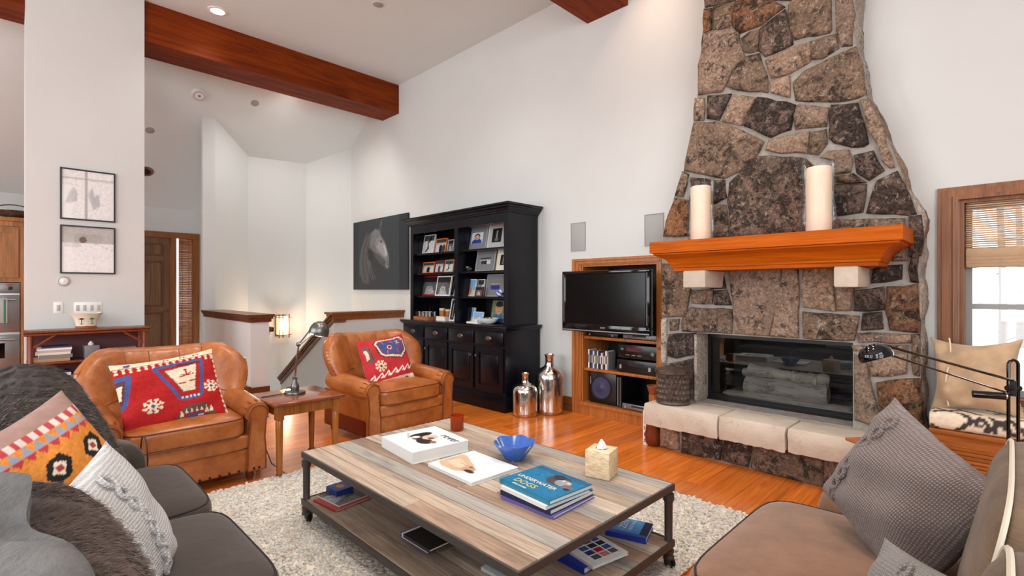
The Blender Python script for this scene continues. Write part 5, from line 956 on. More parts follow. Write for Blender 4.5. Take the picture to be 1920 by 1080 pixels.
# ================================================================== coffee table
TX0, TX1, TY0, TY1, TZ = -2.945, -1.17, 1.20, 2.295, .425
ct = thing('coffee_table', 'weathered plank coffee table with iron frame and lower shelf on casters', 'coffee table')
def boards(z0, z1, x0, x1, y0, y1, n, nm):
    wd = (y1-y0)/n
    for k in range(n):
        cut = random.choice([None, .4, .6, .7]); segs = [(x0, x1)] if cut is None else [(x0, x0+(x1-x0)*cut), (x0+(x1-x0)*cut, x1)]
        for a, b in segs: obj(nm, M().rbox(a+.0008, b-.0008, y0+wd*k+.0022, y0+wd*(k+1)-.0022, z0+random.uniform(-.001, .0), z1+random.uniform(-.0015, 0), .0022, 1), random.choice(['table_wood', 'table_wood', 'table_wood_pale', 'table_wood_grey', 'table_wood_grey', 'table_wood_brown']), ct)
boards(TZ-.022, TZ, TX0+.008, TX1-.008, TY0+.008, TY1-.008, 11, 'top_plank'); boards(.125, .147, TX0+.012, TX1-.012, TY0+.012, TY1-.012, 11, 'shelf_plank')
for z0, z1 in ((TZ-.036, TZ-.004), (.115, .148)):
    obj('frame', M().box(TX0, TX1, TY0, TY0+.008, z0, z1).box(TX0, TX1, TY1-.008, TY1, z0, z1).box(TX0, TX0+.008, TY0+.008, TY1-.008, z0, z1).box(TX1-.008, TX1, TY0+.008, TY1-.008, z0, z1).box(TX0+.008, TX1-.008, TY0+.008, TY0+.04, z0, z0+.005).box(TX0+.008, TX1-.008, TY1-.04, TY1-.008, z0, z0+.005), 'iron', ct, False)
for x in (TX0+.022, TX1-.022):
    for y in (TY0+.022, TY1-.022):
        lg = obj('leg', M().lathe([(.021, TZ-.05), (.027, TZ-.05), (.027, TZ-.08), (.02, TZ-.095), (.019, .155), (.021, .15), (.021, .10), (.027, .10), (.025, .085), (.018, .078), (.027, .07), (.027, .06), (.018, .054)][::-1], x, y, 0, 16), 'iron', ct)
        obj('caster', M().lathe([(.024, -.011), (.029, -.006), (.029, .006), (.024, .011)], n=16).xf(Matrix.Translation((x, y+.012, .033)) @ Matrix.Rotation(math.pi/2, 4, 'X')), 'dark_iron', lg); obj('caster_fork', M().box(x-.014, x+.014, y-.006, y+.0, .03, .062).box(x-.014, x+.014, y+.025, y+.031, .03, .062).box(x-.014, x+.014, y-.006, y+.031, .052, .062), 'iron', lg, False)
for y in (TY0+.28, TY0+.56, TY0+.84): obj('cross_bar', M().box(TX0+.008, TX1-.008, y-.012, y+.012, TZ-.032, TZ-.023), 'iron', ct, False)
ZT = TZ+.0005
def quad_book(name, label, px, z, h, cover, **kw):
    """flat book from its four bottom corners in pixels: left, front, right, back"""
    q = [at_z(u, v, z) for u, v in px]; c = sum(q, Vector((0, 0, 0)))/4; xa = ((q[1]-q[0])+(q[2]-q[3]))/2; ya = ((q[3]-q[0])+(q[2]-q[1]))/2
    return book(name, label, (c.x, c.y, z), xa.length, ya.length, h, cover, math.atan2(xa.y, xa.x), **kw)
K = C(26, 24, 24); WHT = C(236, 236, 234)
cv = Canvas(WHT, 120, 1.2); cv.ell(.42, .5, .12, .17, C(60, 44, 38)); cv.ell(.62, .42, .16, .12, C(40, 34, 32)); cv.ell(.30, .55, .1, .2, K); cv.ell(.5, .6, .12, .13, C(214, 190, 170)); cv.ell(.56, .58, .06, .05, C(120, 84, 62)); cv.ell(.36, .42, .06, .07, C(226, 220, 216)); cv.ell(.75, .5, .07, .05, C(150, 96, 62)); cv.line([(.1, .42), (.34, .3)], .04, C(180, 176, 172)); cv.blur(1)
b = quad_book('book', 'thick white book with dog photo cover, spine edge dark, beside the candle', [(725, 843), (785, 874), (868, 843), (806, 813)], ZT, .062, 'c_white', cv=cv)
o = obj('lettering', text_mesh('lettering', 'rover', .075, 'c_black'), None, b); o.location = (.10, .115, .0642); o.rotation_euler = (0, 0, -1.4) if False else (0, 0, 0)
obj('spine_band', M().box(-.24, -.238, -.17, .17, .004, .058), 'c_black', b, False) if False else None
cv = Canvas(C(226, 228, 230), 130, 1.15); cv.poly([(.02, .2), (.2, .1), (.5, .12), (.62, .25), (.64, .42), (.5, .52), (.34, .6), (.16, .72), (.02, .74)], C(206, 172, 140)); cv.poly([(.1, .3), (.4, .24), (.56, .34), (.36, .48), (.14, .56)], C(226, 198, 170)); cv.ell(.58, .33, .12, .12, C(196, 156, 122)); cv.ell(.66, .27, .1, .055, C(60, 46, 42)); cv.ell(.56, .42, .035, .03, C(110, 78, 60)); cv.line([(.3, .44), (.48, .4)], .012, C(140, 104, 80)); cv.blur(2)
quad_book('book', 'thin white book with a sleeping tan dog on its cover', [(806, 877), (890, 913), (966, 881), (884, 848)], ZT, .016, 'c_white', cv=cv)
q0 = [(944, 937), (1040, 975), (1113, 933), (1014, 899)]; z = ZT
quad_book('book', 'white book with violet edge at the bottom of the dog book stack', q0, z, .014, 'c_violet', edge='page'); z += .0145
quad_book('book', 'white and navy book second from the bottom of the dog book stack', [(944, 930), (1036, 968), (1108, 927), (1014, 893)], z, .022, 'c_navy', edge='page'); z += .0225
quad_book('book', 'white book just under the blue dog book', [(946, 922), (1030, 957), (1100, 922), (1014, 885)], z, .016, 'c_white', edge='page'); z += .0165
cv = Canvas(C(20, 112, 156), 150, 1.2); cv.grain(.15, 3, 4); cv.rect(0, .85, 1, 1, C(12, 70, 112), .5); cv.ell(.62, .68, .2, .2, C(70, 66, 72)); cv.ell(.72, .66, .13, .13, C(150, 146, 150)); cv.ell(.55, .8, .1, .1, C(44, 40, 44)); cv.ell(.86, .58, .09, .08, C(110, 104, 104)); cv.ell(.9, .5, .05, .05, C(40, 36, 36)); cv.ell(.68, .74, .03, .03, C(200, 196, 196)); cv.ell(.78, .72, .025, .025, C(206, 200, 200)); cv.grain(.1, 0, 2)
b = quad_book('book', 'blue underwater dog photo book on top of the stack', [(942, 910), (1038, 949), (1103, 916), (1010, 876)], z, .02, 'c_teal', cv=cv)
for body, sz, yy, mt, xx in (('UNDERWATER', .036, -.035, 'c_cream', -.02), ('DOGS', .05, -.085, 'c_yellow', -.04), ('SETH CASTEEL', .014, -.122, 'c_white', -.04)):
    o = obj('lettering', text_mesh('lettering', body, sz, mt), None, b); o.location = (xx, yy, .0222)
# blue bowl
p = at_z(965, 861, ZT); t = thing('blue_bowl', 'blue glazed bowl with wavy hexagonal rim on the coffee table', 'bowl', (p.x, p.y, ZT)); m = M(); n = 48; cols = []
for r, zz, wav in ((.05, 0, 0), (.062, .012, 0), (.085, .045, .3), (.118, .088, 1), (.124, .1, 1), (.119, .101, 1), (.08, .05, .3), (.055, .016, 0), (.001, .012, 0)):
    for i in range(n):
        a = 2*math.pi*i/n; rr_ = r*.94*(1+.03*wav*math.cos(6*a)); z_ = zz+.004*wav*math.cos(6*a+.5); m.v.append((rr_*math.cos(a), rr_*math.sin(a), z_))
        cols.append(C(60, 100, 178)[:3] if (math.sin(a*5+zz*90)+math.sin(a*11-zz*60)) < 1.72 else C(206, 214, 196)[:3])
for k in range(8):
    for i in range(n): j = (i+1) % n; m.f.append((k*n+i, k*n+j, (k+1)*n+j, (k+1)*n+i))
me = mesh('bowl', m, 'glazed'); col_attr(me, cols); obj('bowl', me, None, t); obj('foot_ring', M().lathe([(.046, 0), (.05, .006)], n=24), 'c_navy', t)
# tissue box
p = at_z(1131, 891, ZT); t = thing('tissue_box', 'square pale wooden tissue box on the coffee table corner', 'tissue box', (p.x-.01, p.y+.0, ZT), math.radians(14))
obj('box', M().rbox(-.064, .064, -.064, .064, 0, .135, .004), 'pale_wood', t); obj('slot', M().lathe([(.03, .1353), (.001, .1355)], n=20, cap=False), 'c_brown', t); m = M().lathe([(.024, .13), (.02, .15), (.011, .168), (.003, .182)], n=14); m.v = [(x*(1+.3*math.sin(5*math.atan2(y, x))), y*(1+.3*math.sin(5*math.atan2(y, x))), z) for x, y, z in m.v]; obj('tissue', m, 'paper_white', t)
# candle in amber glass
p = at_z(857, 806, ZT); t = thing('amber_candle', 'candle in a dark amber glass jar on the coffee table back corner', 'candle', (p.x, p.y, ZT)); obj('jar', M().lathe([(.04, 0), (.045, .006), (.046, .1), (.043, .1), (.042, .01), (.001, .008)], n=28, cap=False), 'amber_glass', t); obj('wax', M().lathe([(.041, .012), (.041, .066), (.001, .064)], n=24, cap=False), 'terracotta', t); obj('wick', M().tube([(0, 0, .064), (.002, 0, .08)], .0015, 5), 'c_black', t)
# ---- lower shelf
zs_ = .1475
quad_book('magazine', 'red-edged magazine at the left end of the lower shelf', [(586, 938), (625, 960), (700, 935), (655, 918)], zs_, .008, 'c_red', soft=True, cat='magazine'); cv = photo('other', 3)
quad_book('magazine', 'glossy dark magazine lying on the red one, lower shelf', [(594, 930), (632, 950), (698, 929), (655, 912)], zs_+.0085, .006, 'c_white', soft=True, cat='magazine', cv=cv)
cv = Canvas(C(40, 84, 160), 60, 1.2); cv.ell(.5, .5, .25, .2, C(206, 130, 70)); t = quad_book('card_box', 'small blue box on the magazines at the lower shelf left end', [(613, 922), (632, 933), (663, 921), (643, 911)], zs_+.015, .032, 'c_blue', cat='box', edge='c_blue', cv=cv)
for k, (mt, h, ds) in enumerate((('c_blue', .02, 'thin blue book at the bottom of the shadowed shelf stack'), ('c_orange', .016, 'thin orange book second in the shadowed shelf stack'), ('c_violet', .022, 'violet-edged book in the middle of the shadowed shelf stack'), ('c_white', .02, 'white-paged book near the top of the shadowed shelf stack'), ('c_black', .014, 'black-covered book on top of the shadowed shelf stack'))):
    dx = 3*math.sin(k*2.1); quad_book('book', ds, [(752+dx, 1006), (800+dx, 1036), (862+dx, 1012), (812+dx, 985)], zs_+sum((.02, .016, .022, .02, .014)[:k])+.0005*k, h, mt)
cv = Canvas(C(70, 140, 210), 90, 1.3); cv.rect(0, .0, 1, .16, C(40, 84, 170)); cv.rect(.8, .16, 1, 1, C(20, 26, 70)); cv.ell(.42, .62, .38, .4, C(90, 160, 226)); cv.ell(.1, .85, .14, .14, C(214, 220, 224))
b = quad_book('book', 'blue paperback about zen at the right corner of the lower shelf', [(1136, 1003), (1214, 1022), (1222, 990), (1152, 976)], zs_, .024, 'c_royal', soft=True, cv=cv)
for body, sz, loc, rz in (('ZEN', .05, (-.03, .02), math.pi/2), ('PUTTING', .024, (.01, .02), math.pi/2)):
    o = obj('lettering', text_mesh('lettering', body, sz, 'c_white'), None, b); o.location = (loc[0], loc[1], .0262); o.rotation_euler = (0, 0, rz)
quad_book('book', 'thick royal blue book under the magazines at the shelf front', [(1038, 1048), (1096, 1078), (1122, 1062), (1062, 1030)], zs_, .028, 'c_royal')
cv = Canvas(C(232, 232, 230), 90, 1.2); rc = random.Random(9)
for i in range(4):
    for j in range(3): cv.rect(.08+.2*i, .2+.24*j, .24+.2*i, .4+.24*j, C(*rc.choice([(190, 30, 50), (30, 36, 70), (40, 90, 160), (206, 120, 130), (80, 90, 96), (60, 40, 130)])))
quad_book('magazine', 'white catalogue with a grid of colourful pictures on the lower shelf', [(1062, 1034), (1112, 1068), (1178, 1040), (1110, 1000)], zs_+.0285, .012, 'c_white', soft=True, cat='magazine', cv=cv)
quad_book('magazine', 'white catalogue directly under the colourful one', [(1058, 1040), (1112, 1074), (1170, 1046), (1100, 1008)], zs_+.0145+.0, .0135, 'c_white', soft=True, cat='magazine') if False else None
cv = Canvas(C(196, 224, 224), 90, 1.2)
for k in range(5): cv.ell(.2+.16*k, .5+.12*math.sin(k*2), .1, .14, K); cv.ell(.2+.16*k, .5+.12*math.sin(k*2), .08, .115, C(216, 236, 236))
quad_book('book', 'pale blue book with black loop drawings at the front of the lower shelf', [(898, 1066), (940, 1090), (1010, 1062), (962, 1040)], zs_, .014, 'c_white', cv=cv)
# ================================================================== shaggy rug
RX0, RX1, RY0, RY1 = -3.78, -1.12, .35, 3.14
rug = tag(obj('rug', M().rbox(RX0, RX1, RY0, RY1, .001, .014, .005, 1), 'wool'), 'thick cream shaggy wool rug under the coffee table', 'rug')
NT = 34000; xs = RNG.uniform(RX0, RX1, NT); ys = RNG.uniform(RY0, RY1, NT); an = RNG.uniform(0, 6.283, NT); ln = RNG.uniform(.010, .026, NT); hh = RNG.uniform(.004, .016, NT); r0 = RNG.uniform(.008, .013, NT)
V = np.empty((NT, 10, 3)); dx, dy = np.cos(an), np.sin(an)
for i in range(4):
    a = i*math.pi/2; ox, oy = np.cos(an+a), np.sin(an+a)
    V[:, i] = np.stack([xs+ox*r0*.8, ys+oy*r0*.8, np.full(NT, .01)], 1)
    V[:, 4+i] = np.stack([xs+dx*ln*.35+ox*r0, ys+dy*ln*.35+oy*r0, .012+hh*.75], 1)
V[:, 8] = np.stack([xs+dx*ln, ys+dy*ln, .012+hh], 1); V[:, 9] = V[:, 8]-np.stack([dx*.0, dy*.0, np.full(NT, .006)], 1)
fq = np.array([(0, 1, 5, 4), (1, 2, 6, 5), (2, 3, 7, 6), (3, 0, 4, 7)]); ft = np.array([(4, 5, 8), (5, 6, 8), (6, 7, 8), (7, 4, 8)])
def tufts(name, sel, mat, parent):
    n = len(sel); me = bpy.data.meshes.new(name); v = V[sel][:, :9].reshape(-1, 3); base = (np.arange(n)*9)[:, None, None]
    lq = (fq[None]+base).reshape(-1); lt = (ft[None]+base).reshape(-1); me.vertices.add(len(v)); me.vertices.foreach_set('co', v.ravel())
    me.loops.add(len(lq)+len(lt)); me.loops.foreach_set('vertex_index', np.concatenate([lq, lt])); me.polygons.add(n*8)
    tot = np.concatenate([np.full(n*4, 4), np.full(n*4, 3)]); me.polygons.foreach_set('loop_start', np.concatenate([[0], np.cumsum(tot)[:-1]])); me.polygons.foreach_set('loop_total', tot); me.polygons.foreach_set('use_smooth', np.ones(n*8, bool))
    me.update(calc_edges=True); me.validate(); me.materials.append(MATS[mat]); o = obj(name, me, None, parent); o['kind'] = 'stuff'; return o
sel = RNG.permutation(NT); tufts('pile', sel[:24000], 'wool_tuft', rug); tufts('pile', sel[24000:], 'wool_tuft_dark', rug)
# ================================================================== end table and lamp
EX0, EX1, EY0, EY1, EZ = -4.27, -3.72, 1.325, 1.86, .545
et = thing('end_table', 'small polished brown end table between the two leather chairs', 'side table', ((EX0+EX1)/2, (EY0+EY1)/2, 0)); ex, ey = (EX1-EX0)/2, (EY1-EY0)/2
obj('top', M().rbox(-ex, ex, -ey, ey, EZ-.022, EZ, .008), 'end_table_wood', et)
ins = .045
obj('apron', M().box(-ex+ins, ex-ins, -ey+ins, -ey+ins+.02, EZ-.10, EZ-.022), 'end_leg_wood', et, False); obj('apron', M().box(-ex+ins, ex-ins, ey-ins-.02, ey-ins, EZ-.10, EZ-.022), 'end_leg_wood', et, False)
obj('apron', M().box(-ex+ins, -ex+ins+.02, -ey+ins, ey-ins, EZ-.10, EZ-.022), 'end_leg_wood', et, False); obj('apron', M().box(ex-ins-.02, ex-ins, -ey+ins, ey-ins, EZ-.10, EZ-.022), 'end_leg_wood', et, False)
for sx in (-1, 1):
    for sy in (-1, 1):
        x, y = sx*(ex-ins-.01), sy*(ey-ins-.01); lg = obj('leg', M().rbox(x-.028, x+.028, y-.028, y+.028, EZ-.125, EZ-.022, .004).lathe([(.018, .03), (.02, .06), (.024, .25), (.027, EZ-.135), (.022, EZ-.125)], x, y, 0, 14), 'end_leg_wood', et)
        obj('pad_foot', M().lathe([(.02, 0), (.03, .012), (.024, .026), (.018, .032)], x, y, 0, 14), 'cap_wood', lg)
lp = at_z(553, 738, EZ); lt = thing('desk_lamp', 'small nickel desk lamp with domed shade and jointed arm on the end table', 'lamp', (lp.x, lp.y, EZ+.0005))
obj('base', M().lathe([(.078, 0), (.08, .006), (.076, .018), (.05, .024), (.03, .028), (.03, .034)], n=32), 'pewter', lt); obj('stem_boss', M().lathe([(.03, .03), (.034, .045), (.03, .07), (.017, .09), (.014, .115), (.02, .12), (.02, .132), (.01, .136)], n=20), 'pewter', lt)
j0 = Vector((0, 0, .125)); j1 = Vector((.02, .02, .39)); j2 = Vector((.06, .085, .49)); obj('lower_arm', M().tube([j0, j1], .008, 8), 'chrome', lt); obj('upper_arm', M().tube([j1, j2], .007, 8).tube([j1+Vector((.01, .012, 0)), j2+Vector((.018, .03, -.02))], .0035, 6), 'pewter', lt)
obj('joint', M().lathe([(.004, -.018), (.016, -.012), (.018, 0), (.016, .012), (.004, .018)], n=14).xf(Matrix.Translation(j1) @ Matrix.Rotation(math.pi/2, 4, 'X')), 'pewter', lt); obj('thumb_screw', M().box(.01, .045, -.004, .004, .118, .134), 'chrome', lt, False)
hd = M().lathe([(.075, 0), (.078, .01), (.074, .045), (.058, .078), (.03, .098), (.004, .104), (.028, .094), (.055, .075), (.07, .043), (.072, .0)], n=32, cap=False); Xh = Matrix.Translation(j2+Vector((.05, .055, -.02))) @ Matrix.Rotation(math.radians(-12), 4, 'X') @ Matrix.Rotation(math.radians(10), 4, 'Y')
sh = obj('shade', hd.xf(Xh), 'pewter', lt); obj('bulb', M().lathe([(.06, .012), (.05, .014), (.001, .012)], n=24, cap=False).xf(Xh), 'lamp_glow', sh); obj('rim', M().lathe([(.074, -.006), (.081, -.004), (.081, .004), (.074, .004), (.074, -.006)], n=32, cap=False).xf(Xh), 'chrome', sh)
obj('cord_loop', M().tube([(-.06, -.02, .01), (-.1, -.04, .012), (-.115, -.02, .03), (-.09, 0, .04), (-.06, -.005, .02)], .004, 6), 'cord', lt)
a = Vector((-.04, .06, .01))
obj('cord', M().tube([(lp.x*0-.05, .05, .006), (-.02, -.24+.0, .004), (.0, -.275, -.02), (.03, -.27, -.18), (.05, -.25, -.33), (.12, -.22, -.47), (.26, -.16, -.535), (.45, -.1, -.54), (.6, .0, -.538)], .0035, 6), 'cord', lt)
ptl = bpy.data.lights.new('lamp_bulb', 'POINT'); ptl.energy = .7; ptl.color = (1, .8, .58); ptl.shadow_soft_size = .03; po = bpy.data.objects.new('lamp_bulb', ptl); COL.objects.link(po); po.location = Vector((lp.x, lp.y, EZ))+j2+Vector((.055, .05, -.06))
# ================================================================== sofas
def soft(q, amp, f, ph): return amp*(math.sin(f*q[0]+ph)+math.sin(f*q[1]*1.3+ph*2))
# left sofa, seen along its length (faces +Y)
sl = thing('grey_sofa', 'dark grey-brown sofa at the lower left, seen along its seat', 'sofa')
obj('frame', M().rbox(-3.35, -.75, -.42, .52, .08, .30, .03), 'sofa_cloth', sl); obj('back', M().rbox(-3.38, -.75, -.46, -.14, .08, .72, .07, 3), 'sofa_cloth', sl)
for k, (a, b) in enumerate(((-3.16, -2.385), (-2.375, -1.60), (-1.59, -.80))):
    c = obj('seat_cushion', M().puff((a+b)/2, .27, .385, b-a, .72, .17, 7, 14, .025), 'sofa_cloth', sl)
    for qz in (-.82, .82): obj('piping', M().puff_ring((a+b)/2, .27, .385, b-a+.004, .724, .17, 7, qz, .0045), 'sofa_piping', c)
ar = M(); n = 16; L = 10
arm = obj('arm', M().puff(-3.30, .02, .34, .24, .98, .50, 5, 12, .02), 'sofa_cloth', sl)
obj('piping', M().tube([(-3.30+.10*math.cos(math.radians(a)), .505, .48+.10*math.sin(math.radians(a))) for a in range(-20, 201, 20)], .004, 6), 'sofa_piping', arm)
for k, (a, b) in enumerate(((-3.12, -2.40), (-2.36, -1.62), (-1.58, -.84))):
    zc, hc, yc_ = ((.70, .50, .03), (.64, .36, -.04), (.64, .38, -.04))[k]; obj('back_cushion', M().puff((a+b)/2, yc_, zc, b-a, .23, hc, 5, 12, .02).xf(Matrix.Translation(((a+b)/2, yc_, zc)) @ Matrix.Rotation(math.radians(-10 if k == 0 else 4), 4, 'X') @ Matrix.Translation((-(a+b)/2, -yc_, -zc))), 'sofa_cloth', sl)
# fur throws: draped sheets with strands
def fur_sheet(name, label, pts_fn, nu, nv, mat, fur_mat, dens, fl, thick=.02, cat='throw', kindseed=1, lay=None, under=None):
    m = M(); G = [[pts_fn(i/nu, j/nv) for j in range(nv+1)] for i in range(nu+1)]; nr = [[None]*(nv+1) for _ in range(nu+1)]
    for i in range(nu+1):
        for j in range(nv+1):
            du = G[min(nu, i+1)][j]-G[max(0, i-1)][j]; dv = G[i][min(nv, j+1)]-G[i][max(0, j-1)]; nr[i][j] = du.cross(dv).normalized()
    for s_ in (1, 0):
        for i in range(nu+1):
            for j in range(nv+1): m.v.append(tuple(G[i][j]+nr[i][j]*(thick if s_ else 0)))
    o1 = (nu+1)*(nv+1); id_ = lambda i, j: i*(nv+1)+j
    for i in range(nu):
        for j in range(nv): m.f.append((id_(i, j), id_(i+1, j), id_(i+1, j+1), id_(i, j+1))); m.f.append((o1+id_(i, j+1), o1+id_(i+1, j+1), o1+id_(i+1, j), o1+id_(i, j)))
    for i in range(nu): m.f.append((id_(i, 0), o1+id_(i, 0), o1+id_(i+1, 0), id_(i+1, 0))); m.f.append((id_(i+1, nv), o1+id_(i+1, nv), o1+id_(i, nv), id_(i, nv)))
    for j in range(nv): m.f.append((id_(0, j+1), o1+id_(0, j+1), o1+id_(0, j), id_(0, j))); m.f.append((id_(nu, j), o1+id_(nu, j), o1+id_(nu, j+1), id_(nu, j+1)))
    o = tag(obj(name, m, mat, None, True, 80), label, cat)
    rs = random.Random(kindseed); f = M()
    for _ in range(dens):
        u, v = rs.random()*nu, rs.random()*nv; i, j = min(nu-1, int(u)), min(nv-1, int(v)); a, b = u-i, v-j
        p = (G[i][j]*(1-a)*(1-b)+G[i+1][j]*a*(1-b)+G[i][j+1]*(1-a)*b+G[i+1][j+1]*a*b)+nr[i][j]*thick; du = (G[i+1][j]-G[i][j]).normalized(); dv = (G[i][j+1]-G[i][j]).normalized()
        w = .0012; L_ = fl*rs.uniform(.6, 1.2); tip = p+nr[i][j]*L_*.55+dv*L_*rs.uniform(.3, .9)+du*L_*rs.uniform(-.5, .5); sd = du*w
        k = len(f.v); f.v += [tuple(p-sd), tuple(p+sd), tuple(tip)]; f.f.append((k, k+1, k+2))
    if dens:
        for part_, fm in ((0, fur_mat), (1, 'fur_sheen')):  # every fourth strand is paler, painting glossy streaks onto the fur
            fs = [q for k, q in enumerate(f.f) if (k % 4 == 3) == bool(part_)]; g = M(); g.v = [f.v[i] for q in fs for i in q]; g.f = [(3*i, 3*i+1, 3*i+2) for i in range(len(fs))]
            fo = obj('fur', g, fm, o, False); fo['kind'] = 'stuff'
    return o
plain('fur_tip', C(84, 68, 60), .6); plain('fur_sheen', C(116, 100, 92), .5); plain('fur_tip_dark', C(38, 28, 25), .6)
def drapeA(u, v):   # over the far back cushion: u along X, v from behind over the top and down the front
    x = -3.14+u*.86; prof = [(-.20, .62), (-.17, .80), (-.11, .94), (.0, 1.01), (.11, .985), (.19, .90), (.24, .78), (.29, .66), (.33, .56), (.36, .50)]
    s = v*(len(prof)-1); i = min(len(prof)-2, int(s)); a = s-i; y = prof[i][0]*(1-a)+prof[i+1][0]*a; z = prof[i][1]*(1-a)+prof[i+1][1]*a
    w = .012*math.sin(u*19+v*3)+.008*math.sin(u*31-v*9); q = Vector((x+.02*math.sin(v*7), y+w*.8, z+w*.5))
    return q.lerp(Vector((x-.04, .03, .70)), max(0, (u-.8)/.2)**1.5*.9)
fur_sheet('fur_throw', 'dark brown faux fur throw over the far end of the grey sofa back', drapeA, 30, 26, 'fur_brown', 'fur_tip_dark', 42000, .024, .03, kindseed=3)
def drapeB(u, v):   # near throw: over the near back cushion
    x = -1.55+u*.71; prof = [(-.30, .50), (-.28, .66), (-.22, .82), (-.12, .91), (-.01, .945), (.075, .915), (.135, .85), (.18, .75), (.22, .63), (.26, .50)]
    s = v*(len(prof)-1); i = min(len(prof)-2, int(s)); a = s-i; y = prof[i][0]*(1-a)+prof[i+1][0]*a; z = prof[i][1]*(1-a)+prof[i+1][1]*a
    w = .012*math.sin(u*17+v*5)+.008*math.sin(u*29-v*8); return Vector((x, y+w*.7, z+w*.6-.05*u-.025*(1-u)))
fur_sheet('fur_throw', 'brown faux fur throw over the near end of the grey sofa, lower left corner', drapeB, 30, 26, 'fur_brown', 'fur_tip', 42000, .02, .03, kindseed=4)
def drapeC(u, v):
    x = -1.43+u*.64; prof = [(-.34, .55), (-.31, .70), (-.25, .86), (-.15, .955), (-.06, .985), (-.02, .985)]
    s = v*(len(prof)-1); i = min(len(prof)-2, int(s)); a = s-i; y = prof[i][0]*(1-a)+prof[i+1][0]*a+.16*u*v; z = prof[i][1]*(1-a)+prof[i+1][1]*a-.075*u*v
    w = .014*math.sin(u*15+v*6)+.010*math.sin(u*9-v*13); return Vector((x+.03*math.sin(v*6), y+w, z+w*.7-.03*u))
fur_sheet('fleece_throw', 'grey fleece blanket folded over the near sofa back, lower left corner', drapeC, 24, 20, 'fleece_grey', 'fur_tip', 0, .01, .022, kindseed=5)
# pillows on the left sofa
cv = Canvas(ORG, 180, 1.); cv.grain(.12, 2, 5); cv.rect(0, 0, 1, .30, C(176, 40, 46)); cv.rect(0, .86, 1, 1, C(150, 120, 110))
for i in range(11): cv.poly([(i/10-.05, .30), (i/10+.05, .30), (i/10, .36)], GRY); cv.poly([(i/10, .27), (i/10+.1, .27), (i/10+.05, .32)], GRY)
for x in (.2, .52, .82): cv.poly([(x-.1, .5), (x-.04, .6), (x+.06, .62), (x+.1, .54), (x+.04, .44), (x-.06, .42)], K); cv.poly([(x-.06, .51), (x, .58), (x+.06, .54), (x, .46)], CRM); cv.ell(x, .52, .025, .025, C(150, 60, 60))
for i in range(7): x = .08+.14*i; cv.line([(x-.05, .13), (x+.05, .22), (x+.07, .16), (x+.03, .14)], .025, C(236, 226, 216)); cv.ell(x, .06, .02, .02, C(214, 150, 120))
for i in range(12): cv.poly([(i/12, .72), (i/12+.083, .72), (i/12+.04, .80)], GRY); cv.rect(i/12, .80, i/12+.04, .86, C(176, 60, 64)); cv.rect(i/12+.04, .80, i/12+.083, .86, C(200, 190, 180)); cv.poly([(i/12, .72), (i/12+.083, .72), (i/12+.04, .66)], C(176, 50, 56))
pillow('kilim_pillow', 'orange and red kilim pillow with cream back on the grey sofa', 'pillow', (-2.12, .065, .78), (-.5, .75, .35), (-.35, -.2, .9), .42, .42, .2, 'woven', cv, 90, 'kilim pillows', .06, None, C(206, 184, 156))
pillow('knit_pillow', 'white cable-knit pillow leaning on the grey sofa seat', 'pillow', (-1.76, .185, .665), (-.82, .5, .25), (-.12, -.34, .92), .44, .43, .19, 'knit_white', None, 40, 'knitted pillows', .06)
def cable(o, w, h, t, x0, n, mat, r=.006):
    def Y(x, z): return -t/2*(max(0, 1-abs(2*x/w)**2.4)*max(0, 1-abs(2*z/h)**2.4))**.55-.001
    m = M()
    for sg in (0, 1):
        pts = []
        for i in range(73):
            z = -h*.42+h*.84*i/72; x = x0+.015*math.sin(math.pi*n*i/72+sg*math.pi); pts.append((x, Y(x, z)+.002*math.cos(math.pi*n*i/72*2+sg*math.pi), z))
        m.tube(pts, r, 6)
    obj('cable', m, mat, o)
kp = [x for x in bpy.data.objects if x.name == 'knit_pillow'][0]
for x0 in (-.045, .045): cable(kp, .44, .43, .19, x0, 8, 'knit_white', .0075)
# right sofa (faces -X)
sr = thing('brown_sofa', 'brown sofa at the lower right beside the hearth', 'sofa')
obj('frame', M().rbox(-.70, .28, .32, 2.60, .08, .30, .03), 'sofa_cloth_brown', sr); obj('back', M().rbox(.10, .40, .32, 2.62, .08, .76, .07, 3), 'sofa_cloth_brown', sr)
for (a, b) in ((1.495, 2.40), (.58, 1.485)):
    c = obj('seat_cushion', M().puff(-.375, (a+b)/2, .385, .79, b-a, .17, 7, 14, .03), 'sofa_cloth_brown', sr)
    for qz in (-.82, .82): obj('piping', M().puff_ring(-.375, (a+b)/2, .385, .794, b-a+.004, .17, 7, qz, .0045), 'sofa_piping', c)
def rise(w, q): return Vector((w.x, w.y, w.z+(.17*max(0, q[0]+.1)**1.2 if q[2] > 0 else 0)))
arm = obj('arm', M().puff(-.16, 2.52, .325, .88, .24, .47, 5, 14, .02, rise), 'sofa_cloth_brown', sr)
obj('arm', M().puff(-.16, .44, .325, .88, .24, .47, 5, 14, .02, rise), 'sofa_cloth_brown', sr)
for (a, b, dz) in ((1.43, 2.33, .0), (.50, 1.40, .0)):
    X = Matrix.Translation((.04, (a+b)/2, .66)) @ Matrix.Rotation(math.radians(12), 4, 'Y'); c = obj('back_cushion', M().puff(0, 0, 0, .26, b-a, .50, 4.5, 14, 0).xf(X), 'corduroy', sr)
    w = b-a
    for sx in (-.5, .5):
        ring = [X @ Vector((sx*.19, .5*w*.97*math.copysign(abs(math.cos(t_))**.45, math.cos(t_)), .25*.97*math.copysign(abs(math.sin(t_))**.45, math.sin(t_)))) for t_ in np.linspace(0, 2*math.pi, 49)]
        obj('piping', M().tube(ring, .006, 6), 'pale_piping', c)
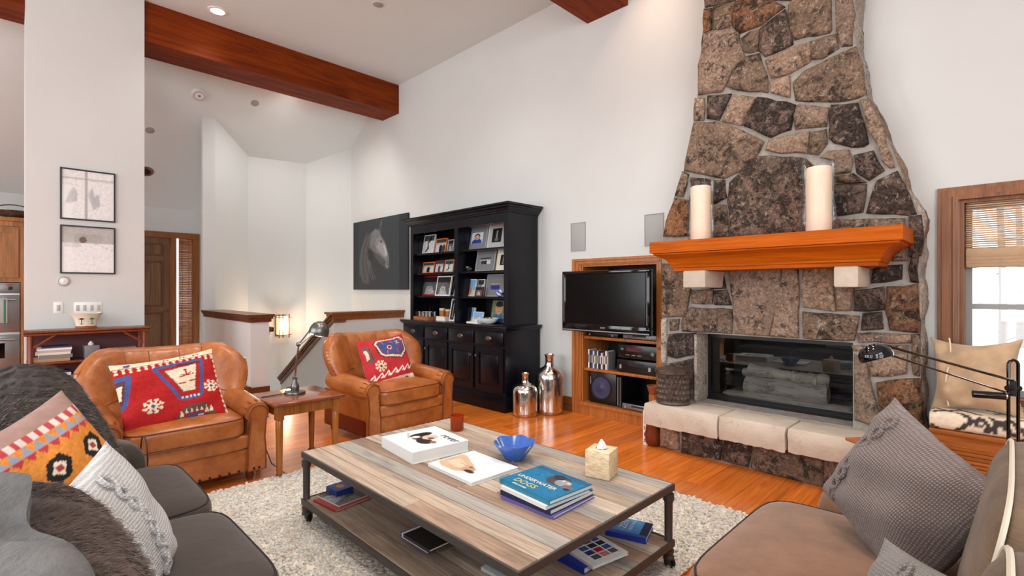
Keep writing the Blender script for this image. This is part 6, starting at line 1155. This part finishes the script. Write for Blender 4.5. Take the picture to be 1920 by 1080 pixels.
pk = pillow('knit_pillow', 'large taupe knitted pillow propped on the brown sofa', 'pillow', (-.255, 2.07, .705), (.70, -.62, -.42), (.42, .05, .9), .45, .45, .23, 'knit_taupe', None, 48, 'knitted pillows', .05, wr=.012, seed=2)
cable(pk, .45, .45, .23, -.13, 8, 'knit_taupe', .0075)
pk = pillow('knit_pillow', 'smaller grey knitted pillow at the bottom edge on the brown sofa', 'pillow', (-.14, 1.47, .55), (.70, -.66, .12), (.3, .2, .92), .38, .38, .17, 'knit_grey', None, 40, 'knitted pillows', .05, wr=.008, seed=5)
for x0 in (-.04, .04): cable(pk, .38, .38, .17, x0, 7, 'knit_grey', .007)
# low wooden stool behind the sofa, by the hearth end
t = thing('wooden_stool', 'flat brown wooden stool by the hearth, mostly behind the knitted pillow', 'stool', (-.50, 3.72, 0), math.radians(51))
obj('seat_board', M().rbox(-.25, .25, -.085, .085, .455, .475, .006), 'tray_wood', t)
for x in (-.17, .08): obj('leg', M().box(x-.015, x+.015, -.07, .03, 0, .455), 'tray_wood', t, False)
obj('stretcher', M().box(-.155, .065, -.03, -.01, .2, .24), 'tray_wood', t, False)
# ================================================================== floor lamp
pb_ = Vector((0.0, 3.2, 0)); t = thing('floor_lamp', 'black balanced-arm reading lamp with perforated dome head behind the brown sofa', 'floor lamp', tuple(pb_))
obj('base', M().lathe([(.13, 0), (.13, .012), (.12, .02), (.02, .024)], n=28), 'black_plastic', t)
rd2 = Vector((math.cos(TH), math.sin(TH), 0)); hw_ = .022
obj('pole', M().tube([tuple(-rd2*hw_+Vector((0, 0, .02))), tuple(-rd2*hw_+Vector((0, 0, 1.03)))]+[tuple(rd2*(-hw_*math.cos(a))+Vector((0, 0, 1.03+hw_*math.sin(a)))) for a in np.linspace(.3, math.pi-.3, 6)]+[tuple(rd2*hw_+Vector((0, 0, 1.03))), tuple(rd2*hw_+Vector((0, 0, .02)))], .0065, 8), 'black_gloss', t)
piv = Vector((0, 0, .925)); hdp = EYEV+ray(1652, 655)*2.02-pb_; up_ = Vector((0, 0, .028))
obj('arm', M().tube([piv+up_*1.2, hdp+up_*.7], .0055, 7).tube([piv-up_*.7+Vector((0, 0, -.01)), hdp-up_*.4], .004, 7), 'black_gloss', t)
cw = EYEV+ray(1858, 741)*2.28-pb_; obj('counterweight_rod', M().tube([piv-up_, cw], .004, 6), 'black_gloss', t)
rv = RT; obj('counterweight', M().tube([cw-rv*.055+FW*.03, cw+rv*.045-FW*.02], .017, 14), 'black_gloss', t); obj('weight_cap', M().tube([cw+rv*.045-FW*.02, cw+rv*.049-FW*.022], .0165, 14), 'chrome', t)
obj('pivot', M().tube([piv-RT*.03, piv+RT*.03], .012, 10).box(-.012, .012, -.012, .012, .89, .96), 'black_plastic', t)
hx = Matrix.Translation(EYEV+ray(1641, 664)*2.0-pb_) @ Matrix.Rotation(TH, 4, 'Z') @ Matrix.Rotation(math.radians(-14), 4, 'Y') @ Matrix.Rotation(math.radians(-16), 4, 'X') @ Matrix.Scale(1.3, 4, (1, 0, 0))
hl = obj('head', M().lathe([(.047, -.022), (.05, -.012), (.046, .012), (.034, .03), (.016, .04), (.002, .042), (.016, .037), (.032, .027), (.043, .01), (.046, -.012)], n=30, cap=False).xf(hx), 'black_gloss', t)
for r, k in ((.008, 5), (.016, 9), (.024, 13), (.031, 16)):
    for i in range(k):
        a = 2*math.pi*i/k; z = .0425-.28*(r/.034)**2*.045; obj('vent_hole', M().lathe([(.0018, 0), (.0018, .0012)], r*math.cos(a), r*math.sin(a), z+.0006, 6).xf(hx), 'c_silver', hl, False)
obj('head_joint', M().tube([hdp, EYEV+ray(1660, 655)*2.01-pb_], .012, 8), 'chrome', t)
# ================================================================== window seat
ws_ = thing('window_seat', 'built-in wooden window seat with slotted grille front', 'bench'); BX0, BX1, BY = -.365, 1.5, 3.955
obj('box', M().box(BX0, BX1, BY+.012, YW-.046, 0, .50), 'bench_wood', ws_, False); obj('seat_board', M().rbox(BX0, BX1+.02, BY-.01, YW-.046, .50, .53, .006), 'bench_wood', ws_); obj('front_frame', M().box(BX0, BX1, BY, BY+.012, .44, .50).box(BX0, BX1, BY, BY+.012, 0, .12).box(BX0, BX0+.10, BY, BY+.012, .12, .44).box(BX1-.1, BX1, BY, BY+.012, .12, .44), 'bench_wood', ws_, False)
for i in range(14): obj('slat', M().box(BX0+.1, BX1-.1, BY+.002, BY+.012, .125+i*.0228, .125+i*.0228+.016), 'bench_wood', ws_, False)
PY0, PY1, PZ0, PZ1, pr_ = BY-.012, YW-.05, .531, .635, .035; loop = []
for cy, cz, a0 in ((PY0+pr_, PZ0+pr_, 270), (PY0+pr_, PZ1-pr_, 180), (PY1-pr_, PZ1-pr_, 90), (PY1-pr_, PZ0+pr_, 0)):
    for k in range(5): an = math.radians(a0-90*k/4); loop.append((cy+pr_*math.cos(an), cz+pr_*math.sin(an)))
loop = loop[0:1]+loop[1:]; fine_ = []
for k in range(len(loop)):
    (ya, za), (yb_, zb_) = loop[k], loop[(k+1) % len(loop)]; L_ = math.hypot(yb_-ya, zb_-za); n_ = max(1, int(L_/.012))
    for q in range(n_): fine_.append((ya+(yb_-ya)*q/n_, za+(zb_-za)*q/n_))
cu = M(); nx_ = 190; nl = len(fine_); cols = []; S_ = [0]
for k in range(1, nl): S_.append(S_[-1]+math.hypot(fine_[k][0]-fine_[k-1][0], fine_[k][1]-fine_[k-1][1]))
segs_ = []; rz_ = random.Random(12)
for k in range(96):
    x_, s0 = BX0+.02+.125*(k//6)+rz_.uniform(-.02, .02), .03+.115*(k % 6)+rz_.uniform(-.015, .015); sg = 1 if (k+k//4) % 2 else -1; segs_.append((x_, s0, x_+.10, s0+sg*.09)); segs_.append((x_+.10, s0+sg*.09, x_+.16, s0+sg*.02)) if k % 3 == 0 else None
def stroke(x, s):
    for ax, as_, bx_, bs in segs_:
        dx, ds = bx_-ax, bs-as_; t_ = max(0, min(1, ((x-ax)*dx+(s-as_)*ds)/(dx*dx+ds*ds)))
        if (x-ax-t_*dx)**2+(s-as_-t_*ds)**2 < .0125**2: return True
    return False
for i in range(nx_+1):
    xx = BX0+.004+(BX1-BX0-.008)*i/nx_; e_ = min(1, .75+10*min(xx-BX0, BX1-xx))
    for (yy, zz), s_ in zip(fine_, S_):
        cu.v.append((xx, (PY0+PY1)/2+(yy-(PY0+PY1)/2)*(.97+.03*e_), .583+(zz-.583)*e_)); cols.append(C(62, 54, 52)[:3] if stroke(xx, s_) else C(226, 208, 184)[:3])
for i in range(nx_):
    for k in range(nl): cu.f.append((i*nl+k, i*nl+(k+1) % nl, (i+1)*nl+(k+1) % nl, (i+1)*nl+k))
cu.f.append(tuple(range(nl))); cu.f.append(tuple(nx_*nl+k for k in range(nl-1, -1, -1)))
me = mesh('bench_cushion', cu, 'woven', True, 60); col_attr(me, cols); so = tag(obj('bench_cushion', me, None), 'cream window-seat cushion with black geometric strokes', 'cushion')
bpil = pillow('linen_pillow', 'large rumpled tan linen pillow on the window seat', 'pillow', (-.165, 4.15, .845), (1, -.1, .05), (.05, .25, 1), .43, .47, .25, 'linen', None, 44, None, .17, None, wr=.022, seed=8)
obj('seam', M().tube([(-.11+.012*math.sin(z*14), -.114+abs(z)*.28, z) for z in np.linspace(-.2, .22, 14)], .0045, 6), 'cream_cloth', bpil)
# ================================================================== bookshelf by the column
SX0, SX1, SY0, SY1, SZ = -7.02, -6.70, .10, 1.06, .965
bs = thing('rattan_bookshelf', 'low brown rattan bookshelf with dark red back against the white column', 'bookshelf')
for x in (SX0+.02, SX1-.02):
    for y in (SY0+.03, SY1-.03): obj('post', M().lathe([(.02, 0), (.021, .3), (.024, .31), (.02, .32), (.02, .64), (.024, .65), (.02, .66), (.02, SZ-.03)], x, y, 0, 12), 'bamboo_wood', bs)
obj('top', M().rbox(SX0-.0, SX1+.015, SY0-.02, SY1+.02, SZ-.022, SZ, .006), 'cap_wood', bs); obj('top_rail', M().tube([(SX1-.005, SY0-.015, SZ-.035), (SX1-.005, SY1+.015, SZ-.035)], .014, 10).tube([(SX1+.012, SY0-.02, SZ-.01), (SX1+.012, SY1+.02, SZ-.01)], .011, 10), 'bamboo_wood', bs)
for z in (.655, .37, .08): obj('shelf', M().box(SX0, SX1-.01, SY0+.01, SY1-.01, z-.02, z), 'dark_red_panel', bs, False); obj('shelf_rail', M().tube([(SX1-.01, SY0+.03, z-.012), (SX1-.01, SY1-.03, z-.012)], .013, 8), 'bamboo_wood', bs)
obj('back_panel', M().box(SX0, SX0+.012, SY0+.01, SY1-.01, .06, SZ-.02), 'dark_red_panel', bs, False)
for a, b in (((SY0+.05, .80), (SY0+.21, SZ-.045)), ((SY1-.05, .80), (SY1-.21, SZ-.045))): obj('brace', M().tube([(SX1-.01, a[0], a[1]), (SX1-.01, b[0], b[1])], .012, 8), 'bamboo_wood', bs)
def pile(specs, yc, z, x, group, where):
    for k, (mt, w, d, h, nm) in enumerate(specs):
        book('book', '%s book %s' % (nm, where), (x, yc+random.uniform(-.015, .015), z), w, d, h, mt, math.pi/2+random.uniform(-.05, .05), group); z += h+.0008
    return z
pile([('c_tan', .27, .22, .03, 'tan, bottom of the left pile,'), ('c_grey', .25, .2, .035, 'grey, second in the left pile,'), ('c_cream', .26, .2, .022, 'cream, third in the left pile,'), ('c_silver', .25, .2, .022, 'silver-spined, fourth in the left pile,'), ('c_white', .26, .21, .02, 'white, near the top of the left pile,'), ('c_navy', .2, .17, .016, 'navy, on top of the left pile,')], .30, .656, -6.84, 'books on the upper rattan shelf', 'on the upper rattan shelf')
pile([('c_black', .3, .22, .018, 'black, lower in the right pile,'), ('c_blue', .26, .2, .03, 'blue, second in the right pile,'), ('c_royal', .27, .2, .022, 'royal blue, third in the right pile,'), ('c_silver', .24, .19, .014, 'thin silver, top of the right pile,')], .85, .656, -6.84, 'books on the upper rattan shelf', 'on the upper rattan shelf')
pile([('c_white', .26, .21, .025, 'white, bottom of the pile'), ('c_black', .27, .21, .03, 'black, second from the bottom'), ('c_cream', .27, .21, .022, 'cream, third from the bottom'), ('c_green', .28, .21, .035, 'green, in the middle of the pile'), ('c_teal', .27, .2, .022, 'teal, above the green one'), ('c_white', .24, .19, .026, 'pale, near the top of the pile'), ('c_navy', .22, .18, .018, 'navy, topmost of the pile')], .31, .371, -6.84, 'books on the lower rattan shelf', 'on the lower rattan shelf')
t = thing('tissue_box', 'grey-blue tissue box on the upper rattan shelf', 'tissue box', (-6.82, .59, .656)); obj('box', M().rbox(-.06, .06, -.06, .06, 0, .135, .004), 'c_sky', t); obj('tissue', M().lathe([(.022, .13), (.026, .15), (.012, .17), (.003, .178)], n=12), 'paper_white', t); t.rotation_euler = (0, 0, .1); bpy.data.objects[t.children[0].name].data.materials[0] = MATS['c_grey']
# planter
t = thing('ceramic_planter', 'cream ceramic planter painted with palm trees on the rattan shelf', 'planter', (-6.86, .555, SZ+.001)); n = 48; m = M(); 
for r, zz, wv in ((.085, .025, 0), (.088, .05, 0), (.096, .09, .3), (.115, .13, .6), (.142, .158, 1), (.138, .16, 1), (.105, .12, .5), (.08, .06, 0), (.001, .05, 0)):
    for i in range(n): a = 2*math.pi*i/n; rr_ = r*(1+.03*math.cos(6*a)); m.v.append((rr_*math.cos(a)*.6, rr_*math.sin(a), zz+.004*wv*math.cos(6*a)))
for k in range(8):
    for i in range(n): j = (i+1) % n; m.f.append((k*n+i, k*n+j, (k+1)*n+j, (k+1)*n+i))
obj('pot', m, 'cream_cloth', t).data.materials[0] = MATS['c_cream']; obj('saucer', M().lathe([(.095, 0), (.1, .012), (.09, .028), (.08, .028)], n=6, cap=True).xf(Matrix.Scale(.62, 4, (1, 0, 0)) @ Matrix.Rotation(math.pi/6*0, 4, 'Z')), 'terracotta', t)
for yy in (-.042, .042):
    pm = M().box(.0595, .061, yy-.0025, yy+.0025, .05, .095)
    for a in (-1.2, -.6, 0, .6, 1.2): pm.tube([(.0605+.003, yy, .093), (.0635+.004, yy+.016*math.sin(a), .095+.014*math.cos(a)), (.0665+.004, yy+.028*math.sin(a), .095+.012*math.cos(a))], [.003, .0045, .001], 5)
    pm.box(.0585, .0605, yy-.012, yy+.012, .046, .051); obj('palm_motif', pm, 'c_brown' if yy < 0 else 'c_green', t, False)
# column wall: pictures, dial, switches (face +X)
XP = -7.04
def wall_pic(y0, y1, z0, z1, cv, label):
    t = thing('wall_picture', label, 'picture', (XP, (y0+y1)/2, z0), 0, 'pictures on the white column'); w, h = y1-y0, z1-z0; b = .014
    obj('frame', M().box(0, .022, -w/2, w/2, 0, b).box(0, .022, -w/2, w/2, h-b, h).box(0, .022, -w/2, -w/2+b, b, h-b).box(0, .022, w/2-b, w/2, b, h-b), 'c_black', t, False)
    o = obj('print', print_mesh('print', w-2*b, h-2*b, cv, 'matt_print', 60, 64), None, t); o.location = (.01, 0, b); o.rotation_euler = (0, 0, math.pi/2); obj('glass', M().box(.013, .015, -w/2+b, w/2-b, b, h-b), 'frame_glass', t, False)
cv = Canvas(C(250, 250, 249), 90); cv.rect(0, .82, 1, .84, C(190, 190, 188)); cv.rect(.44, 0, .475, 1, C(150, 148, 146)); cv.poly([(.06, .3), (.14, .55), (.24, .66), (.3, .5), (.28, .36)], C(206, 208, 206)); cv.poly([(.5, .5), (.58, .7), (.62, .5), (.7, .55), (.74, .3), (.6, .2)], C(200, 204, 206)); cv.blur(3)
wall_pic(.36, .815, 2.11, 2.65, cv, 'black-framed faint snowy print, upper of two on the white column')
cv = Canvas(C(253, 253, 253), 90); cv.rect(0, .66, 1, 1, C(200, 198, 194)); cv.rect(.24, .68, .78, .84, C(186, 185, 181)); cv.ell(.4, .72, .075, .065, C(120, 104, 92)); cv.line([(.42, .78), (.45, .82)], .012, K); cv.line([(.5, .68), (.7, .62), (1, .5)], .008, C(190, 188, 186)); cv.rect(.05, .52, .36, .525, C(180, 180, 180)); cv.rect(.05, .56, .36, .64, C(232, 232, 232))
wall_pic(.36, .815, 1.54, 2.05, cv, 'black-framed print with small brown animal, lower of two on the white column')
t = thing('wall_dial', 'round grey dial on the white column below the pictures', 'thermostat', (XP, .385, 1.46)); ry = Matrix.Rotation(math.pi/2, 4, 'Y'); obj('ring', M().lathe([(.052, 0), (.052, .012), (.04, .018), (.036, .012)], n=28, cap=False).xf(ry), 'c_silver', t); obj('face', M().lathe([(.038, .01), (.03, .013), (.001, .013)], n=24, cap=False).xf(ry), 'white_gloss', t); obj('hub', M().lathe([(.012, .012), (.01, .02), (.001, .021)], n=14, cap=False).xf(ry), 'white_gloss', t)
for (y0, y1, z0, z1, n, ds) in ((.31, .385, 1.12, 1.24, 1, 'single white switch plate on the white column'), (.47, .70, 1.115, 1.235, 4, 'wide white four-gang switch plate behind the planter')):
    t = thing('switch_plate', ds, 'switch', (XP, (y0+y1)/2, z0), 0, 'switch plates on the column'); w, h = y1-y0, z1-z0; obj('plate', M().rbox(0, .006, -w/2, w/2, 0, h, .002), 'white_gloss', t)
    for k in range(n): yy = -w/2+w*(k+.5)/n; obj('toggle', M().rbox(.006, .011, yy-.014, yy+.014, h*.25, h*.75, .002), 'c_silver', t)
# ================================================================== sconce on the stairwell wall
t = thing('wall_sconce', 'glowing paper wall sconce with red-brown lattice in the stairwell', 'wall light', (-9.17, 3.37, .55)); obj('paper_shade', M().rbox(.03, .16, -.075, .075, .02, .35, .004), 'sconce_paper', t)
for y in (-.085, -.02, .085): obj('upright', M().box(.165, .18, y-.006, y+.006, -.02, .39), 'c_brown', t, False)
for z in (.03, .335): obj('crossbar', M().box(.18, .19, -.12, .12, z-.006, z+.006).box(.0, .19, -.09, -.08, z-.006, z+.006).box(.0, .19, .08, .09, z-.006, z+.006), 'c_brown', t, False)
obj('backplate', M().box(0, .02, -.09, .09, 0, .37), 'trim_wood', t, False)
pl = bpy.data.lights.new('sconce_bulb', 'POINT'); pl.energy = 16; pl.color = (1, .72, .48); pl.shadow_soft_size = .05; po = bpy.data.objects.new('sconce_bulb', pl); COL.objects.link(po); po.location = (-8.93, 3.37, .74)
hnd = thing('handrail', 'short wooden handrail end on the low white wall beside the sconce', 'handrail', (-6.8, 2.31, .86)); obj('rail', M().rbox(-1.6, .1, .03, .075, -.03, .03, .01).xf(Matrix.Rotation(math.radians(-32), 4, 'Y') if False else Matrix.Identity(4)), 'cap_wood', hnd); obj('bracket', M().tube([(.0, 0, -.1), (.0, .05, -.06), (.0, .05, -.03)], .008, 6), 'pewter', hnd)
# ================================================================== kitchen glimpse
t = thing('double_oven', 'stainless double wall oven at the left edge in the kitchen', 'oven', (-9.5, -.28, .2)); obj('body', M().box(-.5, 0, -.36, .36, 0, 1.26), 'steel', t, False); obj('control_panel', M().rbox(0, .02, -.36, .36, 1.12, 1.26, .004), 'steel', t)
for y in (.08, .27): obj('knob', M().lathe([(.025, 0), (.023, .02), (.016, .025)], n=16).xf(Matrix.Translation((.02, y, 1.19)) @ ry), 'c_black', t); obj('knob_mark', M().box(.02, .022, y-.03, y+.03, 1.225, 1.24), 'c_red', t, False)
for z0, z1 in ((.60, 1.10), (.06, .57)):
    d_ = obj('oven_door', M().rbox(0, .035, -.36, .36, z0, z1, .006), 'steel', t); obj('handle', M().tube([(.08, -.32, z1-.06), (.08, .32, z1-.06)], .013, 10).tube([(.03, .27, z1-.06), (.08, .27, z1-.06)], .009, 8).tube([(.03, -.27, z1-.06), (.08, -.27, z1-.06)], .009, 8), 'steel', d_); obj('window', M().box(.0355, .037, -.28, .22, z0+.2, z1-.11), 'black_gloss', d_, False)
obj('vent', M().box(0, .02, -.36, .36, 0, .05), 'c_black', t, False)
t = thing('oven_towel', 'pale green towel hanging on the oven handle', 'towel', (-9.40, -.12, .95)); obj('front_fold', M().rbox(-.001, .008, -.08, .085, -.02, .30, .003), 'c_silver', t).data.materials[0] = MATS['c_silver']; obj('stripe', M().box(.0082, .0095, .05, .07, -.02, .29), 'c_green', t, False); obj('rear_fold', M().rbox(-.035, -.028, -.08, .085, .1, .30, .003), 'c_silver', t); obj('top_fold', M().rbox(-.035, .008, -.08, .085, .295, .304, .003), 'c_silver', t)
t = thing('oven_cabinet', 'knotty wood cabinet surrounding the double oven', 'cabinet', (-9.5, -.28, 0)); obj('side', M().box(-.5, .02, .37, .42, 0, 2.3), 'kitchen_wood', t, False); obj('tall_panel', M().box(-.5, .03, .425, .445, 0, 2.6), 'kitchen_wood', t, False); obj('lower_drawer', M().rbox(-.5, .02, -.36, .36, .02, .19, .005), 'kitchen_wood', t); obj('upper_case', M().box(-.5, 0, -.36, .37, 1.47, 2.28), 'kitchen_wood', t, False); obj('upper_door', M().box(0, .02, -.0, .35, 1.53, 1.6).box(0, .02, 0, .35, 2.13, 2.2).box(0, .02, 0, .06, 1.6, 2.13).box(0, .02, .29, .35, 1.6, 2.13).box(0, .01, .06, .29, 1.6, 2.13), 'kitchen_wood', t, False); obj('cornice', M().rbox(-.5, .05, -.4, .41, 2.28, 2.34, .01).box(-.5, .03, -.38, .39, 2.22, 2.28), 'kitchen_wood', t)
t = thing('wire_basket', 'dark basket with arched handle on top of the kitchen cabinet', 'basket', (-9.6, .02, 2.34)); obj('bowl', M().lathe([(.08, 0), (.15, .03), (.2, .09), (.19, .09), (.14, .035), (.001, .01)], n=20, cap=False), 'wicker', t); obj('handle', M().tube([(0, .19*math.cos(a), .09+.09*math.sin(a)) for a in np.linspace(0, math.pi, 12)], .008, 6), 'wicker', t)
